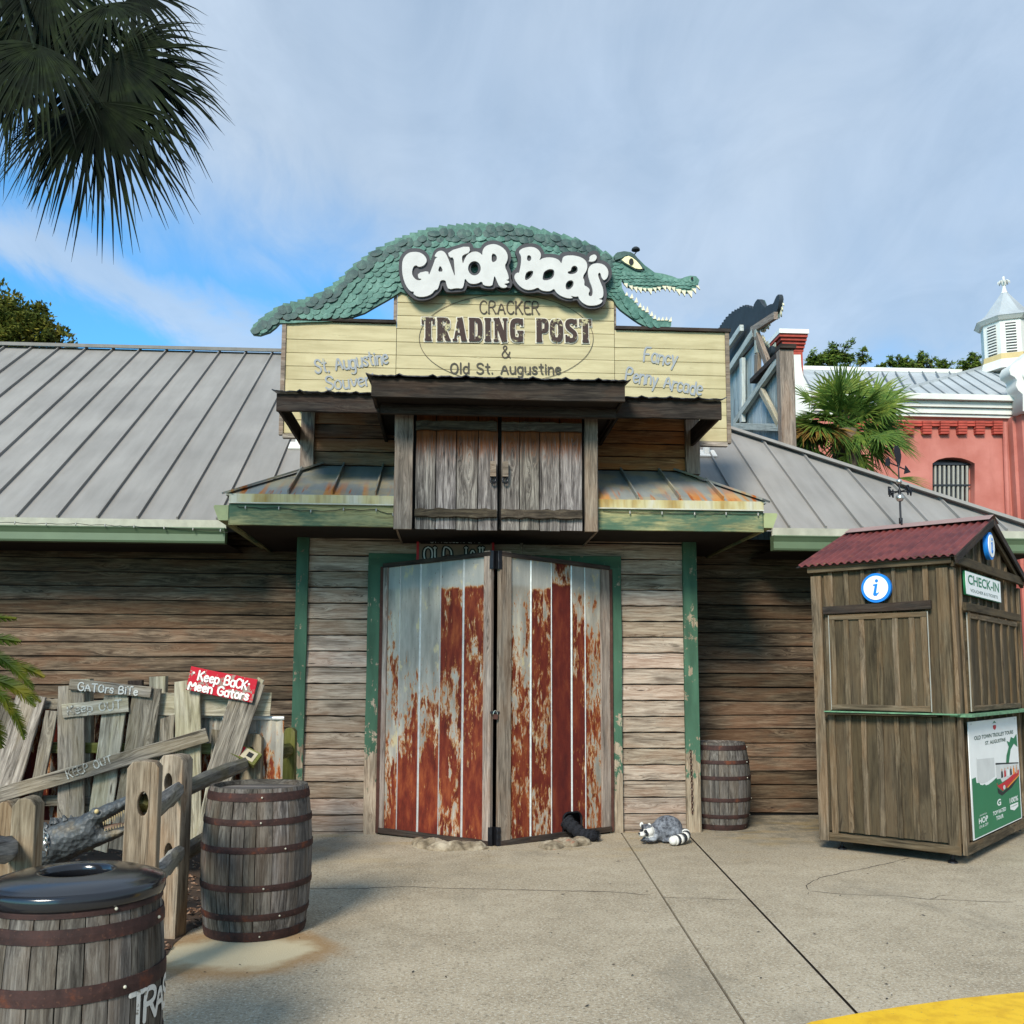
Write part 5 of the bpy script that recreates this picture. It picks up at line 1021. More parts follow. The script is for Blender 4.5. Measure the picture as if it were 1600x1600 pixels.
board('post', ss2, (SX-.02, YN-.05, 3.3), (SX-.02, YN-.05, zl), .20, .14, M['grey_post'], nrm=(0, -1, 0))
obj('post_cap', *bar((SX-.12, YN-.06, zl+.04), (SX+.10, YN-.06, zl+.04), .06, .2), M['fascia'], ss2)
obj('cap', *bar((SX+.02, YN, zl+.03), (SX+.02, yb1, zl+.03), .16, .07, nrm=(0, 0, 1)), M['fascia'], ss2)
def pb(name, x0, y0, x1, y1, w=.1, mat='framewood'): a, b = PY(x0, y0), PY(x1, y1); s2b(name, a, b, w, .06, mat)
pb('brace', 1216, 563, 1148, 662, .11); pb('rail', 1148, 666, 1220, 668, .10); pb('brace', 1190, 610, 1218, 664, .09, 'picket_pale'); pb('stud', 1160, 560, 1160, 660, .12)
pb('brace', 1178, 520, 1136, 584, .12); pb('brace', 1159, 512, 1136, 545, .10); pb('stud', 1184, 553, 1184, 590, .16, 'grey_post')
pb('stud', 1183, 515, 1183, 552, .09); pb('brace', 1180, 516, 1200, 570, .12, 'grey_post'); pb('strut', 1175, 516, 1212, 493, .10, 'grey_post')
g2 = thing('gator_cutout', 'dark back of a second gator cut-out seen nearly edge-on above the side signboard', 'gator cut-out', (SX+.1, YN+2.7, zl))
# same outline, head towards the street
MX2 = Matrix(((0, 0, -1, SX+.10), (-1, 0, 0, YN+3.55), (0, 1, 0, zl+.22), (0, 0, 0, 1)))
gator(g2, MX2, 1.18, front=-1)
# ------------------------------------------------------------------ check-in kiosk
ZK = 0.10
K0 = atz(1503, 1334, ZK); KL = atz(1283, 1309, ZK); K0.z = KL.z = 0
ex = (KL-K0).normalized(); Lu = (KL-K0).length; ey = Vector((-ex.y, ex.x, 0)); ey = ey if ey.dot(Vector((.6, .8, 0))) > 0 else -ey
# inward directions: the left face looks along -ey, the right face along -ex
Wd = (atp(1597, 1100, K0, ex)-K0).dot(ey)
print('kiosk', Lu, Wd, K0, KL)
ki = thing('check_in_kiosk', 'olive brown board-and-batten ticket kiosk with red corrugated roof', 'kiosk', K0+ex*Lu/2+ey*Wd/2)
def K(u, w, z): return K0+ex*u+ey*w+Vector((0, 0, z))
kl = lambda x, y, o=0.0: atp(x, y, K0-ey*o, ey); kr = lambda x, y, o=0.0: atp(x, y, K0-ex*o, ex)
nl, nr = -ey, -ex
ul = lambda x, y: (kl(x, y)-K0).dot(ex); wr = lambda x, y: (kr(x, y)-K0).dot(ey)
ZW = kl(1486, 880).z+.10
zct = kl(1400, 1116).z
kw = MB()
for a, b, c, d in ((0.02, Lu-.02, .02, .05), (.02, .05, .05, Wd-.05), (Lu-.05, Lu-.02, .05, Wd-.05), (.02, Lu-.02, Wd-.05, Wd-.02)):
    v, f = boxv(a, b, c, d, ZK+.02, ZW); kw.add(([K(*q) for q in v], f))
v, f = boxv(.03, Lu-.03, .03, Wd-.03, ZK, ZK+.02); kw.add(([K(*q) for q in v], f))
kwo = kw.obj('kiosk_wall', M['kiosk'], ki)
def kb_(name, a, b, w, t, n, mat='kiosk_batten', par=None, **k): return board(name, par or ki, a, b, w, t, M[mat], nrm=n, **k)
# board and batten on both faces
def face(P, Lf, n, bx, zlo, zhi, step):
    c = sorted(bx)
    edges = [0.0]+c+[Lf]
    for a, b in zip(edges, edges[1:]):
        kb_('plank', P(0, (a+b)/2, zlo), P(0, (a+b)/2, zhi), b-a-.003, .02, n, 'kiosk', kwo, seg=3, jit=.001)
    for x in c: kb_('batten', P(.02, x+rnd.uniform(-.006, .006), zlo), P(.02, x+rnd.uniform(-.006, .006), zhi), .045*rnd.uniform(.85, 1.15), .022, n, 'kiosk_batten', None, seg=8, jit=.004)
PLf = lambda o, x, z: K(x, -o, z)
PRf = lambda o, x, z: K(-o, x, z)
bl_ = [ul(x, 1250) for x in (1307, 1331, 1355, 1380, 1407, 1432, 1459)]; br_ = [Wd*k/9 for k in range(1, 9)]
face(PLf, Lu, nl, bl_, ZK+.08, zct-.02, .16); face(PRf, Wd, nr, br_, ZK+.08, zct-.02, .12)
bl2 = [ul(x, 920) for x in (1300, 1324, 1349, 1374, 1398, 1424, 1447)]
face(PLf, Lu, nl, bl2, zct+.01, ZW-.02, .16); face(PRf, Wd, nr, br_, zct+.01, ZW-.02, .12)
# corner boards, sole plates, frieze
for a, b in ((ZK-.01, ZW-.14),):
    kb_('corner_board', K(.045, -.03, a), K(.045, -.03, b), .10, .03, nl); kb_('corner_board', K(-.03, .03, a), K(-.03, .03, b), .085, .03, nr)
    kb_('corner_board', K(Lu-.045, -.03, a), K(Lu-.045, -.03, b), .10, .03, nl); kb_('corner_board', K(-.03, Wd-.04, a), K(-.03, Wd-.04, b), .09, .03, nr)
    kb_('corner_board', K(Lu-.15, -.022, a), K(Lu-.15, -.022, b), .06, .03, nl)
kb_('sole_board', K(0, -.036, ZK+.03), K(Lu-.1, -.036, ZK+.03), .07, .025, nl); kb_('sole_board', K(-.036, 0, ZK+.03), K(-.036, Wd, ZK+.03), .09, .025, nr)
zfr = kl(1486, 880).z+.035
kb_('frieze', K(-.05, -.065, zfr), K(Lu+.02, -.065, zfr), .085, .03, nl); kb_('frieze', K(-.065, -.05, zfr), K(-.065, Wd+.03, zfr), .085, .03, nr, 'kiosk')
# shutters: framed, with a piano hinge strip each side
def shutter(P, x0, x1, z0, z1, n, bx):
    s = MB(); vv, f = boxv(x0, x1, 0, .02, z0, z1); s.add(([P(.028+q[1], q[0], q[2]) for q in vv], f)); so2 = s.obj('shutter', M['kiosk'], ki); ee = sorted([x0, x1]+list(bx))
    for a, b in zip(ee, ee[1:]): kb_('plank', P(.05, (a+b)/2, z0), P(.05, (a+b)/2, z1), b-a-.003, .012, n, 'kiosk', so2, seg=3, jit=.001)
    for x in bx: kb_('batten', P(.06, x, z0+.05), P(.06, x, z1-.05), .05, .02, n, par=so2, seg=5)
    for a, b in ((z0+.025, .05), (z1-.025, .05)): kb_('shutter_rail', P(.065, x0, a), P(.065, x1, a), b, .022, n, par=so2)
    for x in (x0+.025, x1-.025): kb_('shutter_stile', P(.062, x, z0), P(.062, x, z1), .05, .022, n, par=so2)
    for x in (x0-.008, x1+.008): obj('hinge_strip', *bar(P(.058, x, z0), P(.058, x, z1), .007, .010, nrm=n), M['blind'], so2)
zsa, zsb = zct+.03, kl(1400, 958).z
shutter(PLf, ul(1454, 1030), ul(1302, 1030), zsa, zsb, nl, [ul(x, 1030) for x in (1327, 1352, 1378, 1404, 1430)])
kb_('shutter_header', PLf(.07, ul(1459, 950), zsb+.06), PLf(.07, ul(1291, 955), zsb+.045), .075, .03, nl, 'fascia')
w0, w1 = wr(1504, 1040), wr(1580, 1040)
shutter(PRf, w0, w1, zsa, zsb-.0, nr, [w0+(w1-w0)*t for t in (.2, .34, .5, .66, .82)])
kb_('shutter_header', PRf(.07, wr(1494, 950), zsb+.05), PRf(.07, wr(1582, 950), zsb+.05), .075, .03, nr, 'kiosk')
kb_('counter', PLf(.05, ul(1470, 1116), zct), PLf(.05, ul(1297, 1113), zct), .025, .16, nl, 'kiosk'); 
obj('counter_top', *bar(PLf(.06, -.06, zct+.014), PLf(.06, ul(1297, 1113), zct+.014), .18, .010, nrm=(0, 0, 1)), M['counter'], ki)
obj('counter_top', *bar(PRf(.06, -.05, zct+.002), PRf(.06, Wd+.03, zct+.002), .18, .022, nrm=(0, 0, 1)), M['counter'], ki)
# roof: gable towards the right face
ov = .12; og = .10
apx = atp(1546, 806, K0-ex*og, ex); zA = apx.z; evz = atp(1483, 862, K0-ex*og, ex).z
zE = evz; wm_ = Wd/2
print('roof', zA, zE, (apx-K0).dot(ey), Wd)
def rsheet(side):
    per = .07; u0, u1 = -og, Lu+.07; n3_ = 3
    w_e = -ov if side < 0 else Wd+ov
    for q in range(n3_):
        ua, ub = u0+(u1-u0)*q/n3_, u0+(u1-u0)*(q+1)/n3_+.02; nn = int((ub-ua)/per*6); vs = []; fs = []
        for i in range(nn+1):
            u = ua+(ub-ua)*i/nn; h = .011*math.cos(2*math.pi*u/per)+.003*(q % 2)
            vs += [K(u, wm_, zA+h), K(u, w_e, zE+h), K(u, w_e, zE+h-.006), K(u, wm_, zA+h-.006)]
        for i in range(nn): a = i*4; fs += [(a, a+4, a+5, a+1), (a+1, a+5, a+6, a+2), (a+3, a+2, a+6, a+7)]
        obj('roof_sheet', vs, fs, M['redroof'], ki, smooth=False)
rsheet(-1); rsheet(1)
zb9 = zE+(ov-.055)*(zA-zE)/(wm_+ov)-.02
for k in range(9):
    x = .05+(Lu-.1)*k/8
    if zb9 > zfr+.05: kb_('batten', K(x, -.05, zfr+.02), K(x, -.05, zb9), .05, .02, nl)
for s, w_e in ((-1, -ov), (1, Wd+ov)):
    dz = (zA-zE)/(wm_+ov); c0 = .09
    w1_ = wm_+s*.19
    obj('ridge_cap', [K(-og-.01, wm_, zA+.03), K(Lu+.08, wm_, zA+.03), K(Lu+.08, w1_, zA+.030-.19*dz), K(-og-.01, w1_, zA+.030-.19*dz)], [(0, 1, 2, 3), (3, 2, 1, 0)][:1], M['redcap'], ki)
    # barge boards and gable rafters
    kb_('barge_board', K(-og+.0, wm_, zA-.045), K(-og+.0, w_e, zE-.045), .07, .02, nr, 'fascia', seg=2, jit=0); kb_('rafter', K(-.05, wm_, zA-.10), K(-.05, w_e+s*-.06, zE-.07), .055, .03, nr, 'kiosk', seg=2, jit=0)
    obj('roof_soffit', [K(-og, wm_, zA-.02), K(Lu+.12, wm_, zA-.02), K(Lu+.12, w_e, zE-.02), K(-og, w_e, zE-.02)], [(0, 1, 2, 3)], M['darkwood'], ki)
# gable wall
gz = zfr+.04; sl2 = (zA-zE)/(wm_+ov)
obj('gable_wall', [K(-.01, 0, gz-.1), K(-.01, Wd, gz-.1), K(-.01, Wd, zA-.03-wm_*sl2), K(-.01, wm_, zA-.03), K(-.01, 0, zA-.03-wm_*sl2)], [(4, 3, 2, 1, 0)], M['kiosk'], ki)
for k in range(1, 10):
    w = Wd*k/10; zt3 = zA-.09-abs(w-wm_)*sl2
    if zt3 > gz+.03: kb_('batten', K(-.02, w, gz), K(-.02, w, zt3), .042, .02, nr, 'kiosk_batten', seg=3)
for u, w in ((.10, .08), (Lu-.16, .10), (.10, Wd-.08), (Lu-.16, Wd-.1)):
    lg = MB(); lg.add(tube([K(u, w, .03), K(u, w, ZK+.02)], .012, 8)); lg.add(tube([K(u, w, .0), K(u, w, .012), K(u, w, .03)], [.042, .040, .016], 12)); lg.obj('levelling_foot', M['dark_iron'], ki)
# signs on the kiosk
def FM(p, n):   # frame on a vertical face: x right as seen, y up, z out
    n = Vector(n).normalized(); x = Vector((0, 0, 1)).cross(n); return Matrix(((x.x, 0, n.x, p[0]), (x.y, 0, n.y, p[1]), (0, 1, n.z, p[2]), (0, 0, 0, 1)))
def info(p, n, r, lab):
    t = thing('information_sign', lab, 'sign', p); Mx = FM(p, n)
    c = lambda r, k=40, sx=1: [(r*math.cos(6.2832*i/k)*sx, r*math.sin(6.2832*i/k)) for i in range(k)]
    shape('sign_rim', [c(r)], Mx@T((0, 0, .02)), .04, M['blue'], t); shape('sign_face', [c(r*.82)], Mx@T((0, 0, .043)), .008, M['signwhite'], t)
    q = r*.82; st = [(-.20, .28), (.17, .34), (.03, -.42), (.10, -.46), (.24, -.38), (.26, -.44), (.06, -.66), (-.14, -.66), (-.22, -.54), (-.06, .16), (-.18, .18)]
    shape('letter_i', [[(x*q, y*q) for x, y in st]], Mx@T((0, 0, .0495)), .005, M['blue'], t); shape('i_dot', [[(x+.1*q, y+.58*q) for x, y in c(q*.13, 16)]], Mx@T((0, 0, .0495)), .005, M['blue'], t)
info(kl(1371, 919, .05), nl, .135, 'round blue and white information sign on the long left side of the kiosk')
info(kr(1541.5, 853.5, .06), nr, .135, 'round blue and white information sign in the kiosk gable')
ci = kr(1535.5, 918, .05); cw = (kr(1563, 921, .05)-kr(1509, 915, .05)).length; chh = kr(1509, 896, .05).z-kr(1509, 933, .05).z
cs = thing('check_in_sign', 'white rectangular sign with green CHECK-IN lettering under the kiosk gable', 'sign', ci); Mx = FM(ci, nr)
rct = lambda w, h, x=0, y=0: [(x-w/2, y-h/2), (x+w/2, y-h/2), (x+w/2, y+h/2), (x-w/2, y+h/2)]
shape('sign_edge', [rct(cw, chh)], Mx, .02, M['signgreen'], cs); shape('sign_panel', [rct(cw-.012, chh-.012)], Mx@T((0, 0, .011)), .004, M['signwhite'], cs)
def fit(name, s, Mx, x, y, w, h, mat, par, z=.0145, **k):
    o = fontmesh(name, s, Mx@T((x, y, z)), 1.0, mat, par, depth=.0, **k); xs = [v.co.x for v in o.data.vertices]; ys = [v.co.y for v in o.data.vertices]
    ax, bx_ = w/(max(xs)-min(xs)), h/(max(ys)-min(ys)); cx_, cy_ = (max(xs)+min(xs))/2, (max(ys)+min(ys))/2
    for v in o.data.vertices: v.co.x = (v.co.x-cx_)*ax; v.co.y = (v.co.y-cy_)*bx_
    o['kind'] = 'stuff'; return o
fit('lettering', 'CHECK-IN', Mx, 0, .035, cw*.88, chh*.42, M['signgreen'], cs, offset=.02); fit('small_lettering', 'VOUCHER & E-TICKETS', Mx, 0, -.062, cw*.78, chh*.13, M['signdark'], cs)
# trolley tour poster
a, b, c_, d_ = kr(1510.5, 1122, .05), kr(1588, 1124, .05), kr(1597, 1288, .05), kr(1521, 1303, .05)
pw = (b-a).length; phh = a.z-c_.z-.0; pc = (a+b+c_+d_)/4
po = thing('tour_poster', 'white and green trolley tour poster with a red trolley, hung below the kiosk counter', 'poster', pc); Mx = FM(pc, nr)
pw = wr(1590, 1200)-wr(1514, 1200); phh = kr(1514, 1122).z-kr(1521, 1303).z
shape('poster_sheet', [rct(pw, phh)], Mx, .006, M['signwhite'], po)
X = lambda u: (u-.5)*pw
Yv = lambda v: (.5-v)*phh
def pol(name, pts, mat, z=.0045): return shape(name, [[(X(u), Yv(v)) for u, v in pts]], Mx@T((0, 0, z)), 0.0, mat, po)
pol('green_field', [(.02, .485), (.09, .48), (.10, .53), (.15, .535), (.17, .555), (.21, .565), (.25, .56), (.27, .575), (.32, .575), (.40, .56), (.47, .54), (.98, .45), (.98, .99), (.02, .99)], M['signgreen'])
pol('grey_fort', [(.12, .31), (.13, .33), (.46, .35), (.46, .52), (.3, .55), (.2, .55), (.12, .52)], M['signgrey'], .0040)
pol('green_tree', [(.74, .22), (.80, .24), (.84, .19), (.90, .21), (.97, .17), (.98, .30), (.90, .26), (.82, .31), (.76, .44), (.70, .44), (.72, .36), (.78, .28)], M['signgreen'], .0050)
pol('trolley_roof', [(.48, .402), (.98, .452), (.98, .462), (.48, .418)], M['bill_black'], .0055)
pol('trolley_cabin', [(.49, .42), (.98, .463), (.98, .52), (.86, .56), (.55, .60), (.49, .55)], M['signgrey'], .0052)
pol('trolley_body', [(.48, .585), (.62, .60), (.98, .52), (.98, .56), (.66, .66), (.60, .675), (.50, .62)], M['red'], .0060)
pol('trolley_stripe', [(.70, .650), (.98, .565), (.98, .58), (.70, .665)], M['orange'], .0064)
pol('trolley_shadow', [(.49, .63), (.60, .685), (.96, .60), (.80, .67), (.58, .715), (.50, .68)], M['bill_black'], .0058)
pol('trolley_nose', [(.47, .55), (.56, .555), (.60, .60), (.50, .61)], M['signgreen'], .0068)
pol('trolley_wheel', [(.63+.025*math.cos(t), .645+.022*math.sin(t)) for t in [6.28*k/10 for k in range(10)]], M['signgrey'], .0072)
for k, m in enumerate(('bill_black', 'red', 'signwhite', 'bill_black', 'orange', 'skin')):
    u = .60+.065*k; v = .50-.0*k
    pol('rider', [(u-.02, v+.055), (u-.018, v), (u, v-.018), (u+.018, v), (u+.022, v+.05)], M[m], .0062); pol('rider_head', [(u+.012*math.cos(t), v-.022+.010*math.sin(t)) for t in [6.28*j/8 for j in range(8)]], M['skin'], .0066)
fit('lettering', 'OLD TOWN TROLLEY TOURS', Mx, X(.5), Yv(.145), pw*.80, phh*.036, M['signdark'], po, z=.0045, offset=.02); fit('lettering', 'ST. AUGUSTINE', Mx, X(.51), Yv(.205), pw*.42, phh*.034, M['signdark'], po, z=.0045, offset=.02)
pol('emblem_roof', [(.46, .04), (.50, .015), (.54, .04), (.50, .033)], M['signgreen'], .005); pol('emblem', [(.47, .055), (.53, .055), (.53, .085), (.50, .10), (.47, .085)], M['red'], .005)
fit('lettering', 'HOP', Mx, X(.19), Yv(.86), pw*.17, phh*.05, M['signwhite'], po, z=.0055, offset=.02); fit('lettering', 'ON & OFF', Mx, X(.19), Yv(.91), pw*.17, phh*.024, M['signwhite'], po, z=.0055); fit('lettering', 'UNLIMITED', Mx, X(.19), Yv(.815), pw*.13, phh*.012, M['signwhite'], po, z=.0055)
fit('lettering', 'G', Mx, X(.51), Yv(.765), pw*.08, phh*.06, M['signwhite'], po, z=.0055, offset=.03); fit('lettering', 'TOP RATED', Mx, X(.51), Yv(.845), pw*.27, phh*.036, M['signwhite'], po, z=.0055, offset=.02); fit('lettering', 'TOUR', Mx, X(.51), Yv(.898), pw*.15, phh*.036, M['signwhite'], po, z=.0055, offset=.02)
fit('lettering', '100%', Mx, X(.83), Yv(.79), pw*.19, phh*.05, M['signwhite'], po, z=.0055, offset=.02); pol('badge', [(.74, .83), (.92, .83), (.92, .87), (.83, .895), (.74, .87)], M['signwhite'], .0055); fit('lettering', 'GUARANTEE', Mx, X(.83), Yv(.85), pw*.14, phh*.012, M['signgreen'], po, z=.0062)
for u in (.05, .95): pol('grommet', [(u+.015*math.cos(t), .02+.008*math.sin(t)) for t in [6.28*j/8 for j in range(8)]], M['signgrey'], .006)
# weather vane
vb = K((atp(1408, 826, K0+ey*wm_, ey)-K0).dot(ex), wm_, zA+.03); wvn = thing('weather_vane', 'black iron weather vane with two silver balls on the kiosk ridge', 'weather vane', vb)
pxm = ((vb-CAM).dot(CF))/FPX; V = lambda dx_, dy_, dd=0.0: vb+CR*(dx_*pxm)+Vector((0, 0, dy_*pxm))+Vector((0, dd, 0))
for s in (-1, 1): obj('saddle_leg', *tube([V(0, 6), V(-s*3, 3)+ey*s*.03, V(-s*6, -3)+ey*s*.10], .010, 6), M['dark_iron'], wvn)
obj('mast', *tube([V(0, 2), V(0, 36)], .011, 8), M['dark_iron'], wvn); obj('mast', *tube([V(0, 46), V(0, 95)], .008, 8), M['dark_iron'], wvn); obj('collar', *tube([V(0, 3), V(0, 9)], .02, 8), M['dark_iron'], wvn); obj('hub', *tube([V(0, 47), V(0, 54)], .016, 8), M['dark_iron'], wvn)
def ball(c, r, n=16): return lathe([(r*math.sin(math.pi*i/n)+1e-4, -r*math.cos(math.pi*i/n)) for i in range(n+1)], n, c=c)
obj('silver_ball', *ball(V(0, 41), 6.3*pxm), M['silver'], wvn, smooth=True); obj('silver_ball', *ball(V(0, 67), 4.6*pxm), M['silver'], wvn, smooth=True)
for dx_, dd, ch_ in ((-19, -.05, 'E'), (19, .05, 'W'), (-6, .10, 'N'), (6, -.10, 'S')):
    e_ = V(dx_, 51+dx_*.06, dd); obj('arm', *tube([V(0, 51), e_], .006, 6), M['dark_iron'], wvn)
    fontmesh('direction_letter', ch_, T(e_+Vector((0, 0, .0)))@Matrix(((.8, 0, -.6, 0), (.6, 0, .8, 0), (0, 1, 0, 0), (0, 0, 0, 1)))@Matrix.Scale(1, 4), .13, M['dark_iron'], wvn, depth=.012)
obj('arrow_shaft', *tube([V(-15, 98), V(13, 85)], .007, 6), M['dark_iron'], wvn)
Mv = lambda p: Matrix(((1, 0, 0, p[0]), (0, 0, -1, p[1]), (0, 1, 0, p[2]), (0, 0, 0, 1))); q_ = pxm
shape('arrow_head', [[(0, 8*q_), (8*q_, -3*q_), (-3*q_, -6*q_)]], Mv(V(11, 85)), .008, M['dark_iron'], wvn); shape('arrow_tail', [[(-4*q_, -6*q_), (3*q_, -6*q_), (5*q_, 0), (2*q_, 9*q_), (-3*q_, 4*q_)]], Mv(V(-17, 98)), .008, M['dark_iron'], wvn)
shape('vane_figure', [[(-1*q_, 0), (2*q_, 0), (5*q_, 14*q_), (4*q_, 26*q_), (0, 33*q_), (-5*q_, 32*q_), (-6*q_, 24*q_), (-4*q_, 12*q_)]], Mv(V(0, 92)), .012, M['dark_iron'], wvn)
obj('tail_line', *tube([V(-20, 126), V(-6, 121)], .004, 5), M['dark_iron'], wvn)
# ------------------------------------------------------------------ things at the entrance
def blob(name, balls, mats, parent=None, vox=0.01, smooth=6, seg=14, label=None, rough_=0.0):
    """one continuous skin over overlapping ellipsoids: (centre, radii, material index[, rotation matrix])"""
    b = MB()
    for q in balls:
        c, r, mi = q[0], q[1], q[2]; R = q[3] if len(q) > 3 else Matrix.Identity(4)
        v, f = ball((0, 0, 0), 1.0, seg); b.add((v, f), mi, T(c) @ R @ Matrix.Diagonal((r[0], r[1], r[2], 1)))
    me = mesh('t', b.v, b.f, mats[0]); t = bpy.data.objects.new('t', me); COL.objects.link(t)
    m = t.modifiers.new('r', 'REMESH'); m.mode = 'VOXEL'; m.voxel_size = vox; m.use_smooth_shade = True
    s = t.modifiers.new('s', 'SMOOTH'); s.iterations = smooth; s.factor = .6
    dg = bpy.context.evaluated_depsgraph_get(); dg.update(); me2 = bpy.data.meshes.new_from_object(t.evaluated_get(dg)); bpy.data.objects.remove(t)
    if rough_: 
        for v in me2.vertices: v.co += v.normal*(noise.noise(v.co*14)*rough_+noise.noise(v.co*40)*rough_*.35)
    vs = [v.co.copy() for v in me2.vertices]; fs = [tuple(p.vertices) for p in me2.polygons]; mi = []
    inv = [((T(q[0]) @ (q[3] if len(q) > 3 else Matrix.Identity(4)) @ Matrix.Diagonal((q[1][0], q[1][1], q[1][2], 1))).inverted(), q[2]) for q in balls]
    for p in me2.polygons:
        c = p.center; best = min(((i @ c).length*(1 if True else 1), k) for i, k in inv); mi.append(best[1])
    return obj(name, vs, fs, mats[0], parent, smooth=True, mats=mats, mi=mi)
pxs = lambda p: (p-CAM).dot(CF)/FPX
# plank siding text board above the door, half hidden by the left leaf
YJ = F0-.10; a = at(651, 848, YJ); b = at(772, 899, YJ); jc = (a+b)/2
js = thing('jail_sign', 'old red-framed board lettered ST. AUGUSTINE, FL OLD JAIL half hidden behind the rusted door', 'sign', jc); w, h = b.x-a.x, a.z-b.z
Mx = VM(jc); shape('sign_panel', [rct(w-.03, h)], Mx, .02, M['oldsign'], js)
for s in (-1, 1): shape('sign_frame', [rct(.025, h+.02, s*(w/2-.0125))], Mx, .035, M['red'], js)
shape('sign_header', [rct(w*.9, .05, 0, h/2+.012)], Mx, .03, M['darkwood'], js)
def small(s, x0, y0, x1, y1, hp, mat, Y, par, **k): return write(s, x0, y0, x1, y1, hp, mat, Y=Y, parent=par, **k)
small('ST. AUGUSTINE, FL', 673, 848, 750, 848, 6, M['signgrey'], YJ-.018, js, w=.8)
small('OLD JAIL', 662, 877, 764, 877, 22, M['bill_black'], YJ-.012, js, w=1.5, slab=1.0, contrast=.3, smooth=True, wide=.010, depth0=.0005); small('OLD JAIL', 662, 877, 764, 877, 22, M['signgrey'], YJ-.014, js, w=.55, slab=.8, smooth=True, depth0=.004)
# stone threshold lumps
for pts, lab in (([(672, 1322, 30, 15), (700, 1326, 40, 14), (735, 1325, 30, 12), (657, 1319, 16, 12)], 'pale rounded stone lump under the left rusted door leaf'), ([(862, 1324, 20, 11), (885, 1320, 28, 13), (907, 1318, 18, 12)], 'pale stone lump with a reddish patch under the right rusted door leaf')):
    p0 = gpt(pts[0][0], pts[0][1]+6); t = tag(blob('threshold_stone', [(gpt(x, y+2)+Vector((0, .06, -.0)), (rx*pxs(p0), .13, r*pxs(p0)*.85), 0) for x, y, rx, r in pts], [M['stone']], None, .012, 8, rough_=.022), lab, 'stone')
# dark ringed tail poking out of the cat hole
P = [(884, 1282), (892, 1290), (902, 1298), (914, 1306), (925, 1314), (933, 1322)]
pts = []
for i, (x, y) in enumerate(P): pts.append(at(x, y, F0-.42-.035*i))
pts = [Vector(p) for p in chaikin(pts, 2)]; n = len(pts)
for p in pts: p.z = max(p.z, .055)
rr_ = [(.070*(1-.25*i/n))*(1+.10*math.sin(i*2.1))*(1 if i < n-3 else (n-i)/4.2) for i in range(n)]
tl = thing('animal_tail', 'fluffy dark ringed tail sticking out of the arched hole in the right rusted door', 'tail figure', pts[-1]); obj('tail', *tube(pts, rr_, 14), M['fur'], tl, smooth=True)
fb = MB()
for i in range(1500):
    k = rnd.randrange(1, n-1); p = pts[k]; d = (pts[k+1]-pts[k-1]).normalized(); u = Vector((rnd.gauss(0, 1), rnd.gauss(0, 1), rnd.gauss(0, 1))); u = (u-d*u.dot(d)).normalized(); q0 = p+u*rr_[k]*.95; q1 = q0+(u*.35+d).normalized()*.035; s = d.cross(u)*.0025
    if q1.z < .004: continue
    fb.add(([q0-s, q0+s, q1], [(0, 1, 2)]))
tag(fb.obj('fur_tufts', M['fur'], tl), kind='stuff')
# raccoon figure
rp_ = gpt(1036, 1316); s_ = pxs(rp_); RB = lambda x, y, dy=0.0: at(x, y, rp_.y+dy)
rc = thing('raccoon_figure', 'grey and white painted raccoon figure crouching at the foot of the boarded wall', 'raccoon figure', rp_)
mats = [M['coon'], M['coon_light'], M['coon_white'], M['coon_black']]
body = [(RB(1043, 1294, .02), (24*s_, .115, 20*s_), 0), (RB(1034, 1299, 0), (22*s_, .10, 16*s_), 0), (RB(1053, 1300, -.01), (15*s_, .10, 14*s_), 0), (RB(1022, 1299, -.03), (11*s_, .075, 12*s_), 0),
        (RB(1012, 1298.5, -.08), (10.5*s_, .068, 9.5*s_), 2), (RB(1010, 1292, -.085), (8.5*s_, .055, 4.6*s_), 0), (RB(1003, 1303.5, -.135), (5.6*s_, .045, 4*s_), 2), (RB(1010, 1311, -.09), (7*s_, .05, 3.2*s_), 0), (RB(1019, 1311, -.10), (8*s_, .045, 4*s_), 1), (RB(1024, 1306, -.07), (5*s_, .04, 7*s_), 1), (RB(1043, 1313, -.07), (10*s_, .04, 3*s_), 0), (RB(1058, 1309, -.05), (11*s_, .06, 6*s_), 0)]
blob('body', body, mats, rc, .0075, 3)
def eo(name, x, y, dy, r, m, par=rc, ry=None): return obj(name, *[ball((0, 0, 0), 1, 10)[0] and ([T(RB(x, y, dy)) @ Matrix.Diagonal((r[0]*s_, (ry or .02), r[1]*s_, 1)) @ v for v in ball((0, 0, 0), 1, 10)[0]]), ball((0, 0, 0), 1, 10)[1]], M[m], par, smooth=True)
eo('eye_mask', 1008.8, 1299, -.145, (2.8, 2.6), 'coon_black'); eo('eye_mask', 1011, 1303, -.135, (2.7, 3.6), 'coon_black'); eo('eye_mask', 1001.2, 1297.5, -.128, (2.0, 2.2), 'coon_black'); eo('nose_stripe', 1003.6, 1293.5, -.128, (1.3, 5), 'coon_black')
eo('nose', 998.6, 1302.3, -.168, (1.6, 1.4), 'coon_black', ry=.012); eo('eye', 1008.5, 1299.5, -.158, (1.1, 1.1), 'bill_black', ry=.008)
for x, y, dy in ((1002.6, 1289, -.07), (1014.5, 1290.5, -.08)): eo('ear', x, y, dy, (3.3, 4.4), 'coon_white'); eo('inner_ear', x+.3, y+.8, dy-.010, (1.5, 2.4), 'coon_black')
tp = [RB(x, y, dy) for x, y, dy in ((1062, 1306, .0), (1070, 1300, -.04), (1073, 1306, -.10), (1066, 1310, -.16), (1057, 1313, -.20), (1052, 1313.5, -.22))]
tp = chaikin(tp, 2); ntp = len(tp)
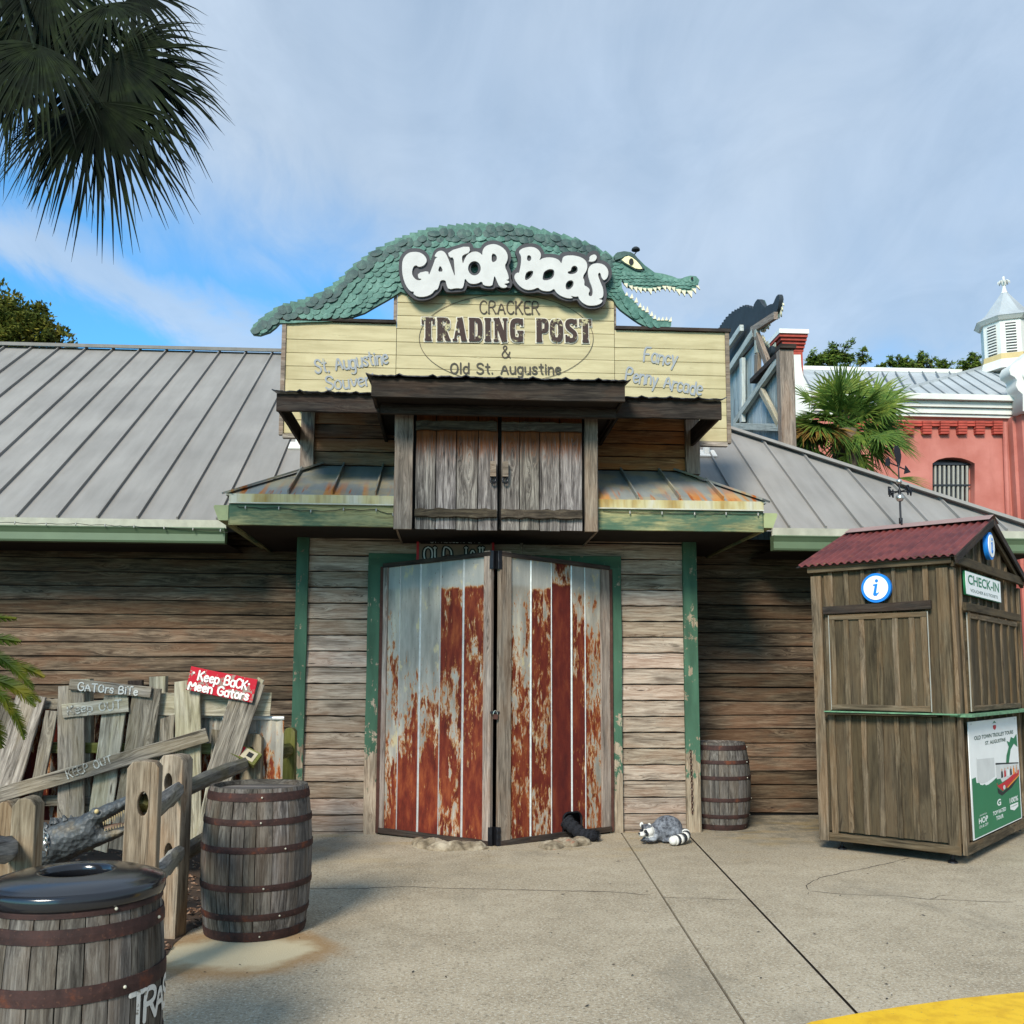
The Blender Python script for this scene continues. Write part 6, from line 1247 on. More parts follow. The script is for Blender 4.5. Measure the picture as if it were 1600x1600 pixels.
for i in range(0, ntp-1, 2): a_, b_ = tp[i], tp[min(i+2, ntp-1)]; r0 = .045*(1 if i < ntp-5 else .85); obj('tail_ring', *tube([a_, (a_+b_)/2, b_+(b_-a_)*.12], [r0, r0*1.04, r0], 12), M['coon_white' if (i//2) % 2 or i > ntp-6 else 'coon_black'], rc, smooth=True)
obj('tail_tip', *ball(tp[-1], .043, 10), M['coon_white'], rc, smooth=True)
for x, y in ((1006, 1314), (1003, 1313), (1017, 1314.5), (1013, 1315)): eo('paw', x, y, -.13, (2.4, 1.6), 'coon_black', ry=.02)
# rusty chain hanging on the right corner board
def chain(pts, r, name_par, mat, w=.0035):
    P = [Vector(p) for p in pts]; L = 0; i = 0
    for a, b in zip(P, P[1:]):
        n = max(1, int((b-a).length/(r*2.6)))
        for k in range(n):
            c = a.lerp(b, (k+.5)/n); d = (b-a).normalized(); u = d.orthogonal().normalized(); v = d.cross(u); s = u if i % 2 else v; i += 1
            obj('link', *tube([c+d*math.cos(t)*r*1.5+s*math.sin(t)*r for t in [6.283*j/8 for j in range(8)]], w, 5, closed=True), mat, name_par)
cp = at(1079, 1172, F0-.07); cn = thing('rusty_chain', 'short rusty chain hanging down the weathered right corner board', 'chain', cp); chain([cp, at(1081, 1225, F0-.07), at(1082, 1272, F0-.07)], .012, cn, M['rust_iron'], .004)
# ------------------------------------------------------------------ barrels
def barrel(c, h, re, rm, label, rot=0.0, n=26, head=True, hoops=((.035, .06), (.16, .042), (.35, .042), (.60, .042), (.78, .042), (.945, .055)), group=None):
    t = thing('wooden_barrel', label, 'barrel', c, group); r_ = lambda z: rm-(rm-re)*(abs(2*z/h-1)**2.1)
    angs = [0.0]
    while angs[-1] < 2*math.pi: angs.append(angs[-1]+2*math.pi/n*rnd.uniform(.72, 1.28))
    k = 2*math.pi/angs[-1]; angs = [a*k+rot for a in angs]
    for a, b in zip(angs, angs[1:]):
        vs = []; fs = []; m = 9; dr = rnd.uniform(-.0025, .0025); g = .004
        for i in range(m+1):
            z = h*i/m; R = r_(z)+dr
            for A, rr in ((a+g, R-.010), (a+g*1.8, R), ((a+b)/2, R+.002), (b-g*1.8, R), (b-g, R-.010)): vs.append((z, rr*math.cos(A), rr*math.sin(A)))
        for i in range(m):
            for j in range(4): q = i*5+j; fs.append((q, q+5, q+6, q+1))
        # local X runs up the stave so that the grain follows it
        Ms = T(c) @ Matrix(((0, 1, 0, 0), (0, 0, 1, 0), (1, 0, 0, 0), (0, 0, 0, 1)))
        obj('stave', vs, [tuple(f) for f in fs], M['stave'], t, M=Ms)
    obj('barrel_core', *lathe([(r_(h*i/9)-.012, h*i/9) for i in range(10)], 40, c=c), M['black'], t, smooth=True)
    for f0, wv in hoops:
        z0 = h*f0-wv*h/2; z1 = z0+wv*h; prof = [(r_(z0)-.001, z0), (r_(z0)+.006, z0), (r_((z0+z1)/2)+.0075, (z0+z1)/2), (r_(z1)+.006, z1), (r_(z1)-.001, z1)]
        ho = obj('hoop', *lathe(prof, 56, c=c), M['hoop'], t, smooth=False); A = -math.pi/2+rot+rnd.uniform(-.3, .5)
        p = Vector(c)+Vector(((r_(z0)+.009)*math.cos(A), (r_(z0)+.009)*math.sin(A), (z0+z1)/2)); obj('rivet', *ball(p, .006, 8), M['flash'], ho, smooth=True)
    if head:
        obj('chime', *lathe([(re-.022, h-.035), (re-.020, h), (re-.002, h), (re-.0, h-.02)], 56, c=c), M['stave'], t)
        zz = h-.03; w = (re-.02)*2/6
        for k in range(6):
            x0 = -(re-.02)+w*k; x1 = x0+w; pts = []
            for j in range(7): x = x0+.001+(w-.002)*j/6; pts.append((x, math.sqrt(max(0, (re-.02)**2-x*x))))
            poly = pts+[(x, -y) for x, y in reversed(pts)]; Mh = T(Vector(c)+Vector((0, 0, zz+rnd.uniform(0, .003)))) @ Matrix.Rotation(1.2+rot, 4, 'Z') @ Matrix(((0, 1, 0, 0), (1, 0, 0, 0), (0, 0, -1, 0), (0, 0, 0, 1)))
            obj('head_board', [(y, x, 0) for x, y in poly]+[(y, x, .02) for x, y in poly], [tuple(range(len(poly))), tuple(reversed(range(len(poly), 2*len(poly))))]+[(i, (i+1) % len(poly), (i+1) % len(poly)+len(poly), i+len(poly)) for i in range(len(poly))], M['stave'], t, M=Mh)
    return t, r_
c2 = gpt(398, 1452); d2 = (c2-CAM).dot(CF); barrel(c2, .90, .302, .340, 'grey weathered wooden barrel with six rusty hoops beside the split rail fence', .3, n=24)
c3 = gpt(1126, 1292); barrel(c3, .905, .27, .325, 'small-looking wooden barrel standing against the wall right of the corner board', .8, n=22)
tp_ = atz(119, 1377, .83); c1 = Vector((tp_.x, tp_.y, 0)); b1, r1 = barrel(c1, .80, .294, .322, 'large near barrel used as a trash can, painted TRASH in white', 1.1, n=26, head=False, hoops=((.05, .07), (.34, .065), (.645, .07), (.885, .06), (.975, .035)))
# painted word wrapped round the barrel
for i, chh_ in enumerate('TRASH'):
    o = lettering('letter', chh_, Matrix.Identity(4), .105, M['chalk'], b1, w=1.05, gap=0, caps=True); zc = atz(238, 1597, 0); 
    zb_ = .0; A0 = -math.pi/2+math.radians(46.5-3.5)+.24+.21*i
    base = at(228, 1599, c1.y-.2).z-.02
    for v in o.data.vertices:
        th = A0+v.co.x/.326; zz = base+v.co.y; R = r1(zz)+.004+v.co.z; v.co = Vector(c1)+Vector((R*math.cos(th), R*math.sin(th), zz))
ld = thing('trash_lid', 'glossy black domed trash lid with a round hole on the nearest barrel', 'lid', c1+Vector((0, 0, .80)))
pr = [(.295, -.035), (.308, -.033), (.313, -.020), (.313, .008), (.308, .018), (.297, .021), (.282, .027), (.24, .040), (.18, .046), (.140, .050), (.130, .051), (.122, .046), (.118, .03), (.118, .0), (.29, -.02)]
obj('lid_shell', *lathe(pr, 72, c=c1+Vector((0, 0, .82))), M['lid'], ld, smooth=True)
obj('liner', *lathe([(.117, .0), (.117, -.3), (.0, -.3)], 40, c=c1+Vector((0, 0, .82))), M['black'], ld)
# pale sand washed round the barrel foot
def puddle(name, pts, zt, mat):
    P = chaikin([gpt(*p) for p in pts], 2, True); c = sum(P, Vector())/len(P); n = len(P); vs = [c+Vector((0, 0, zt))]+[c.lerp(p, .75)+Vector((0, 0, zt*.8)) for p in P]+[p+Vector((rnd.uniform(-.015, .015), rnd.uniform(-.015, .015), .002)) for p in P]
    return obj(name, vs, [(0, 1+i, 1+(i+1) % n) for i in range(n)]+[(1+i, 1+n+i, 1+n+(i+1) % n, 1+(i+1) % n) for i in range(n)], mat, smooth=True)
0 and tag(puddle('sand', [(262, 1500), (275, 1480), (310, 1462), (305, 1440), (340, 1440), (450, 1450), (486, 1462), (480, 1478), (458, 1496), (420, 1512), (340, 1521), (290, 1514)], .012, M['sand']), kind='structure')
# ------------------------------------------------------------------ split rail fence
fe = thing('split_rail_fence', 'split rail fence of mortised posts and rough rails beside the barrels', 'fence', gpt(276, 1453))
def fpost(x0, x1, ytop, d, holes, rot=0.0, mat='post', zb=0.0):
    c = ray((x0+x1)/2, 1200); Y = CAM.y+c.y*d/c.dot(CF); p = at((x0+x1)/2, ytop, Y); a = at(x0, ytop, Y); b = at(x1, ytop, Y); w = (b-a).length*math.cos(rot); zt = p.z; ps = (b-a).length/(x1-x0)
    L = [(-w/2, zb), (w/2, zb), (w/2+.004, zt*.5), (w/2, zt-.03), (w/2-.022, zt-.004), (0, zt+.002), (-w/2+.022, zt-.003), (-w/2, zt-.032), (-w/2-.003, zt*.4)]
    # local X along the post: build in a turned frame so that the grain runs upward
    loops = [[(z, -x) for x, z in L]]
    for hx, hy, hw, hh in holes:
        q = at(hx, hy, Y); loops.append([((q.z)+hh*ps/2*math.cos(t), -((q.x-p.x)+hw*ps/2*math.sin(t))) for t in [6.283*k/14 for k in range(14)]])
    Mx = T((p.x, p.y, 0)) @ Matrix.Rotation(rot, 4, 'Z') @ Matrix(((0, -1, 0, 0), (0, 0, -1, 0), (1, 0, 0, 0), (0, 0, 0, 1)))
    return shape('post', loops, Mx, .12, M[mat], fe, bevel=.006), Y, ps
def rail(pa, pb, ra, rb, mat='rail', name='rail', par=None):
    n = 7; R = []; P = []
    for i in range(n+1): P.append(Vector(pa).lerp(Vector(pb), i/n)+Vector((0, 0, rnd.uniform(-.006, .006)))); R.append((ra+(rb-ra)*i/n)*rnd.uniform(.93, 1.07)*(0.8 if i in (0, n) else 1))
    d = (P[-1]-P[0]); Mx = frame(P[0], d, (0, 0, 1)); I = Mx.inverted(); v, f = tube([I @ q for q in P], R, 7); v = [Vector((q[0], q[1]*.8, q[2]*1.25)) for q in v]
    return obj(name, v, f, M[mat], par or fe, M=Mx)
pA, YA, sA = fpost(205, 250, 1190, 5.0, [(226.5, 1254, 20, 42)], .15)
pB, YBb, sB = fpost(257, 295, 1180, 5.92, [(271, 1222, 17, 34), (272, 1330, 17, 34)], -.25)
pC, YCc, sC = fpost(382, 412, 1147, 7.6, [(396, 1178, 15, 26)], -.1)
pD, YDd, sD = fpost(30, 61, 1247, 4.3, [], .1); pD2, _, _ = fpost(6, 31, 1252, 4.45, [(21, 1312, 14, 14)], -.1)
pE, YEe, sE = fpost(446, 462, 1138, 8.7, [], 0, 'mossy')
A3 = lambda x, y, Y: at(x, y, Y)
rail(A3(232, 1272, YA+.10), A3(281, 1232, YBb-.03), .050, .050); rail(A3(278, 1236, YBb+.02), A3(392, 1189, YCc+.02), .048, .046); rail(A3(400, 1183, YCc), A3(455, 1171, YEe), .05, .055, 'mossy')
rail(A3(236, 1378, YA+.10), A3(282, 1330, YBb), .050, .048); rail(A3(282, 1335, YBb+.02), A3(360, 1285, YCc-.2), .048, .045)
rail(A3(-60, 1335, 3.9), A3(27, 1326, YDd+.02), .05, .045); rail(A3(224, 1262, YA), A3(229, 1246, YA+.06), .04, .03, 'mossy', 'rail')
bxp = at(381, 1178, YCc-.12); bx_ = thing('trap_tag_block', 'small block with a red and cream label resting on the end of the fence rail', 'label block', bxp)
Mt = frame(bxp, (.86, -.08, -.42), (-.05, -.70, .70)); bb = MB().box(-.14, .125, -.06, .06, -.03, .02); obj('block', bb.v, bb.f, M['mossy'], bx_, M=Mt)
for nm, x0, x1, m in (('label_red', -.065, -.01, 'red'), ('label_cream', -.008, .10, 'label_cream')): q = MB().box(x0, x1, -.045, .045, .020, .024); obj(nm, q.v, q.f, M[m], bx_, M=Mt)
q = MB().box(.03, .075, -.02, .025, .0245, .026); obj('label_print', q.v, q.f, M['bill_black'], bx_, M=Mt)
# ------------------------------------------------------------------ plank barricade
YP = 7.75
pc_ = thing('plank_barricade', 'ramshackle barricade of leaning grey pickets and rusted sheet in front of the left wing wall', 'barricade', gpt(200, 1330))
def pk(x0, y0, x1, y1, w, Y=YP, mat='picket', name='picket', rag=.03, t=.022, w1=None, par=None, seg=7):
    a, b = at(x0, y0, Y), at(x1, y1, Y); s = pxs(a); return board(name, par or pc_, a, b, w*s, t, M[mat], seg=seg, jit=.004, warp=.004, rag=rag, w1=(w1*s if w1 else None))
for x0, x1, y0, y1, r_, dy in ((-80, 60, 1112, 1330, (.62, .9, .8), .12), (60, 150, 1100, 1330, (.68, .9, .9), .13), (150, 300, 1112, 1330, (.62, .9, .9), .12), (296, 350, 1119, 1330, (.22, .2, .3), .10), (348, 444, 1122, 1330, (.30, .5, .2), .08)):
    a, b = at(x0, y0, YP+dy), at(x1, y0, YP+dy); z1, z0 = a.z, .45; vs = []; fs = []; n = 24
    for i in range(n+1):
        x = a.x+(b.x-a.x)*i/n; h = .008*math.sin(i*1.57); vs += [(x, YP+dy+h, z0), (x, YP+dy+h, z1)]
    for i in range(n): fs.append((2*i, 2*i+2, 2*i+3, 2*i+1))
    obj('metal_sheet', vs, fs, M['rust'], pc_, col=r_)
    obj('sheet_lip', *tube([(a.x, YP+dy-.005, z1), (b.x, YP+dy-.005, z1)], .016, 8), M['seam_metal'], pc_)
pk(222, 1100, 424, 1101, 36, YP+.04, 'picket_pale', 'rail', .01); pk(66, 1168, 340, 1170, 16, YP+.04, 'mossy', 'rail', .0); pk(50, 1251, 300, 1253, 16, YP+.04, 'picket', 'rail'); pk(60, 1100, 96, 1100, 16, YP+.04, 'picket', 'rail')
for x, y in ((248, 1057), (132, 1061)): pk(x, y, x, 1330, 24, YP+.08, 'picket_pale', 'stake', 0, .08)
pk(212, 1063, 212, 1330, 22, YP+.06, 'fascia', 'stake', 0, .05)
pk(50, 1086, -22, 1330, 44, YP-.02); pk(12, 1092, -50, 1330, 34, YP+.02); pk(82, 1106, 40, 1330, 19, YP-.01); pk(112, 1066, 111, 1330, 40, YP-.03); pk(182, 1084, 150, 1330, 35, YP-.02, 'picket_pale'); pk(231, 1071, 193, 1330, 43, YP-.03)
pk(262, 1118, 256, 1330, 22, YP+.01); pk(293, 1061, 295, 1330, 39, YP-.03, 'picket_pale'); pk(391, 1064, 335, 1235, 46, YP-.06, 'picket', w1=40); pk(338, 1140, 334, 1330, 13, YP-.01); pk(331, 1215, 308, 1330, 12, YP-.08, 'picket_pale'); pk(408, 1060, 392, 1100, 12, YP-.05, 'picket_pale'); pk(352, 1200, 362, 1330, 20, YP-.01, 'picket_pale')
kd = thing('keep_out_plank', 'long slanting grey plank painted KEEP OUT nailed across the leaning pickets', 'plank sign', at(150, 1194, YP-.12)); a, b = at(-60, 1259, YP-.10), at(330, 1147, YP-.10); s = pxs(a); board('plank', kd, a, b, 23*s, .03, M['picket'], seg=12, jit=.004, rag=.03)
small('KEEP OUT', 107, 1217, 176, 1191, 13, M['chalk_faint'], YP-.118, kd, w=.9, jit=.3)
def nsign(name, lab, x0, y0, x1, y1, w, mat, Y): a, b = at(x0, y0, Y), at(x1, y1, Y); t = thing(name, lab, 'sign', (a+b)/2); board('sign_board', t, a, b, w*pxs(a), .02, M[mat], seg=6, jit=.002, rag=.012); return t
t = nsign('gators_bite_sign', 'narrow dark board reading Gators Bite at the top of the pickets', 109, 1069, 238, 1082, 17, 'picket', YP-.06); small('GATOrs BiTe', 122, 1079, 215, 1086, 12, M['chalk'], YP-.075, t, w=1.0, jit=.25)
t = nsign('keep_out_sign', 'short pale grey board reading Keep Out below the Gators Bite board', 98, 1111, 203, 1101, 22, 'picket_pale', YP-.055); small('Keep OUT', 106, 1116, 190, 1107, 13, M['chalk_faint'], YP-.07, t, w=.9, jit=.3)
t = nsign('keep_back_sign', 'tilted red and grey board reading Keep Back Meen Gators', 293, 1059, 398, 1080, 37, 'redsign_b' if False else 'picket', YP-.09)
for o in t.children: o.data.materials[0] = M['redsign']
small('Keep BaCK', 309, 1062, 385, 1077, 14, M['chalk_red'], YP-.104, t, w=1.15, jit=.2); small('Meen Gators', 294, 1077, 387, 1094, 13, M['chalk_red'], YP-.104, t, w=1.35, jit=.15)
for x, y in ((303, 1051), (389, 1069)): p = at(x, y, YP-.104); obj('painted_dot', *lathe([(.0, .001), (.009, .0)], 10), M['chalk_red'], t, M=T(p)@Matrix.Rotation(math.pi/2, 4, 'X'))
# mossy upright slab in the corner by the entrance bay
# ------------------------------------------------------------------ gator statue behind the fence
YGt = 6.05; G = lambda x, y, dy=0.0: at(x, y, YGt+dy); sg = pxs(G(120, 1300)); gs = thing('alligator_statue', 'life-size grey alligator statue with open jaws and a chain round its neck behind the fence', 'alligator statue', gpt(60, 1400))
bs = []
spine = [(-60, 1400, 34, .18), (-20, 1375, 35, .18), (15, 1352, 34, .18), (45, 1334, 33, .18), (70, 1324, 33, .17), (90, 1317, 33, .17), (106, 1311, 31, .17), (120, 1305, 28, .16), (133, 1299, 24, .15), (144, 1296, 20, .14)]
for x, y, r, w in spine: bs.append((G(x, y), (r*sg*.95, w, r*sg), 0))
for i in range(12): t_ = i/11; bs.append((G(134+70*t_, 1285-34*t_), (11*sg, .13-.055*t_, (14-5.5*t_)*sg), 0))
bs.append((G(203, 1250), (7*sg, .075, 7*sg), 0))
for i in range(11): t_ = i/10; bs.append((G(112+92*t_, 1324-31*t_), (12*sg, .13-.055*t_, (17-11*t_)*sg), 0))
bs += [(G(149, 1268, -.07), (7*sg, .035, 6*sg), 0), (G(149, 1268, .07), (7*sg, .035, 6*sg), 0), (G(30, 1395, -.12), (22*sg, .08, 26*sg), 0)]
blob('body', bs, [M['statue']], gs, .012, 2, rough_=.010)
for i in range(13): t_ = i/12; p = G(162+42*t_, 1284-24*t_, -.09+.025*t_); obj('tooth', *tube([p, p+Vector((.002, -.004, -.020-.006*(i % 3)))], [.006, .001], 6), M['stooth'], gs)
for i in range(10): t_ = i/9; p = G(164+39*t_, 1298-10*t_, -.075+.02*t_); obj('tooth', *tube([p, p+Vector((0, -.003, .018))], [.005, .001], 6), M['stooth'], gs)
obj('mouth_lining', *tube([G(140, 1298), G(165, 1297), G(200, 1290)], [.03, .036, .02], 8), M['mouth'], gs, smooth=True)
obj('eye', *ball(G(151, 1268, -.108), .014, 8), M['ochre'], gs, smooth=True)
r_ = random.Random(5)
for i in range(22):
    x, y, r, w = spine[2+i % 5] if i < 15 else spine[5]; p = G(x+r_.uniform(-8, 8), y-r*.92, r_.uniform(-.1, .1)); obj('scute', *tube([p, p+Vector((-.012, 0, .035))], [.022, .003], 5), M['statue'], gs)
nc = [G(70+14*0+9*math.cos(t)*.3, 1318-28*math.sin(t)*1.0, -.165*math.cos(t)) for t in [math.pi*(.5-k/10) for k in range(11)]]
cnn = thing('neck_chain', 'steel chain looped round the alligator statue\'s neck', 'chain', nc[5]); chain([q+Vector((0, -.012, 0)) for q in nc], .016, cnn, M['silver'], .005)
# ------------------------------------------------------------------ string lights
def lights(lab, pts, Y, sag, grp=None):
    P = [at(x, y, Y) for x, y in pts]; t = thing('string_lights', lab, 'string lights', P[0]); W3 = []
    for a, b in zip(P, P[1:]):
        for k in range(6): u = k/6; W3.append(a.lerp(b, u)+Vector((0, 0, -sag*4*u*(1-u)*rnd.uniform(.2, 1))))
    W3.append(P[-1]); obj('cable', *tube(W3, .0035, 5), M['wire'], t)
    for p in P[1:-1] if len(P) > 3 else P: obj('bulb', *tube([p+Vector((0, -.01, .008)), p+Vector((0, -.012, -.006)), p+Vector((0, -.012, -.014)), p+Vector((0, -.01, -.026))], [.007, .006, .009, .003], 8), M['bulb'], t, smooth=True)
lights('string of clear bulbs hung along the left wing gutter', [(-60, 813), (-20, 815), (24, 816), (73, 818), (119, 818), (165, 820), (210, 822), (257, 824), (302, 826), (345, 828), (356, 832)], YG-.055, .012)
lights('string of clear bulbs along the green fascia left of the loft doors', [(370, 790), (384, 792), (436, 793), (486, 798), (537, 795), (588, 796), (614, 803), (622, 800)], YB-.03, .015)
lights('string of clear bulbs along the green fascia right of the loft doors', [(942, 798), (984, 800), (1034, 801), (1085, 802), (1134, 802), (1184, 803), (1192, 800)], YB-.03, .01)
# ------------------------------------------------------------------ palms, trees, sago
def fan(par, base, d, n, R, blades=34, spread=3.4, droop=.25, mat='palm', cup=.15, name='frond', w=.028, petiole=None):
    base = Vector(base); d = Vector(d).normalized(); n = Vector(n); n = (n-d*n.dot(d)).normalized(); s = n.cross(d); vs = []; fs = []
    for i in range(blades):
        u = (i/(blades-1)-.5)*spread; L = R*(0.72+.28*math.cos(u*.8))*rnd.uniform(.88, 1.08); dd = d*math.cos(u)+s*math.sin(u); t = s*math.cos(u)-d*math.sin(u); m = 6; k = len(vs); rd = rnd.uniform(.6, 1.6); tw = rnd.uniform(-.12, .12)
        for j in range(m+1):
            x = j/m; p = base+dd*(L*x)+n*(cup*L*x*x*.6)+t*(tw*L*x*x)+Vector((0, 0, -1))*(droop*rd*L*(x**2.6)); ww = w*R*(min(1, x*3.2))*(1-max(0, (x-.38)/.62))**.8+.0006
            vs += [p-t*ww+n*ww*.45, p, p+t*ww+n*ww*.45]
        for j in range(m):
            a = k+j*3; fs += [(a, a+1, a+4, a+3), (a+1, a+2, a+5, a+4)]
    o = obj(name, vs, fs, M[mat], par)
    if petiole is not None: obj('leaf_stalk', *tube([petiole, Vector(petiole).lerp(base, .5)+Vector((0, 0, .03*R)), base+d*.04], [.022, .016, .010], 6), M[mat], par)
    return o
# big cabbage palm whose crown hangs into the top left
cp_ = at(-25, -120, 5.6); pm = thing('cabbage_palm', 'tall cabbage palm whose dark drooping fan fronds hang into the top left', 'palm tree', (cp_.x-.35, cp_.y+.2, 0))
tk = [(cp_.x-.55+.1*math.sin(i*.9)*.3, cp_.y+.25, cp_.z*i/8) for i in range(9)]; obj('trunk', *tube(tk, [.19, .17, .165, .16, .16, .165, .17, .2, .16], 14), M['trunk'], pm, smooth=True)
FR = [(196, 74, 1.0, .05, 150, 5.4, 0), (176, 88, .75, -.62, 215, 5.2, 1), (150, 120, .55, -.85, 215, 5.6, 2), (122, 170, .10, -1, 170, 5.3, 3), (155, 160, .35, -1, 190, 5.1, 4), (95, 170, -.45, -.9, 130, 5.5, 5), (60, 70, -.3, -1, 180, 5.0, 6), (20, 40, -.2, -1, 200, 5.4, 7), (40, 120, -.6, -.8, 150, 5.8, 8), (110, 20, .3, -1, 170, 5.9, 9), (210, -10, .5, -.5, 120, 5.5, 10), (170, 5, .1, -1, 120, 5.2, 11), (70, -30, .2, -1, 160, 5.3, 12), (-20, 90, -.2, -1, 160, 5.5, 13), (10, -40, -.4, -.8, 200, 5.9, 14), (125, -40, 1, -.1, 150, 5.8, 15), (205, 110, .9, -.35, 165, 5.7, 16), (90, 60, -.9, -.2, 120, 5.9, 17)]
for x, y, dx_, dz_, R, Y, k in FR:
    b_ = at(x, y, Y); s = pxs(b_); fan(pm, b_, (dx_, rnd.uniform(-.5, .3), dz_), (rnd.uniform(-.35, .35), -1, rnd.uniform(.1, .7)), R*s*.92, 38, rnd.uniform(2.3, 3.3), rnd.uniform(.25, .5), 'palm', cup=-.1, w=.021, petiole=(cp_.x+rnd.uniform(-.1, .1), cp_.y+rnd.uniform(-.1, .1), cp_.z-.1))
# palmetto beside the rear gable
Yp = 15.5; pc2 = at(1318, 664, Yp); pt = thing('palmetto', 'bushy green fan palm with some brown fronds rising behind the right roof hip', 'palm tree', (pc2.x, Yp, 0))
obj('trunk', *tube([(pc2.x, Yp, 0), (pc2.x+.1, Yp, pc2.z*.5), (pc2.x, Yp, pc2.z-.1)], [.2, .18, .22], 12), M['trunk'], pt, smooth=True)
r3 = random.Random(11); s = pxs(pc2)
for k in range(64):
    a = r3.uniform(-.75, math.pi+.75) if k < 46 else r3.uniform(-2.9, -.2); el_ = r3.uniform(-.9, .9); dd = Vector((math.cos(a)*math.cos(el_), -abs(math.sin(el_))*.95 if k % 4 else .6, math.sin(a)*math.cos(el_)*.9)).normalized()
    st = r3.uniform(20, 60)*s; b_ = pc2+dd*st*Vector((1.35, 1, .8)).dot(Vector((1, 0, 0)))*1.0; b_ = pc2+Vector((dd.x*st*1.35, dd.y*st, dd.z*st*.9))
    nn = (Vector((0, -.6, .8))-dd*.2+Vector((r3.uniform(-.4, .4), r3.uniform(-.3, .3), 0))); mat = 'deadleaf' if (dd.z < -.2 and dd.x < -.1 and r3.random() < .6) else 'palmetto'
    fan(pt, b_, dd+Vector((0, 0, -.1)), nn, r3.uniform(46, 66)*s, 24, r3.uniform(2.4, 3.3), .18, mat, cup=.1, w=.030, petiole=pc2+Vector((r3.uniform(-.1, .1), 0, r3.uniform(-.15, .1))))
b_ = at(1420, 720, Yp-.3); fan(pt, b_-Vector((.2, 0, .3)), (1, -.1, -.12), (0, -.6, .8), 50*s, 14, 1.0, .2, 'palmetto', w=.02, petiole=pc2)
def crown(par, clumps, Y, n, size, mat, seed=1, name='crown'):
    rr = random.Random(seed); vs = []; fs = []; tot = sum(r**2 for _, _, r in clumps)
    for x, y, r in clumps:
        c = at(x, y, Y); s = pxs(c); R = r*s; m = int(n*r*r/tot)
        subs = [c+Vector((rr.gauss(0, .42), rr.gauss(0, .42), rr.gauss(0, .36)))*R for _ in range(max(5, int(r*1.1)))]
        for i in range(m):
            q = rr.choice(subs)+Vector((rr.gauss(0, 1), rr.gauss(0, 1), rr.gauss(0, .8)))*R*.15; u = Vector((rr.gauss(0, 1), rr.gauss(0, 1), rr.gauss(0, 1))).normalized(); v = u.orthogonal().normalized(); z = size*rr.uniform(.5, 1.2); k = len(vs)
            vs += [q-u*z, q+v*z*.45, q+u*z, q-v*z*.45]; fs.append((k, k+1, k+2, k+3))
    return obj(name, vs, fs, M[mat], par)
def tree(lab, clumps, Y, n, size, mat, seed, tx, cat='tree', group=None):
    b_ = at(tx, 600, Y); t = thing('leafy_tree', lab, cat, (b_.x, Y, 0), group); top = at(tx, clumps[0][1], Y)
    obj('trunk', *tube([(b_.x, Y, 0), (b_.x+.1, Y, top.z*.5), (top.x, Y, top.z)], [.28, .2, .05], 8), M['trunk'], t); rr = random.Random(seed)
    for x, y, r in clumps: c = at(x, y, Y); obj('limb', *tube([(b_.x+.1, Y, top.z*.55), (Vector((b_.x, Y, top.z*.7))+c)/2, c+Vector((0, 0, r*pxs(c)*.6))], [.10, .06, .015], 6), M['trunk'], t)
    crown(t, clumps, Y, n, size, mat, seed)
tree('olive-tinged leafy tree top rising behind the left metal roof ridge', [(5, 480, 34), (38, 500, 36), (60, 512, 30), (20, 530, 50), (88, 528, 24), (-30, 490, 50), (62, 478, 14), (110, 538, 10)], 24, 9000, .075, 'oak_warm', 2, 10)
tree('tallest green tree showing between the brick chimney and the gap of sky', [(1302, 556, 24), (1280, 568, 22), (1322, 566, 20), (1348, 560, 12), (1350, 545, 6), (1264, 572, 14)], 42, 4200, .12, 'oak', 3, 1305)
tree('low green tree top above the middle of the far metal ridge', [(1395, 568, 15), (1378, 574, 13), (1412, 566, 12), (1420, 576, 14)], 42, 1900, .12, 'oak', 4, 1398)
tree('ragged green tree top just right of centre above the far ridge', [(1442, 562, 14), (1436, 574, 14), (1470, 570, 12), (1478, 576, 14), (1455, 578, 12)], 44, 2100, .12, 'oak', 5, 1455)
tree('small dark tree top beside the white cupola', [(1520, 568, 15), (1505, 576, 12), (1522, 556, 7), (1532, 572, 10)], 46, 1600, .12, 'oak', 6, 1518)
# sago fronds at the left edge
YSg = 3.5; sgp = at(-110, 1040, YSg); sa = thing('sago_palm', 'sago palm whose yellow-green feathery fronds reach in at the left edge', 'cycad', (sgp.x, YSg, 0)); obj('trunk', *tube([(sgp.x, YSg, 0), (sgp.x, YSg, sgp.z-.05)], [.14, .16], 10), M['trunk'], sa)
def sago(pts, w, lean=.9):
    P = chaikin([at(x, y, YSg+dy) for x, y, dy in pts], 2); s = pxs(P[0]); vs = []; fs = []; n = len(P)
    fine = []
    for a, b in zip(P, P[1:]):
        m = max(1, int((b-a).length/.0055))
        for k in range(m): fine.append(a.lerp(b, k/m))
    N = len(fine)
    for i, p in enumerate(fine[:-1]):
        d = (fine[min(i+1, N-1)]-fine[max(i-1, 0)]).normalized(); u = i/N; ww = w*s*(1.0 if u < .8 else (1-(u-.8)/.2)*.75+.25)
        for sd in (-1, 1):
            q = d.cross(Vector((0, -1, 0))).normalized()*sd; e_ = p+(q*.72+d*lean).normalized()*ww*1.25+Vector((0, rnd.uniform(-.008, .008)+.012, -.003)); k = len(vs); t = d*.0048
            vs += [p-t, p+t, e_+t*.3, e_-t*.3]; fs.append((k, k+1, k+2, k+3))
    f = obj('frond', vs, fs, M['sago'], sa); obj('rachis', *tube(P, .004, 5), M['sago'], sa)
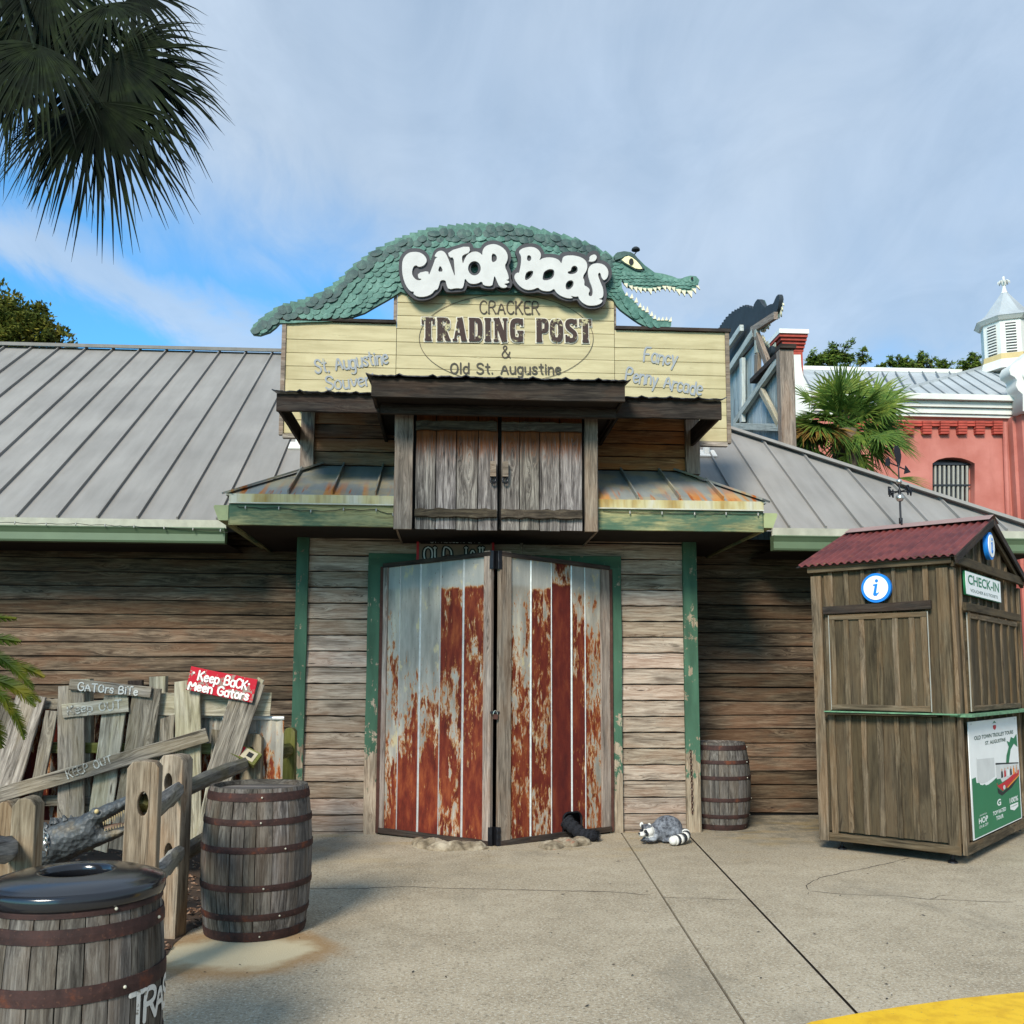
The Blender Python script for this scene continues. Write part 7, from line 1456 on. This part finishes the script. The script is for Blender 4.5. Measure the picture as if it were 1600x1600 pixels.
for pts, w in (([(-110, 1030, 0), (-50, 962, .1), (0, 964, .1), (26, 966, .1)], 9), ([(-110, 1030, 0), (-40, 995, .0), (0, 997, 0), (33, 1002, 0)], 12), ([(-110, 1035, .1), (-40, 1010, 0), (10, 1030, 0), (53, 1078, 0)], 12), ([(-100, 1040, .1), (-10, 1030, .1), (40, 1042, .1), (70, 1058, .1)], 12), ([(-110, 1045, -.1), (-40, 1055, -.1), (20, 1068, -.1), (56, 1104, -.1)], 14), ([(-100, 1050, .1), (0, 1060, .1), (40, 1078, .1), (64, 1097, .1)], 11), ([(-110, 1050, -.2), (-30, 1068, -.2), (5, 1085, -.2), (13, 1110, -.2)], 12), ([(-110, 1050, 0), (-20, 1075, 0), (20, 1105, 0), (38, 1156, 0)], 12), ([(-110, 1060, .1), (-40, 1100, .1), (-5, 1130, .1), (2, 1170, .1)], 12)): sago(pts, w)
# ------------------------------------------------------------------ red building behind
M['seam_far'] = flat('far_roof_seam', srgb(112, 118, 120), 0.6)
Yr = 26.0; W2 = lambda x, y, Y=Yr: at(x, y, Y); rb_ = thing('red_brick_building', 'red painted stucco and brick building with white cornice and louvred white cupola at the right', 'building', W2(1500, 800)*Vector((1, 1, 0)) if False else (W2(1500, 800).x, Yr, 0))
p0 = W2(1480, 700); xl, xr = W2(1250, 700).x, W2(1584, 700).x; zt_ = W2(1480, 645).z
pl2 = lambda pts, p=p0, Y=Yr: [(at(x, y, Y).x-p.x, at(x, y, Y).z-p.z) for x, y in pts]
win = [(1457, 812), (1457, 724), (1466, 718), (1478, 715), (1490, 714.5), (1503, 716), (1514, 719.5), (1523, 724), (1523, 812)]
shape('wall', [[(xl-p0.x, -p0.z), (xr-p0.x, -p0.z), (xr-p0.x, zt_-p0.z), (xl-p0.x, zt_-p0.z)], pl2(win)], VM(p0)@T((0, 0, -.15)), .30, M['stucco'], rb_)
wn_ = MB().box(W2(1455, 724).x, W2(1530, 724).x, Yr+.32, Yr+.34, W2(1480, 815).z, W2(1480, 710).z).obj('window', M['winglass'], rb_)
fr = lambda n_, a, b, w, m='winglass': obj(n_, *bar(a, b, w, .05), M[m], wn_)
for k in range(8): x = 1461+7.1*k; fr('window_bar', W2(x, 812, Yr+.18), W2(x, 728, Yr+.18), .055, 'blind')
fr('bar_rail', W2(1457, 758, Yr+.15), W2(1516, 758, Yr+.15), .04); fr('lintel', W2(1457, 725, Yr+.2), W2(1516, 725, Yr+.2), .07); fr('window_frame', W2(1516, 812, Yr+.28), W2(1516, 724, Yr+.28), .10, 'stucco')
# brick corbels under the cornice
for k in range(9):
    xc = 1557-27.6*k
    for r in range(5):
        y = 660.5+r*4.2; w = 6.9
        if xc-14 > 1240: obj('brick', *bar(W2(xc-w, y, Yr-.10+.015*r), W2(xc+w, y, Yr-.10+.015*r), .062, .2), M['brickred'], rb_)
    for r in range(2):
        y = 660.5+r*4.2
        if k < 8: obj('brick', *bar(W2(xc-20.8, y, Yr-.05), W2(xc-7, y, Yr-.05), .062, .12), M['brickred'], rb_)
# cornice in stepped courses
for ya, yb, out_ in ((653, 649, .12), (648.5, 640, .18), (639.5, 631, .26), (630.5, 622, .42)):
    za, zb2 = W2(1480, ya).z, W2(1480, yb).z; obj('cornice', *boxv(xl, W2(1578, 640).x if ya > 652 else W2(1590, 640).x, Yr-out_, Yr+.1, za, zb2), M['trimwhite'], rb_)
# downpipe and pilaster
obj('downpipe', *tube([W2(1570, 660, Yr-.12), W2(1576, 830, Yr-.12)], .07, 8), M['stucco'], rb_); obj('pilaster', *boxv(W2(1581, 700).x, W2(1640, 700).x, Yr-.55, Yr+.2, 0, W2(1590, 640).z), M['stucco'], rb_); obj('pilaster', *boxv(W2(1576, 700).x, W2(1581, 700).x, Yr-.25, Yr+.2, 0, W2(1590, 655).z), M['stucco'], rb_)
# roofs
def rpoly(name, pts, nseam=0, e0=None, e1=None, mat='roof_far'):
    o = obj(name, pts+[p-Vector((0, .02, .04)) for p in pts], [tuple(range(len(pts))), tuple(reversed(range(len(pts), 2*len(pts))))], M[mat], rb_)
    for k in range(nseam):
        t = (k+.5)/nseam; a = e0[0].lerp(e0[1], t); b = e1[0].lerp(e1[1], t); obj('seam', *bar(a+Vector((0, -.02, .03)), b+Vector((0, -.02, .03)), .03, .06, nrm=(0, -.5, 1)), M['charcoal'], o)
    return o
E1, E2, E3, E4 = W2(1240, 622, Yr), W2(1384, 622, Yr), W2(1500, 583, 31), W2(1240, 577, 31)
er = rpoly('far_roof', [E1, E2, E3, E4]); EN = (E2-E1).cross(E4-E1).normalized()
for k in range(13):
    x0 = 1252+21*k; kk = (41-.282*(x0-1372))/1.166
    if x0+.59*kk < 1372: kk = 38
    if kk > 3: obj('seam', *bar(atp(x0, 581, E1, EN), atp(x0+.59*kk, 581+kk, E1, EN), .03, .05, nrm=(0, -.5, 1)), M['seam_far'], rb_)
F1, F2, F3 = W2(1372, 621, Yr-.2), W2(1579, 624, Yr-.2), W2(1560, 568, 30)
fr_ = rpoly('far_roof', [F1, F2, F3])
for k in range(1, 13):
    t = k/13; a = F1.lerp(F3, t); b = F1.lerp(F2, 1.42*t) if 1.42*t < 1 else F2.lerp(F3, max(0, min(1, (3+53*t-(206-206*t)/1.66)/56)))
    obj('seam', *bar(a+Vector((0, -.01, .01)), b+Vector((0, -.01, .01)), .03, .04, nrm=(0, -.5, 1)), M['seam_far'], fr_)
obj('ridge', *bar(W2(1238, 575, 31), W2(1502, 581, 31), .14, .14), M['trimwhite'], rb_); obj('ridge', *bar(F1, F3, .14, .06), M['roof_far'], rb_)
obj('back_wall', *boxv(xl, W2(1640, 700).x, 31.2, 31.4, 0, E4.z-.1), M['stucco'], rb_); obj('side_wall', *boxv(xl, xl+.2, Yr+.3, 31.2, 0, E1.z-.1), M['stucco'], rb_)
# scrolled white gable at the far right
p = W2(1595, 600, Yr-.6); g_ = lambda pts: [(at(x, y, Yr-.6).x-p.x, at(x, y, Yr-.6).z-p.z) for x, y in pts]
sc = [(1604, 550), (1596, 556), (1586, 566), (1573, 574), (1569, 582), (1571, 590), (1577, 593), (1581, 598), (1579, 606), (1583, 614), (1590, 620), (1590, 646), (1660, 646), (1660, 550)]
shape('scroll_gable', [g_(sc)], VM(p), .5, M['trimwhite'], rb_)
shape('scroll', [[(at(1597, 591, Yr-.6).x-p.x+.16*math.cos(t), at(1597, 591, Yr-.6).z-p.z+.16*math.sin(t)) for t in [6.28*k/20 for k in range(20)]]], VM(p)@T((0, 0, .28)), .08, M['white'], rb_)
# cupola
Yc = 29.0; cc = W2(1575, 560, Yc); sC_ = pxs(cc); z = lambda y: W2(1575, y, Yc).z
def octa(r, zz, rot=0): return [Vector((cc.x+r*sC_*math.sin(a+rot), Yc-r*sC_*math.cos(a+rot), zz)) for a in [math.pi/4*k for k in range(8)]]
def prism(name, r0, z0, r1, z1, mat, par=rb_):
    a, b = octa(r0, z0), octa(r1, z1); return obj(name, a+b, [(k, (k+1) % 8, 8+(k+1) % 8, 8+k) for k in range(8)]+[tuple(range(8)), tuple(reversed(range(8, 16)))], M[mat], par)
cu_ = prism('cupola', 37.5, z(566), 37.5, z(510), 'trimwhite'); prism('cupola_base', 40, z(572), 39, z(562), 'ochre', cu_); prism('cupola_base', 44, z(585), 41, z(571), 'trimwhite', cu_)
prism('cupola_eave', 41, z(511), 47, z(506), 'trimwhite', cu_); prism('cupola_roof', 47.5, z(506), 34, z(496.5), 'roof_far', cu_); prism('cupola_roof', 34, z(496.5), 4.6, z(458), 'roof_far', cu_)
o8 = octa(37.7, 0)
for k in (-2, -1, 0, 1, 2):
    a, b = o8[k], o8[(k+1) % 8]; m0, m1 = a.lerp(b, .26), a.lerp(b, .76); nrm = ((a+b)/2-Vector((cc.x, Yc, 0))).normalized()
    obj('louvre_opening', [m0+nrm*.004+Vector((0, 0, z(561))), m1+nrm*.004+Vector((0, 0, z(561))), m1+nrm*.004+Vector((0, 0, z(516))), m0+nrm*.004+Vector((0, 0, z(516)))], [(0, 1, 2, 3)], M['charcoal'], cu_)
    for j in range(10): zz = z(558.5-4.3*j); obj('louvre_slat', *bar(m0+nrm*.02+Vector((0, 0, zz)), m1+nrm*.02+Vector((0, 0, zz)), .05, .03, nrm=nrm+Vector((0, 0, .6))), M['trimwhite'], cu_)
obj('finial', *lathe([(5.5*sC_, z(459)), (4*sC_, z(456)), (2.6*sC_, z(450)), (1.8*sC_, z(441)), (2*sC_, z(433)), (.01, z(432))], 12, c=(cc.x, Yc, 0)), M['trimwhite'], cu_, smooth=True)
for k in range(8):
    a = math.pi/4*k+.3; d = Vector((math.cos(a), math.sin(a), 0)); b0 = Vector((cc.x, Yc, 0)); obj('finial_leaf', *tube([b0+d*1.5*sC_+Vector((0, 0, z(446))), b0+d*5*sC_+Vector((0, 0, z(439.5))), b0+d*8*sC_+Vector((0, 0, z(441))), b0+d*8.5*sC_+Vector((0, 0, z(444)))], [.035, .03, .03, .01], 6), M['trimwhite'], cu_)
# chimney with flared brick head over a white scroll
Yh = 24.5; hc = W2(1243, 560, Yh); ch_ = thing('brick_chimney', 'red brick chimney head with white cap above a white curved parapet behind the timber post', 'chimney', (hc.x, Yh, 0)); sH = pxs(hc)
def cb(name, x0, x1, y0, y1, dpt, mat): return obj(name, *boxv(W2(x0, 560, Yh).x, W2(x1, 560, Yh).x, Yh-dpt, Yh+.8, W2(1240, y1, Yh).z, W2(1240, y0, Yh).z), M[mat], ch_)
cb('cap', 1209, 1254.5, 524.5, 531, .5, 'white')
for k in range(5): cb('brick_course', 1210+3.2*k, 1253.5-.5*k, 531.4+4.4*k, 535.4+4.4*k, .45-.06*k, 'brickred')
cb('shaft', 1226, 1250, 553.4, 900, .2, 'brickred')
p = W2(1245, 590, Yh-.25); shape('white_parapet', [[(at(x, y, Yh-.25).x-p.x, at(x, y, Yh-.25).z-p.z) for x, y in [(1226, 557), (1248, 557), (1249, 575), (1252, 590), (1258, 603), (1264, 620), (1264, 660), (1226, 660)]]], VM(p), .3, M['trimwhite'], ch_)
# porch post and distant things past the kiosk's right edge
# ------------------------------------------------------------------ groups of like things
GR = {'wooden_barrel': 'weathered wooden barrels', 'leafy_tree': 'trees beyond the roofs', 'string_lights': 'strings of bulbs along the eaves', 'threshold_stone': 'stone lumps at the doors', 'information_sign': 'round information signs', 'roof_vent': 'roof pipe vents', 'gator_cutout': 'wooden gator cut-outs'}
for o in S.objects:
    b_ = o.name.split('.')[0]
    if o.parent is None and b_ in GR: o['group'] = GR[b_]
    if o.parent is not None:
        for k_ in ('category',):
            if k_ in o: del o[k_]
